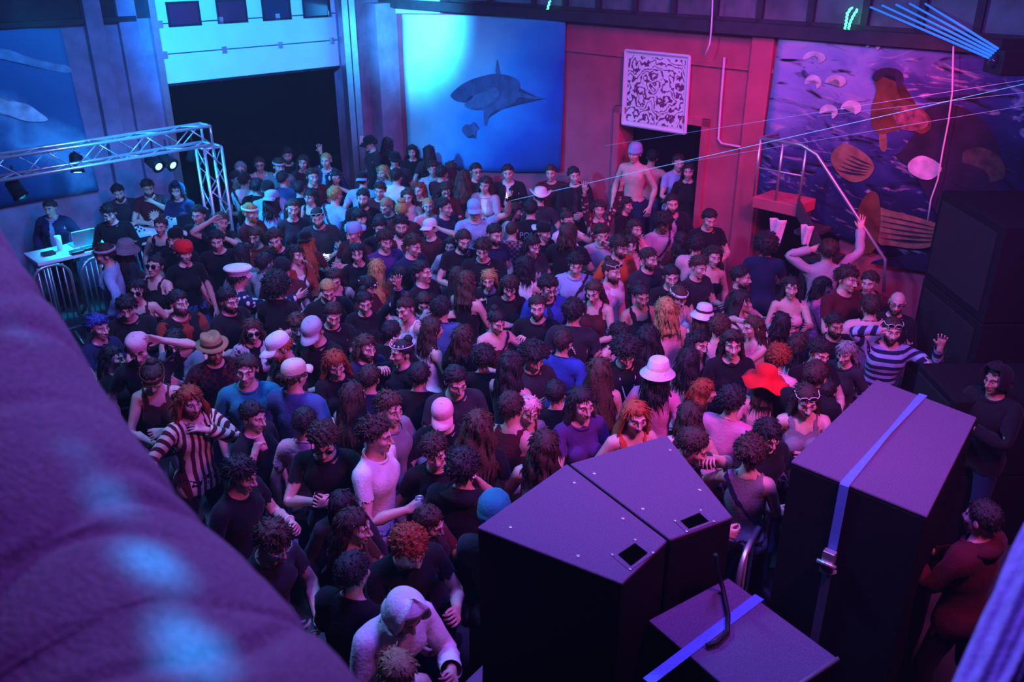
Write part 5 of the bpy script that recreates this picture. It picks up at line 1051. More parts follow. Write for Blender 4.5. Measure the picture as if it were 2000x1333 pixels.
def make_item(kind, colr, pos, A, label, group=None):
    """A small thing held in a hand: pos = middle of the grip, A = (side, towards the fingers, up)."""
    A = np.array(A)
    def L(p): return pos + np.array(p) @ A
    if kind in ('cup', 'glass'):
        r = empty('drink_cup', pos, 0, label, 'cup'); m = mat('plastic_' + colr, srgb(COL[colr]), 0.35, spec=0.5)
        MB().lathe(pos, [(0.030, -0.05), (0.033, -0.02), (0.041, 0.065), (0.043, 0.068), (0.040, 0.066), (0.037, 0.045)], 18, A).build('cup_body', m, r, True)
        MB().lathe(pos, [(0.0355, 0.040), (0.0375, 0.047)], 18, A).build('drink', mat('drink', srgb('#7a5a20'), 0.1), r, True)
    elif kind == 'can':
        r = empty('drink_can', pos, 0, label, 'can'); m = mat('can_' + colr, srgb(COL[colr]), 0.3, 0.6)
        MB().lathe(pos, [(0.026, -0.06), (0.033, -0.054), (0.033, 0.05), (0.028, 0.06)], 18, A).build('can_body', m, r, True)
        MB().lathe(pos, [(0.028, 0.06), (0.0275, 0.064), (0.024, 0.0605), (0.022, 0.060)], 18, A).build('can_lid', mat('aluminium', (0.85, 0.86, 0.88), 0.3, 0.9), r, True)
        MB().box(L((0.0, 0.008, 0.062)), (0.012, 0.02, 0.003), A).build('pull_tab', mat('aluminium', (0.85, 0.86, 0.88), 0.3, 0.9), r)
    elif kind in ('phone', 'torch'):
        r = empty('phone', pos, 0, label, 'phone')
        MB().box(pos, (0.009, 0.072, 0.145), A).build('phone_body', mat('phone_black', (0.01, 0.01, 0.012), 0.3), r, bevel=0.004)
        if kind == 'torch': MB().ball(L((-0.005, 0.02, 0.055)), 0.010).build('torch_light', mat('torch_light', (0.35, 0.8, 1.0), emit=30), r, True)
        else: MB().box(L((0.005, 0, 0)), (0.001, 0.064, 0.13), A).build('screen', mat('phone_screen', (0.25, 0.4, 0.7), 0.2, emit=0.25 if colr != 'black' else 0.02), r)
        if kind == 'torch':
            pl = bpy.data.lights.new('torch_glow', 'POINT'); pl.energy = 1.2; pl.color = (0.3, 0.7, 1.0); pl.shadow_soft_size = 0.02
            q = bpy.data.objects.new('torch_glow', pl); C.objects.link(q); q.parent = r; q.location = np.array((-0.05, 0.03, 0.06)) @ A
    elif kind == 'cig':
        r = empty('cigarette', pos, 0, label, 'cigarette'); m = mat('paper', (0.8, 0.78, 0.75), 0.8); d = A[2] * 0.03 + A[1] * 0.09
        MB().tube([pos + A[1] * 0.02, pos + A[1] * 0.02 + d * 0.6], 0.004, 8).build('paper_roll', m, r, True); MB().tube([pos + A[1] * 0.02 + d * 0.6, pos + A[1] * 0.02 + d * 0.66], 0.0042, 8).build('ash_tip', mat('ash', (0.3, 0.28, 0.28), 0.9), r, True)
    elif kind == 'bottle':
        r = empty('bottle', pos, 0, label, 'bottle')
        MB().lathe(pos, [(0.030, -0.09), (0.032, -0.085), (0.032, 0.03), (0.014, 0.075), (0.013, 0.11)], 18, A).build('bottle_body', mat('bottle_' + colr, srgb(COL[colr]), 0.15, spec=0.6), r, True)
        MB().lathe(pos, [(0.0145, 0.108), (0.0145, 0.122)], 18, A).build('bottle_cap', mat('paper', (0.8, 0.78, 0.75), 0.8), r, True)
    elif kind == 'card':
        r = empty('paper_card', pos, 0, label, 'card'); MB().box(L((0, 0.0, 0.05)), (0.002, 0.075, 0.11), A).build('card_sheet', mat('paper', (0.8, 0.78, 0.75), 0.8), r)
    return r
def parse(line):
    left, label = line.split('|', 1); tk = left.split(); p = dict(hx=float(tk[0]), hy=float(tk[1]), yaw=float(tk[2]), f=1 if tk[3] == 'f' else 0, label=label.strip(), kv={}, items=[])
    for t in tk[4:]:
        k, _, v = t.partition('=')
        if k in ('L', 'R'): p['items'].append((k.lower(), v))
        else: p['kv'][k] = v
    if '|' in p['label']: p['label'], p['short'] = [x.strip() for x in p['label'].split('|')]
    else: p['short'] = None
    return p
def build_person(p, idx, height, base=None):
    kv = p['kv']; rng = np.random.default_rng(1000 + idx); f = p['f']
    far = (height and p.get('dist', 9) > 7.6); B = the_body(f, 1 if far else 0)
    num = lambda k, d=0.0: float(kv.get(k, d))
    a = dict(lean=num('lean', rng.uniform(-1, 4)), side=num('side', rng.uniform(-3, 3)), twist=num('twist', rng.uniform(-8, 8)), hyaw=num('hy', rng.uniform(-10, 10)), hpitch=num('hp', 4), htilt=num('ht', rng.uniform(-5, 5)),
             arms=kv.get('arms', 'dd'), jit=tuple(rng.uniform(-0.8, 0.8, 6)), stance=rng.uniform(1, 4), step=rng.uniform(-9, 9))
    T = pose(B, a); k = height / 1.745
    P = skin(B, T, B.V, B.W) * k; low = P[:, 2].min()
    hd = (T['head'][0] @ (np.array((0, 0, HZ)) - B.J['head']) + T['head'][1]) * k
    yaw = R(p['yaw']); cy, sy = math.cos(yaw), math.sin(yaw)
    fz = base if base is not None else num('z', 0.0)
    tgt = at(p['hx'], p['hy'], z=hd[2] - low + fz)
    loc = tgt - np.array((cy * hd[0] - sy * hd[1], sy * hd[0] + cy * hd[1], 0)); loc[2] = fz
    P[:, 2] -= low
    root = empty('person', loc, yaw, p['label'], 'person', kv.get('grp', 'crowd on the dance floor').replace('_', ' '))
    def H(v): return ((v - B.J['head']) @ T['head'][0].T + T['head'][1]) * k - (0, 0, low)
    def sh(name, m, *args, **kw):
        V, F, rest = shell(B, T, *args, k=k, **kw); V[:, 2] -= low; return raw_mesh(name, V, F, m, root, rest=rest)
    pc = B.col
    if 'beard' in kv:      # stubble colours the jaw
        q = B.V - (0, 0, HZ); g = sstep(-q[:, 2], 0.030, 0.060) * sstep(q[:, 2], -0.13, -0.10) * sstep(-q[:, 1], -0.03, 0.0) * (1 - sstep(np.abs(q[:, 0]) * -1 + 0.03, 0, 0.01) * sstep(q[:, 2], -0.055, -0.045)) * (B.V[:, 2] > 1.5)
        pc = pc * (1 - 0.62 * g[:, None]) + g[:, None] * 0.62 * np.array(srgb(COL[kv['beard']])) * 1.5
    raw_mesh('body', P, B.F, skin_mat(kv.get('skin', 'p')), root, paint=pc)
    tops = kv.get('top', 'tee:black').split('+')
    for i, t in enumerate(tops):
        kind, _, c = t.partition(':')
        if kind == 'none': continue
        off, fl, wr = {'tee': (0.012, 0.016, 0.004), 'print': (0.012, 0.016, 0.004), 'long': (0.012, 0.012, 0.004), 'shirt': (0.015, 0.018, 0.005), 'hoodie': (0.022, 0.012, 0.007), 'jacket': (0.026, 0.02, 0.007), 'open': (0.022, 0.026, 0.006), 'vest': (0.022, 0.01, 0.004)}.get(kind, (0.006, 0.004, 0.0015))
        nm = {'tee': 't_shirt', 'print': 't_shirt', 'long': 'long_sleeved_top', 'shirt': 'shirt', 'hoodie': 'hoodie', 'jacket': 'jacket', 'open': 'open_shirt', 'vest': 'waistcoat', 'tank': 'tank_top', 'crop': 'crop_top', 'strapless': 'strapless_top', 'bra': 'bikini_top'}[kind]
        if i > 0: off, fl, wr = 0.008, 0.004, 0.002
        o = sh(nm, cloth_mat(c), top_mask(B, kind), off, rng, fl, wr, loose=off > 0.01)
        if kind in ('tee', 'print', 'long', 'hoodie') and i == len(tops) - 1:
            t_ = np.linspace(0, 2 * math.pi, 29); ca_ = [(0.083 * math.sin(q_), 0.002 - 0.077 * math.cos(q_), 1.470 + 0.36 * (0.062 - 0.077 * math.cos(q_))) for q_ in t_]
            v, F = arc_tube(ca_, 0.0095 if kind != 'hoodie' else 0.016, 8); v = ((v - B.J['chest']) @ T['chest'][0].T + T['chest'][1]) * k - (0, 0, low); raw_mesh('collar', v, F, cloth_mat(c), root)
        if kind in ('hoodie',) and 'hood' not in kv.get('hat', ''):
            v, F = blob((0, 0.085, 1.475), (0.125, 0.06, 0.055), None, 0.06, 7); v = ((v - B.J['chest']) @ T['chest'][0].T + T['chest'][1]) * k - (0, 0, low); raw_mesh('folded_hood', v, F, cloth_mat(c), root)
        if kind == 'print':     # a large print on the chest
            pr = kv.get('print', 'white'); V2 = []; F2 = []
            th = np.linspace(0, 2 * math.pi, 37)[:-1]; rr = 0.07 * np.where(np.arange(36) % 3 == 0, 1.35, 0.86)
            pts = [(0, 0)] + [(r * math.sin(t), r * math.cos(t)) for t, r in zip(th, rr)]
            fm = np.nonzero(top_mask(B, 'tee') & B.istor & (B.cen[:, 1] < 0))[0]; cc = B.cen[fm]
            for x, zz in pts:
                j = fm[np.argmin((cc[:, 0] - x) ** 2 + (cc[:, 2] - 1.24 - zz) ** 2)]; vi = B.F[j][0]; q = np.array((x, B.V[vi][1] - 0.030, 1.24 + zz)); V2.append(skin(B, T, q[None], B.W[vi][None])[0] * k - (0, 0, low))
            F2 = [(0, 1 + i, 1 + (i + 1) % 36) for i in range(36)]; raw_mesh('chest_print', np.array(V2), np.array(F2), cloth_mat(pr), root)
    if 'back' in kv:       # lettering across the shoulders
        cu = bpy.data.curves.new('lettering', 'FONT'); cu.body = kv['back']; cu.size = 0.105; cu.align_x = 'CENTER'; cu.resolution_u = 3; to = bpy.data.objects.new('lettering', cu); C.objects.link(to)
        tm = bpy.data.meshes.new_from_object(to.evaluated_get(bpy.context.evaluated_depsgraph_get())); bt = bmesh.new(); bt.from_mesh(tm); bmesh.ops.triangulate(bt, faces=bt.faces[:]); bmesh.ops.subdivide_edges(bt, edges=bt.edges[:], cuts=1); bmesh.ops.triangulate(bt, faces=bt.faces[:])
        tv = np.array([v.co for v in bt.verts]); tf = np.array([[v.index for v in f.verts] for f in bt.faces]); bt.free(); bpy.data.objects.remove(to); bpy.data.meshes.remove(tm); bk = np.nonzero((B.V[:, 1] > 0.05) & (np.abs(B.V[:, 0]) < 0.2) & (B.V[:, 2] > 1.15) & (B.V[:, 2] < 1.5))[0]; Q = []
        for x, y_, _ in tv:
            q = np.array((-x * 0.95, 0, 1.30 + y_)); j = bk[np.argsort((B.V[bk, 0] - q[0]) ** 2 + (B.V[bk, 2] - q[2]) ** 2)[:4]]; q[1] = B.V[j, 1].max() + 0.034; Q.append(q)
        Q = np.array(Q); raw_mesh('lettering', ((Q - B.J['chest']) @ T['chest'][0].T + T['chest'][1]) * k - (0, 0, low), tf, cloth_mat('lgrey'), root)
    lg = kv.get('legs', 'long:' + ['black', 'char', 'navy', 'denim'][idx % 4]); kind, _, c = lg.partition(':'); z = B.cen[:, 2]
    lo_z = {'long': 0.10, 'shorts': 0.52, 'mini': 0.74}[kind]
    hip = B.istor & (z < 1.0)
    sh('trousers' if kind == 'long' else 'shorts', cloth_mat(c), (B.isleg & (z > lo_z)) | hip, 0.009, rng, 0.0, 0.003)
    sc_ = kv.get('shoes', ['black', 'char', 'white', 'black'][(idx * 7) % 4])
    for s in (1, -1):
        mk = (B.isfoot | (B.isleg & (z < 0.13))) & (B.side == s); sh('shoe', mat('shoe_' + sc_, srgb(COL[sc_]), 0.6), mk, 0.011, rng, 0.0, 0.0)
    hs, _, hc = kv.get('hair', 'short:dbrown').partition(':')
    if hs != 'bald':
        v, F = hair_geo(hs, rng)
        if 'hat' in kv and kv['hat'].split(':')[0] not in ('band', 'crown', 'phones'):           # hats press the hair flat
            d = v - HC; up = d[:, 2] > 0.015; rr = np.linalg.norm(d, axis=1); lim = head_r(d / rr[:, None]) + 0.002; sc2 = np.where(up & (rr > lim), lim / rr, 1); v = HC + d * sc2[:, None]
        raw_mesh('hair', H(v), F, hair_mat(hc or 'dbrown'), root)
    if 'beard' in kv:
        q = B.cen - (0, 0, HZ); mk = np.nonzero((B.dom == BI['head']) & (q[:, 2] < -0.055) & (q[:, 2] > -0.115) & (q[:, 1] < -0.005) & ~((np.abs(q[:, 0]) < 0.024) & (q[:, 2] > -0.080)))[0]
        nt = 110; i = rng.choice(mk, nt); Pb_ = B.cen[i]; nb = B.N[B.F[i, 0]]; v, F = tufts(Pb_ - nb * 0.003, nb * 0.5 + np.array((0, -0.1, -0.8)) + rng.normal(size=(nt, 3)) * 0.25, 0.020, 0.006, rng); raw_mesh('beard', H(v), F, hair_mat(kv['beard']), root)
    if 'tash' in kv:
        v, F = join(*[blob((s * 0.013, -0.099, HZ - 0.047), (0.016, 0.007, 0.006), n=10, m=6) for s in (-1, 1)]); raw_mesh('moustache', H(v), F, hair_mat(kv['tash']), root)
    for h in ([kv['hat']] if 'hat' in kv else []) + ([kv['hat2']] if 'hat2' in kv else []):
        q = h.split(':'); par = None
        for nm, ci, (v, F) in hat_geo(q[0]):
            c = q[1 + ci] if len(q) > 1 + ci else q[1]; o = raw_mesh(nm, H(v), F, cloth_mat(c), par or root, rest=v); par = par or o
            if q[0] == 'hood': s_ = o.modifiers.new('thickness', 'SOLIDIFY'); s_.thickness = 0.012
    for g in ('shades', 'specs'):
        if g in kv:
            up = 'up' in kv[g]; fr, ln = glasses_geo(up, g == 'specs'); c = kv[g].replace('up', '').strip(':') or 'black'
            o = raw_mesh('sunglasses' if g == 'shades' else 'glasses', H(fr[0]), fr[1], mat('frame_' + c, srgb(COL[c]), 0.35), root)
            raw_mesh('lenses', H(ln[0]), ln[1], mat('dark_lens', (0.006, 0.006, 0.01), 0.08, spec=0.8), o) if g == 'shades' else None
    if 'strap' in kv:
        c = B.cen; dd = (c - (0.10, 0, 1.43)) @ np.array((0.82, 0, -0.57)); mk = (np.abs(dd) < 0.0135) & B.istor & B.crew & (z > 0.9); sh('shoulder_strap', mat('strap_' + kv['strap'], srgb(COL[kv['strap']]), 0.7), mk, 0.034, rng, 0.014, 0.0)
    if 'scarf' in kv:
        t = np.linspace(0, 2 * math.pi, 25); v, F = arc_tube([(0.085 * math.sin(q), 0.02 - 0.085 * math.cos(q), 1.462 - 0.035 * math.cos(q)) for q in t], 0.024, 8); v2, F2 = blob((0, -0.115, 1.36), (0.06, 0.022, 0.085), None, 0.12, 12)
        v, F = join((v, F), (v2, F2)); v = ((v - B.J['chest']) @ T['chest'][0].T + T['chest'][1]) * k - (0, 0, low); raw_mesh('scarf', v, F, cloth_mat(kv['scarf']), root)
    if 'wrist' in kv:
        for L in kv['wrist'].split(':')[0]:
            u = ARM * (1 if L == 'l' else -1, 1, 1); W0 = B.J['ha' + L] - u * 0.03; A = axes(u, (0, 1, 0)); t = np.linspace(0, 2 * math.pi, 17)
            v, F = arc_tube([W0 + (A[1] * math.cos(q) + A[2] * math.sin(q)) * 0.034 for q in t], 0.007, 6); Rm, h = T['fa' + L]; v = ((v - B.J['fa' + L]) @ Rm.T + h) * k - (0, 0, low); raw_mesh('wristband', v, F, cloth_mat(kv['wrist'].split(':')[1]), root)
    if 'pack' in kv:
        m = MB(); A = np.eye(3); pc = np.array((0, 0.20, 1.25)); v, F = blob(pc, (0.15, 0.085, 0.20), None, 0.0, n=24, m=14); v = pc + np.sign(v - pc) * np.abs((v - pc) / (0.15, 0.085, 0.2)) ** 0.62 * (0.15, 0.085, 0.2)
        v2, F2 = blob((0, 0.275, 1.20), (0.11, 0.035, 0.10), None, 0.0, n=18, m=10); v3 = [arc_tube([(s * 0.09, 0.13, 1.40), (s * 0.10, 0.03, 1.475), (s * 0.11, -0.09, 1.42), (s * 0.13, -0.11, 1.28), (s * 0.15, 0.02, 1.10), (s * 0.11, 0.14, 1.08)], 0.016, 8) for s in (-1, 1)]
        v, F = join((v, F), (v2, F2), *v3); v = ((v - B.J['chest']) @ T['chest'][0].T + T['chest'][1]) * k - (0, 0, low); raw_mesh('backpack', v, F, cloth_mat(kv['pack']), root)
    if 'pass' in kv:
        v, F = join(*[arc_tube([(s * 0.07, 0.03, 1.49), (s * 0.075, -0.10, 1.40), (s * 0.03, -0.15, 1.22), (0, -0.155, 1.14)], 0.006, 6) for s in (-1, 1)]); cd = MB().box((0, -0.158, 1.09), (0.085, 0.004, 0.11)); v, F = join((v, F), (np.array(cd.V), np.array(cd.F)))
        v = ((v - B.J['chest']) @ T['chest'][0].T + T['chest'][1]) * k - (0, 0, low); raw_mesh('lanyard', v, F, cloth_mat(kv['pass']), root)
    Rz = np.array(((cy, -sy, 0), (sy, cy, 0), (0, 0, 1)))
    for L, it in p['items']:
        kind, _, c = it.partition(':'); s = 1 if L == 'l' else -1; u = ARM * (s, 1, 1); n = np.array((-s * math.cos(R(46)), 0, -math.sin(R(46)))); Rm, h = T['ha' + L]
        q = B.J['ha' + L] + u * 0.085 + n * (0.040 if kind != 'cig' else 0.02); pos = ((q - B.J['ha' + L]) @ Rm.T + h) * k - (0, 0, low); pos = Rz @ pos + loc
        ax = lambda v_: Rz @ (Rm @ np.array(v_, float)); up = ax((0, -1, 0))
        if kind in ('cup', 'can', 'bottle', 'glass'): up = up * 0.55 + np.array((0, 0, 0.9)) if up[2] > -0.2 else np.array((0, 0, 1.0))
        A = axes(up, ax(n)); nm = {'cup': 'drink cup', 'can': 'drink can', 'phone': 'phone', 'torch': 'phone with its torch lit', 'cig': 'cigarette', 'bottle': 'bottle', 'card': 'paper card', 'glass': 'clear cup'}[kind]
        cn = {'lgrey': 'pale', 'char': 'dark'}.get(c, c); lab = f"{'' if kind in ('phone', 'torch', 'cig') else cn + ' '}{nm} held by {p['short'] or p['label']}"
        make_item(kind, c or 'black', pos, (A[1], A[2], A[0]), ' '.join(lab.split()[:16]))
    return root
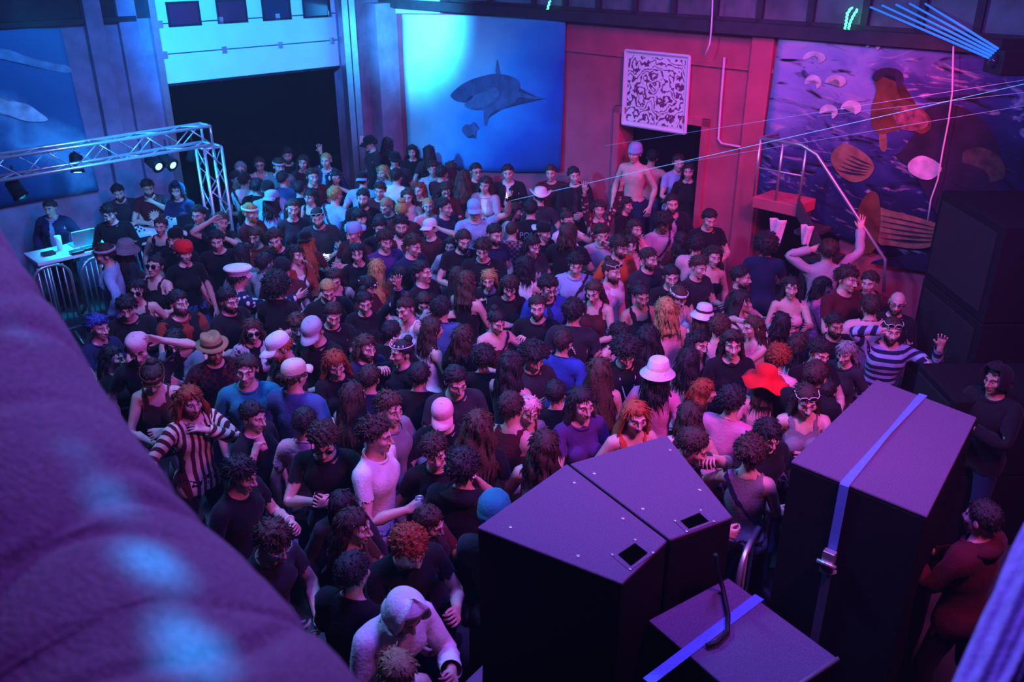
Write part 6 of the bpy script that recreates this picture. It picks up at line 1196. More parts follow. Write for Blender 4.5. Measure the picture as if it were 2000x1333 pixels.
# ================================================================== everyone in the hall: head position in the photograph, facing (0 = to the camera, 90 = to its right), clothes, pose | who
CROWD = '''
98 407 8 m h=1.62 hair=short:dbrown top=jacket:navy+tee:lblue arms=dd grp=disc_jockeys_behind_the_desk hp=6 skin=p | man in a dark jacket over a pale tee behind the bright white table
231 376 25 m h=1.68 hair=short:blackhair beard=blackhair top=tee:char arms=gg hp=14 lean=10 grp=disc_jockeys_behind_the_desk | bearded man in a grey tee leaning over the pale mixer
289 367 20 m h=1.72 hair=short:dbrown beard=dbrown top=print:maroon print=cream arms=mb hp=16 twist=10 grp=disc_jockeys_behind_the_desk legs=long:denim | man in a maroon jersey with a round crest, hand to his face
347 373 -8 f h=1.70 hair=long:blackhair hat=hood:navy top=hoodie:navy arms=bb grp=disc_jockeys_behind_the_desk | dark hooded figure in the blue shaft under the truss corner
214 417 15 m hair=messy:blackhair top=long:black arms=bd hp=18 | shaggy haired man in black standing before the bright white table
314 442 6 f hair=bun:dbrown top=tank:black arms=dd hp=2 | woman with tied up hair in a low black vest before the mixer
343 466 -5 m hair=short:blackhair hat=capback:black:white top=tee:black arms=dd | man in a black cap behind the red head wrap
388 420 -6 m hair=short:blackhair top=tee:black arms=bb | tall man in a black tee at the foot of the truss post
205 497 -70 m hair=short:dbrown hat=band:lgrey top=shirt:lblue arms=wd legs=long:denim | person in a pale blue shirt and striped headband by the crowd barrier
247 487 150 f hair=long:blackhair hat=bucket:grey:grey top=tee:char arms=bd ht=-14 | person with long dark hair under a grey bucket hat, seen from behind
303 520 -25 f hair=bun:blackhair top=tank:black shades=black arms=bd hp=-10 legs=long:black | woman in dark sunglasses and a black vest looking up
268 568 20 f hair=mid:blackhair top=tank:maroon shades=black arms=dd ht=6 | dark haired woman in sunglasses and a maroon vest, chin low
360 494 35 f hair=bun:dbrown hat=wrap:scarlet top=tee:black arms=dd legs=long:denim hp=0 | smiling woman with a bright red head wrap, black tee and jeans
248 601 14 m hair=fringe:blackhair top=long:black arms=cc hp=16 | young man in a black sweater with both hands at his chest
349 592 38 m hair=short:blackhair beard=dbrown top=vest:black+tee:brick scarf=brick arms=bg R=cup:lgrey hp=0 | bearded man in a black waistcoat with a brick red neckerchief | the bearded man in the waistcoat
446 586 62 m hair=short:blackhair beard=blackhair top=tee:black arms=bg hp=12 R=phone: | dark haired man in black looking down at his phone beside the sailor cap | the man beside the sailor cap
467 541 128 m hair=messy:blackhair hat=sailor:white:white top=shirt:white~floral_navy arms=gf | man in a white sailor cap and patterned shirt, turned away
540 560 172 f hair=afro:blackhair top=tee:black arms=bd | person with a huge black curly mane and black tee, seen from behind
493 647 12 f hair=wavy:brown top=jacket:char~floral_lgrey+tee:black shades=black arms=dd | long haired woman in sunglasses and a mottled jacket, arms down
416 682 28 m hair=short:blond hat=fedora:tan:dbrown beard=ginger specs=black top=open:maroon~check_black+tee:black arms=gd L=cup:lgrey | man in a straw fedora and glasses with a ginger beard | the man in the straw fedora
342 668 10 f hair=long:blackhair specs=black top=jacket:grey+tee:black arms=pb R=phone: hp=18 | woman in glasses with long black hair, grey jacket, head bent to a phone | the woman in the grey jacket
270 682 16 m hair=fringe:blackhair hat=capback:rose:rose top=tee:black arms=hd hp=16 | man with a black fringe under a pale pink cap turned backwards
192 640 60 f hair=messy:bluehair top=tee:navy arms=bb | person with blue tinted hair at the edge of the violet swag
221 700 75 f hair=mid:blackhair top=long:black arms=bb | dark haired person in black, second along the violet swag
580 637 14 m hair=fringe:brown top=shirt:black+tee:white arms=dd hp=12 | boyish person with a brown fringe and white collar under black
546 679 -48 m hair=short:ginger hat=cap:white:white beard=ginger top=tee:black arms=bb hp=22 | ginger bearded man in a white peaked cap, face turned down
576 733 166 m hair=curly:brown hat=cap:cream:cream top=jacket:denim+tee:grey arms=dd | person in a cream cap and denim jacket with curly hair, seen from behind
482 722 14 m hair=slick:dbrown top=tee:teal arms=dd hp=4 ht=4 | man with slicked back hair in a plain teal tee
299 738 18 f hair=bun:dbrown hat=band:brown top=tank:brown arms=cb hp=26 legs=shorts:white skin=p specs=tan | bare shouldered woman in a brown vest bending her head by the swag
371 785 58 m hair=wavy:red_hair top=shirt:cream~stripe_maroon arms=mn legs=long:black beard=red_hair | long haired person in a loose cream and maroon striped shirt, hand to the mouth
494 815 60 m hair=short:blackhair top=tee:black arms=de hp=8 R=cup:rose | dark haired man in black giving a thumb gesture beside the striped shirt | the man beside the striped shirt
596 827 165 m hair=short:blackhair top=tee:rose arms=dd | man with short black hair in a pink tee, back turned, near the denim jacket
471 928 62 m hair=messy:blackhair top=tee:black arms=gd hp=14 lean=8 wrist=l:white | man in black leaning by the swag below the striped shirt hem
533 1058 48 m hair=messy:brown top=tee:char specs=mint arms=bb hp=24 lean=8 | man in thin pale green glasses bending forward at the swag edge
632 862 6 m hair=curly:dbrown top=tee:black arms=pc L=phone: hp=24 shades=black | curly haired man in a black tee reading a phone held before him | the curly man in the black tee
735 852 66 m hair=curly:dbrown top=tee:white arms=dg R=can:lgrey hp=6 | curly haired man in a white tee holding an open can | the man in the white tee
760 800 60 m hair=quiff:brown top=long:grey arms=bg R=cig: hp=6 | man in a grey sweatshirt in profile with a raised hand | the man in the grey sweatshirt
849 882 12 m hair=messy:dbrown top=tee:black arms=ed hp=12 ht=-6 | man with tousled hair and one hand raised, right of the white tee
865 812 4 m hair=short:dbrown hat=cap:rose:rose shades=black top=long:black arms=bb hp=20 | man in a dusky pink cap and sunglasses, chin down
905 915 160 m hair=curly:blackhair top=hoodie:black arms=bd | person with loose black curls in a black hoodie, seen from behind
668 990 10 f hair=bangs:blackhair top=jacket:char+tank:maroon arms=dd hp=6 | smiling woman with a blunt black fringe below the phone reader
692 1030 74 f hair=mid:dbrown top=long:brown arms=bb hp=6 | person with dark hair seen in profile, facing the white hood side
838 1022 60 m hair=short:dbrown top=tee:maroon arms=gd hp=18 | dark haired man in maroon behind the curly bent head
800 1070 32 m hair=curly:red_hair top=tee:black arms=gb hp=30 lean=12 | man with tight auburn curls bowing his head in black
968 1008 170 m hair=buzz:dbrown hat=beanie:teal top=long:char arms=bb | person in a teal beanie showing just above the loudspeaker corner
690 1120 150 m hair=short:blackhair top=long:black arms=bb lean=8 | dark figure in black, back turned, above the white hood
790 1195 38 m hair=short:dbrown hat=hood:white top=hoodie:white arms=gb lean=20 hp=26 wrist=l:black | person in a white hooded top bowing forward near the frame bottom
777 1318 30 f hair=slick:tan top=tank:maroon arms=bb hp=18 lean=10 skin=p | pale cropped head at the very bottom below the white hood
640 567 16 m hair=buzz:blond beard=blond top=print:black print=lblue arms=ns hp=24 | close cropped man in a black tee with a big pale sun print
712 590 6 f hair=bun:blackhair top=long:black arms=vb hp=14 wrist=l:rose | woman with tied hair in black, one hand raised, palm out
718 560 60 f hair=bob:blackhair hat=band:white~floral_black top=tee:maroon arms=bb hp=14 | person with a white patterned headband bending behind the raised palm
654 545 20 f hair=mid:dbrown top=tank:black arms=dd hp=20 | dark haired woman in black just behind the sun print tee
577 498 52 f hair=long:blackhair top=jacket:brick+tank:white strap=black arms=bd hp=4 | woman in an open brick red overshirt and white vest with a dark strap
598 470 176 f hair=vlong:ginger hat=capback:black:black top=tee:maroon arms=sb | person with very long ginger hair and a black cap, seen from behind
552 528 16 m hair=short:blackhair hat=capback:black:black top=tee:maroon arms=bd hp=16 | laughing man in a backward black cap behind the huge curly mane
537 468 10 m hair=quiff:dbrown beard=blond top=tee:black arms=ed hp=14 ht=-6 | smiling fair man with a swept up quiff and hand at his ear
500 462 -20 f hair=bob:brown top=long:brick arms=bb hp=10 | woman in a brick red top left of the smiling quiff
475 495 160 f hair=mid:blackhair top=shirt:grey arms=dd | person with dark hair and a grey shirt, back turned, above the sailor cap
517 515 145 m hair=short:blackhair top=shirt:lgrey arms=bb | person in a pale grey shirt, back turned, beside the backward cap
489 416 70 m hair=short:blond beard=blond hat=band:white top=tee:maroon arms=bb hp=6 | bearded blond man wearing a headlamp strap, in profile
432 434 30 f hair=short:brown top=tee:black arms=mh hp=4 ht=20 | person resting the head on clasped hands beside the truss post
424 470 20 m hair=short:blackhair top=tee:black arms=dd hp=10 | dark figure in black in front of the truss post
462 350 60 m hair=short:blackhair top=tee:char arms=bb hp=4 | man lit cyan on one cheek, nearest the truss corner in the doorway
478 353 165 m hair=short:blackhair top=tee:white arms=bd strap=black | man in a glowing white tee seen from behind below the roller door
503 365 172 m hair=short:blackhair top=long:black arms=dd | man in black seen from behind next to the glowing white tee
507 322 8 m hair=short:dbrown specs=black top=tank:white arms=dd | man in glasses and a white sleeveless top under the roller door
470 332 20 m hair=short:greyhair specs=black top=tee:char arms=dd | grey haired man in glasses at the dark doorway, beside the truss
545 326 40 m hair=quiff:dbrown hat=band:lgrey top=jacket:grey+tee:white arms=dd | man with a band across his brow standing just inside the roller door
562 304 14 m hair=quiff:blackhair beard=blackhair top=tee:black arms=dd | tallest man in the roller doorway, black tee and dark quiff
553 350 174 m hair=short:blackhair top=shirt:denim arms=dd | man in a denim shirt seen from behind in front of the doorway
592 318 10 f hair=mid:dbrown top=long:char arms=vd | person in the dark doorway raising a hand, fingers spread
637 314 -12 m hair=buzz:blond top=jacket:navy+tee:lgrey arms=dd | fair man with a zipped navy jacket at the doorway edge
610 345 30 m hair=short:dbrown top=tee:maroon arms=bb | dim figure in maroon in the middle of the doorway crowd
655 348 24 f hair=long:blackhair hat=phones:white top=tee:navy arms=kd | woman with pale headphones, hand at the neck, near the door jamb
524 372 10 m hair=short:dbrown hat=bandana:black specs=black top=tee:lblue arms=bb hp=16 | man in glasses and a black bandana looking down below the doorway
532 390 175 f hair=mid:blackhair hat=capback:lblue:lblue top=tee:lblue arms=bd | person in a pale blue cap and tee, back turned, centre of the cyan group
572 408 12 f hair=braids:dbrown top=long:char arms=bd ht=8 | woman with thin braids in a dark top left of the sunglasses on a shaved head
655 382 150 m hair=short:blond top=shirt:lblue strap=black arms=bd | white blond man in a pale shirt with a thin strap, looking away
620 424 16 m hair=buzz:blackhair beard=blackhair shades=up:white top=tee:char arms=gb hp=16 L=torch: | bearded man with glasses pushed up, lighting a phone torch | the man with glasses pushed up
585 370 175 m hair=short:blackhair top=tee:black arms=dd | man in black seen from behind right of the denim shirt
607 385 -25 f hair=bob:blackhair top=tank:black arms=bb | small dark haired woman between the doorway and the pale strap shirt
722 280 -60 m hair=curly:dbrown hat=cap:black:black top=tee:char arms=dd hp=18 | man in a dark cap leaning on the wall by the switch box
757 282 170 m hair=mid:blackhair top=long:black arms=dd | dark figure turned to the wall between the two conduit pipes
771 312 20 m hair=short:blackhair hat=cap:black:black top=tee:char arms=dd | man in a black cap beneath the corner pillar
805 297 6 f hair=wavy:blackhair top=jacket:black+tee:black arms=bb | woman with long dark curls in black below the shark banner edge
838 298 178 f hair=long:blackhair top=tee:char arms=dd | person with smooth black hair facing the shark banner
748 338 -40 f hair=mid:blond top=tee:lblue arms=bb | blond woman turned aside by the corner pillar foot
775 345 170 m hair=short:blackhair top=tee:white arms=dd | man in a bright white tee seen from behind below the corner pillar
709 352 172 m hair=short:blackhair hat=capback:black:lblue top=tee:lblue arms=dd | man in a backward cap and pale blue tee facing the wall
709 387 6 m hair=short:blackhair beard=blackhair top=long:black arms=bb | black bearded man in black facing out under the backward cap
703 425 38 m hair=mid:blackhair hat=band:black top=long:black arms=bd | long haired man in a black headband looking aside
755 403 -20 m hair=buzz:tan top=tee:maroon arms=bb hp=24 | man with a shaved tan head bowed, left of the grinning short haired woman
785 410 170 m hair=top:blond top=tee:maroon arms=dd | person with a pale topknot seen from behind beside the shaved tan head
836 403 2 f hair=buzz:blond top=tee:rose arms=gb hp=0 | grinning woman with very short fair hair in a pink tee
868 405 62 m hair=short:blackhair top=jacket:navy+tee:char arms=bd | man in a navy jacket in sharp profile beside the short haired woman
742 444 28 m hair=short:blackhair beard=blackhair top=tee:black arms=gb R=phone: hp=16 | black bearded man with a phone, left of the goatee and white vest | the bearded man left of the white vest
783 442 4 m hair=quiff:blackhair beard=blackhair top=open:maroon+tank:white arms=db | man with a goatee in an open maroon shirt over a white vest
691 455 -22 m hair=quiff:ginger hat=capback:lblue:lblue top=tee:maroon arms=fb hp=8 | ginger man in a pale blue cap stretching out an arm
752 471 24 m hair=curly:dbrown top=tee:purple arms=gd L=torch: hp=10 | curly man in purple with a glaring phone torch | the curly man in purple
806 480 52 m hair=quiff:dbrown top=tee:navy arms=dd hp=14 | clean shaven man in navy with a faded haircut, right of the torch glare
840 446 -30 m hair=short:brown hat=cap:white:white top=tee:maroon arms=hb hp=2 | man in a white cap with fingers at the brim
736 525 160 f hair=vlong:blond top=tee:brick arms=bd | person with very long strawberry hair and a brick tee, back turned
698 495 4 f hair=vlong:blackhair top=long:black arms=dd | woman with centre parted long black hair, all in black
780 540 -70 f hair=bob:blackhair top=tee:navy arms=bb ht=6 | dark bobbed woman in profile, turned to the strawberry hair
824 532 58 m hair=short:blackhair tash=blackhair top=tee:black arms=bg hp=0 R=cig: | moustached man looking up and aside, cigarette in hand | the moustached man
880 481 -6 f hair=long:blackhair top=jacket:lgrey+tank:black arms=dd | woman with long black hair in a pale cardigan over black
895 540 168 f hair=vlong:dbrown top=tee:black arms=bd | woman with very long dark hair, back turned, behind the moustache
912 552 150 f hair=mid:brown top=tank:black arms=gb | brown haired person beside the very long dark hair, back turned
828 592 8 f hair=long:dbrown shades=up:black top=jacket:maroon+tank:white arms=cb hp=22 | woman with sunglasses on her long hair, eyes cast down
792 603 -30 f hair=bun:dbrown top=tank:white arms=dd hp=14 | woman in a white vest twisting away, left of the downcast eyes
863 605 170 m hair=curly:blackhair top=jacket:denim+tee:black arms=ed | curly haired person in a bright denim jacket, back turned
845 645 120 f hair=mid:dbrown top=tank:white arms=bb | dark haired woman in white half hidden by the denim jacket back
970 628 24 f hair=bun:blackhair top=strapless:maroon strap=black arms=eb hp=16 skin=p | bare shouldered woman with a thin strap tilting her head
955 547 -18 f hair=bob:blond top=jacket:black+tee:char arms=ed hp=6 | blonde woman with a short bob and open black jacket
995 560 -2 f hair=bangs:dbrown top=tee:black arms=cb hp=20 | person with a heavy brown fringe looking down, right of the blonde bob
943 487 8 m hair=messy:dbrown top=print:black print=grey arms=bb hp=20 | man in a black tee with a small grey print looking down
905 470 10 m hair=short:dbrown beard=dbrown top=tee:black arms=db hp=14 | bearded man beside the pale cardigan, gaze down
966 458 46 m hair=short:blackhair beard=blackhair top=tee:navy arms=bd hp=10 | dark bearded man glancing aside at the patterned shirt back
926 410 24 m hair=short:blackhair hat=cap:lblue:lblue specs=black top=tee:lblue arms=vd L=torch: hp=10 | man in glasses and pale blue cap lifting a dazzling phone | the man in the pale blue cap
948 362 -18 f hair=wavy:dbrown top=jacket:lgrey+tee:white arms=bb | long haired woman in a pale open shirt above the dazzling phone
992 338 -4 m hair=short:blackhair top=jacket:black+tee:white arms=bb | man in a black jacket over a white tee before the shark banner foot
930 335 16 m hair=short:blackhair specs=black top=tee:char arms=cb | bespectacled man with a pale cup right under the shark banner | the bespectacled man
905 350 178 f hair=wavy:brown top=tee:char arms=dd | broad curly brown hair seen from behind under the shark banner
845 330 8 m hair=messy:dbrown top=tee:lgrey arms=bb | young man with a mop of hair in a pale grey tee by the banner
863 340 150 m hair=short:blackhair top=tee:maroon arms=bb | short haired man turned away beside the mop haired youth
880 328 178 f hair=long:dbrown top=tee:maroon arms=dd | slim person with long hair facing the banner's lower hem
820 372 -30 f hair=long:red_hair top=tee:maroon arms=bb | red haired woman in maroon below the long dark curls
870 372 20 f hair=mid:dbrown specs=black top=long:maroon arms=bb hp=20 | woman in glasses looking down, right of the red haired woman
797 385 12 f hair=mid:brown top=tank:rose arms=bb | woman in a pink vest among the dim crowd under the banner
742 372 -10 m hair=short:dbrown top=tee:maroon arms=bb hp=8 | dim man in maroon under the twin conduit pipes
1055 385 176 m hair=short:dbrown hat=cowboy:white:white top=tee:char arms=dd | person in a white cowboy hat seen from behind
1076 338 -2 m hair=short:dbrown top=tee:maroon arms=dd | dim man against the red wall left of the lone doorman figure
1121 343 4 m hair=short:blackhair top=jacket:black+tee:char arms=bb | man in a black jacket standing alone against the red wall
1005 412 80 f hair=bob:dbrown top=shirt:rose arms=db lean=22 | woman in a pale pink blouse leaning forward under the laser line
1000 450 176 m hair=buzz:dbrown top=shirt:maroon~check_grey arms=dd lean=4 | person in a checked maroon shirt with head bowed, back turned
1036 410 176 m h=1.84 hair=short:blackhair top=long:black arms=bb lean=14 back=POLO | large dark back with pale lettering across the shoulders
1062 453 36 f hair=short:blackhair hat=capback:black:white top=tee:black arms=bb hp=8 | woman in a black and white cap beside the lettered back
1108 430 30 f hair=bun:dbrown top=tee:white arms=md | woman in a white tee with a hand at her mouth, under the raised arms
1110 455 158 m hair=bob:brown top=tee:black arms=bb | boy with a brown bowl cut turned away, in front of the white tee
1170 410 2 f hair=curly:dbrown top=shirt:rose~floral_maroon arms=uu hp=-6 | curly haired woman raising both open hands in a pink blouse
1175 458 16 m hair=curly:dbrown top=tee:lgrey arms=kb hp=12 | curly headed man in a grey tee below the raised hands
1210 482 30 m hair=messy:dbrown beard=dbrown top=shirt:orange arms=bd hp=14 | bearded man in an orange red shirt
1240 448 34 f hair=mid:dbrown top=tank:rose arms=cb | woman in a pink vest near the doorway, looking aside
1232 478 10 f hair=bob:dbrown top=crop:rose arms=cc hp=6 | short haired woman in a pink crop top right of the orange shirt
1040 480 26 f hair=mid:blackhair top=print:char print=lgrey arms=bb hp=16 | woman with eyes shut in a dark tee with a pale chest print
1030 520 150 f hair=bob:blackhair top=tank:white arms=bb | dark bobbed woman in a white vest, face hidden, back turned
1125 517 10 m hair=curly:blackhair top=tee:lblue strap=black arms=bb hp=14 | curly man in a pale blue tee with a black strap across it
1195 530 48 m hair=bun:dbrown beard=dbrown shades=up:white top=shirt:white~tie_pink arms=dd hp=4 | bearded man with hair tied back in a tie dyed pastel shirt
1267 505 40 m hair=slick:dbrown beard=dbrown top=tee:char arms=bb hp=4 | slick haired man in grey, right of the tie dyed shirt
1071 562 12 m hair=curly:blackhair specs=black top=jacket:blue+tee:navy arms=dd hp=12 | man with black curls in a bright blue jacket
1050 600 -14 m hair=slick:dbrown beard=dbrown top=long:black arms=dd hp=4 | broad man with swept back hair all in black, before the blue jacket
1120 610 170 m hair=curly:blackhair top=tee:char arms=dd | black haired person directly below the pale blue tee, back turned
1100 670 160 m hair=short:dbrown top=jacket:blue+tee:black arms=pd R=phone: | person in a dark blue jacket, back turned, holding a phone out | the person in the dark blue jacket
1043 700 20 m hair=afro:blackhair top=tee:char arms=bd hp=22 | man with a mass of black hair hiding his bowed face
1000 715 150 f hair=mid:blackhair top=tank:char arms=bb | dark haired woman, back turned, left of the mass of black hair
945 700 170 f hair=curly:blackhair top=tee:black arms=gd L=can:lgrey | black curled person, back turned, raising an open can | the black curled person
1170 725 174 f hair=vlong:brown top=crop:black arms=nb legs=long:black skin=p | woman with a brown mane, black crop top and bare lower back
1210 655 30 f hair=curly:blackhair top=tank:rose arms=bb hp=12 | dark curly person behind the hanging name badge
1222 690 14 m hair=afro:blackhair top=tee:black pass=white arms=db hp=26 | head bowed person in black with a white badge on a lanyard
1265 660 168 f hair=wavy:blackhair top=tank:black arms=dd | person with heavy black waves, back turned, in the pink crowd
1285 728 150 f hair=mid:blackhair hat=bucket:white:cream top=tee:pink arms=dd | person in a soft white hat and pink top, back turned
1240 815 12 f hair=vlong:ginger top=tank:orange arms=bd hp=6 skin=p | smiling woman with flowing ginger hair behind the loudspeaker
1252 578 20 f hair=bun:blackhair top=tank:black arms=bb skin=o hp=10 | woman with tightly tied hair in a thin strapped black vest
1300 605 178 f hair=mid:blond top=tank:rose arms=dd | fair haired person in pink, back turned, beside the tied hair
1325 580 22 f hair=bangs:brown hat=band:white top=crop:white arms=gb hp=14 | woman in a white headband and white crop top
1374 616 172 f hair=mid:brown hat=bucket:white:maroon top=tank:rose arms=bb | person in a white bucket hat with a dark red band
1364 672 30 f hair=wavy:blackhair top=tank:maroon arms=dd skin=p | woman with long black waves and bare shoulders looking aside
1430 672 2 f hair=long:dbrown shades=up:black top=long:black arms=gc L=can:lgrey hp=2 | woman in a black top with parted hair, holding a drink at her waist | the woman in the black top
1404 640 165 f hair=curly:brown top=tank:rose arms=dd | frizzy brown head between the bucket hat and the black top
1393 502 4 f hair=wavy:dbrown top=strapless:black arms=dd skin=p legs=long:purple | woman with bare shoulders in a black bandeau by the red pillar
1364 522 38 m hair=quiff:brown top=tee:char arms=gb hp=10 | man in a charcoal tee in profile, before the black bandeau
1385 428 8 m hair=short:blackhair top=tee:black arms=bb hp=16 | man in black leaning on the red wall, looking down
1362 480 160 m hair=curly:blackhair top=tee:rose arms=bb | black curled person in pink, back turned, below the wall leaner
1312 398 14 m hair=short:blackhair beard=blackhair top=jacket:black+tee:lgrey arms=bb | bearded man in a black jacket at the doorway's edge
1295 437 24 m hair=afro:blackhair top=tee:lgrey strap=black arms=cb skin=b hp=20 | man with an afro and a strap over a pale tee by the doorway
1240 300 -30 m hair=short:blond hat=beanie:lblue top=none arms=dd z=0.35 legs=long:navy grp=people_in_the_side_doorway skin=p | shirtless man in a pale blue beanie up in the side doorway
1274 308 176 m hair=short:blackhair top=none arms=dw z=0.35 legs=long:denim grp=people_in_the_side_doorway skin=p | shirtless man in jeans, back turned, up in the side doorway
1325 318 20 m hair=short:dbrown top=tee:lblue arms=cb z=0.35 grp=people_in_the_side_doorway | person in a pale tee deep in the side doorway, under the greenish lamp
1345 335 -20 f hair=long:blackhair top=tee:black arms=dd z=0.35 grp=people_in_the_side_doorway | dark figure at the inner edge of the side doorway
1222 400 60 f hair=bob:blackhair top=long:black arms=bb | person in black at the foot of the doorway, turned aside
1447 542 60 m hair=short:blackhair beard=blackhair top=tee:maroon arms=bd hp=2 | man in maroon in profile below the red pillar
1496 480 165 m hair=afro:blackhair top=tee:navy arms=bb skin=o | man with a round black mane in a navy tee below the landing
1617 490 175 m hair=messy:dbrown top=shirt:lgrey arms=hv lean=-4 | person in a loose pale shirt, back turned, arm lifted over the head
1545 562 -8 f hair=long:blackhair top=strapless:rose arms=fb skin=p hp=0 | long haired woman in a pale bandeau turning to the reaching arms
1448 588 62 f hair=long:blackhair top=tank:maroon arms=ff skin=p hp=4 | woman reaching both arms out towards the pale bandeau
1525 630 170 f hair=bob:blackhair top=tank:maroon arms=bb skin=p | dark bobbed woman, back turned, below the pale bandeau
1470 640 -70 f hair=mid:brown top=tank:rose arms=fh skin=p | woman in a pink vest bending her arm up, watch on the wrist
1608 560 70 f hair=bob:blackhair top=shirt:white~floral_pink arms=gb | dark bobbed person in a white and pink patterned shirt
1655 545 30 m hair=messy:dbrown top=tee:maroon arms=cb | dim man with tousled hair, right of the patterned shirt
1698 552 -30 m hair=short:dbrown top=jacket:maroon+tee:black arms=bb | dim man in a maroon jacket before the dark end of the painted sheet
1700 600 170 m hair=short:dbrown top=jacket:rose+tee:black arms=bb | person in a pink jacket, back turned, beside the bald glasses wearer
1752 592 -16 m hair=bald beard=dbrown specs=black top=long:black arms=bd | bald man in round glasses and black against the red strip
1742 645 -10 m hair=slick:dbrown beard=dbrown shades=up:white top=shirt:lblue~hoop_navy arms=rh R=cig: | man in a striped blue pullover raising both arms | the man in the striped pullover
1520 700 160 f hair=curly:red_hair top=tee:rose arms=bb lean=22 strap=black | person with auburn frizz stooping in a pale pink tee
1560 672 130 f hair=mid:dbrown top=tank:white arms=bb skin=p | bare shouldered person in a white strappy top, back turned
1494 742 172 f hair=mid:dbrown hat=sunhat:scarlet:scarlet top=tee:rose arms=dd | person under a floppy bright red sun hat
1574 782 -6 f hair=long:dbrown shades=up:white top=tank:grey arms=cd hp=16 | woman with white framed glasses on her hair, looking down
1612 765 165 f hair=short:blackhair top=jacket:brick+tee:black arms=bb lean=26 pack=brick | stooping person with a red pack and brick jacket by the bass cabinet
1600 690 20 m hair=curly:blackhair top=tee:black arms=bb hp=12 | dark curly man in black in the dim group before the bins
1652 690 -55 f hair=bob:greyhair top=tee:char arms=db hp=10 | grey haired person turned aside in the dim group before the bins
1630 635 10 m hair=short:blackhair beard=blackhair top=tee:black arms=bb skin=o | bearded man in black in the middle of the dim group
1592 735 150 m hair=short:dbrown top=long:black arms=bb | dark person in black behind the red pack
1430 785 150 m hair=curly:blackhair top=tee:pink arms=bd lean=6 | curly person in a hot pink tee, back turned, beside the loudspeaker
1465 885 152 f hair=curly:dbrown top=tank:grey strap=navy arms=sb legs=long:black skin=p | woman in a grey vest, back turned, reaching to the bass cabinet
1345 815 178 f hair=mid:dbrown top=tank:brown arms=dd | brown haired person, back turned, just above the loudspeaker top
1375 765 100 f hair=mid:red_hair top=tank:maroon arms=db | auburn haired woman in profile above the loudspeaker top
1352 872 60 m hair=short:dbrown top=tee:char arms=kb hp=26 | man hunched beside the loudspeaker edge smoking
1500 850 20 m hair=messy:blackhair top=tee:black arms=bb hp=20 | black haired person in black between the grey vest and white framed glasses
1000 798 140 m hair=short:dbrown top=tank:maroon arms=fb skin=p R=cig: | man with cropped hair in a maroon vest, arm stretched down | the man in the maroon vest
935 835 168 f hair=wavy:brown top=tee:black arms=bd | woman with tangled brown hair, back turned, before the cropped man
1062 872 172 f hair=mid:dbrown top=tank:lgrey arms=bb skin=p | woman in a pale strappy top, back turned, at the loudspeaker's near edge
1032 802 30 f hair=mid:rose top=tank:maroon arms=bb hp=16 | person with pinkish hair bent behind the cropped man
1086 770 178 m hair=short:blackhair top=tee:black arms=dd | dark haired man in black, back turned, left of the brown mane
1135 790 20 f hair=long:blackhair top=tee:purple arms=bb | dark person in purple between the brown mane and the loudspeaker
715 680 52 m hair=wavy:brown beard=brown top=jacket:navy+tee:black arms=bd hp=4 | long haired man with a beard looking aside, centre of the dark crowd
655 712 40 f hair=wavy:red_hair top=tee:black arms=bb hp=18 | woman with auburn waves over her face, left of the long haired man
785 688 -62 f hair=bun:blackhair hat=crown:white top=long:black arms=dk hp=4 | woman wearing a small tiara, hand near her lips
690 775 150 f hair=long:dbrown top=tank:orange arms=bd | dark haired woman in an orange vest, back turned
722 740 170 m hair=short:dbrown top=tee:navy arms=bb | man in navy, back turned, under the long haired man
820 735 170 m hair=short:blackhair top=tee:black arms=dd | dark haired person in black, back turned, below the tiara
905 660 165 f hair=mid:dbrown top=tee:black arms=gd | dark haired person in black, back turned, left of the bare shoulders
890 745 20 m hair=short:blackhair top=tee:char arms=bb hp=20 | dim man in grey between the tiara and the raised can
612 648 -20 m hair=short:brown hat=cap:lgrey:lgrey top=tee:black arms=bd hp=30 | person in a pale grey cap bowing below the sun print
650 615 10 m hair=short:dbrown top=tee:black arms=bb hp=20 | dark haired man in black, chin down, beside the pale grey cap
765 650 150 m hair=short:blackhair top=tee:black arms=bb | man in black, back turned, left of the bright denim jacket
1330 470 170 f hair=mid:blackhair top=tee:maroon arms=bb | dark haired person in maroon, back turned, below the afro
1310 540 20 m hair=short:blackhair top=print:black print=grey arms=bb hp=10 | man in a black tee with a small skull like print
1160 570 -20 f hair=mid:brown top=tank:maroon arms=bb hp=16 | woman with brown hair, low beside the tie dyed shirt
1345 705 160 f hair=mid:blackhair top=tank:rose arms=bb | dark haired woman in a pink vest, back turned, under the long black waves
1918 1015 -150 m hair=short:blackhair top=hoodie:maroon legs=long:black arms=bb | dim person in a red hooded top beside the strapped bass cabinet
1948 742 -60 m hair=short:blackhair hat=hood:black skin=o top=hoodie:black arms=cb | shadowy stagehand in black beyond the low bass bins
'''  # stagehand's black hood and darker skin imitate the dim corner in colour
PEOPLE = [parse(l) for l in CROWD.strip().split('\n')]
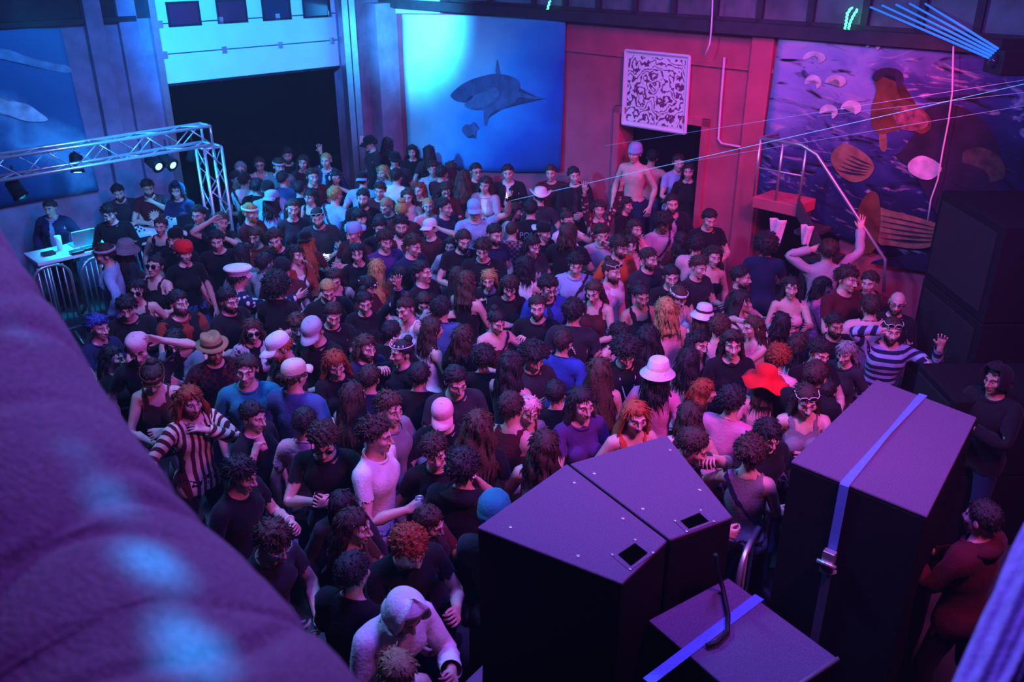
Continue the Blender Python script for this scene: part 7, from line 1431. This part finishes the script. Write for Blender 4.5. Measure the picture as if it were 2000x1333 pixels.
def place_heights(people):
    """Choose each person's height so that neighbours stand apart on the floor."""
    rng = np.random.default_rng(5); n = len(people); base = np.array([float(p['kv'].get('z', 0)) for p in people])
    H0 = np.array([float(p['kv'].get('h', 1.665 if p['f'] else 1.765)) for p in people]) + rng.uniform(-0.04, 0.04, n) * np.array(['h' not in p['kv'] for p in people])
    drop = np.array([math.sin(R(max(0, float(p['kv'].get('lean', 0))))) * 0.0 + (1 - math.cos(R(float(p['kv'].get('lean', 0))))) * 0.7 for p in people])
    fr_ = np.array([0.0 if 'h' in p['kv'] else 1.0 for p in people]); H = H0.copy(); rr = [ray(p['hx'], p['hy']) for p in people]
    def xy(H): z = 0.94 * H - drop + base; return np.array([CAM[:2] + r_[:2] * ((z_ - CAM[2]) / r_[2]) for r_, z_ in zip(rr, z)])
    for it in range(220):
        P = xy(H); d = P[:, None] - P[None]; D = np.linalg.norm(d, axis=2) + np.eye(n) * 9
        f = np.clip(0.50 - D, 0, None); dirn = np.array([r_[:2] / np.linalg.norm(r_[:2]) for r_ in rr])
        push = (f[:, :, None] * d / D[:, :, None]).sum(1); along = (push * dirn).sum(1)
        H -= np.clip(along * 0.12, -0.02, 0.02); H += (H0 - H) * 0.02; H = np.clip(H, H0 - 0.13 * fr_, H0 + 0.11 * fr_)
        P = xy(H); fl = base == 0; near = fl & (((P - CORNER) @ NR[:2] < 0.34) | (((P - CORNER) @ NL[:2] < 0.34) & (P[:, 0] > -3.2))); H = H + near * 0.012 + near * (H0 + 0.11 - H) * 0.3
    P = xy(H)
    for p, q in zip(people, P): p['dist'] = float(np.hypot(*q))
    return H
HEIGHTS = place_heights(PEOPLE)
for i_, (p_, h_) in enumerate(zip(PEOPLE, HEIGHTS)): build_person(p_, i_, float(h_))
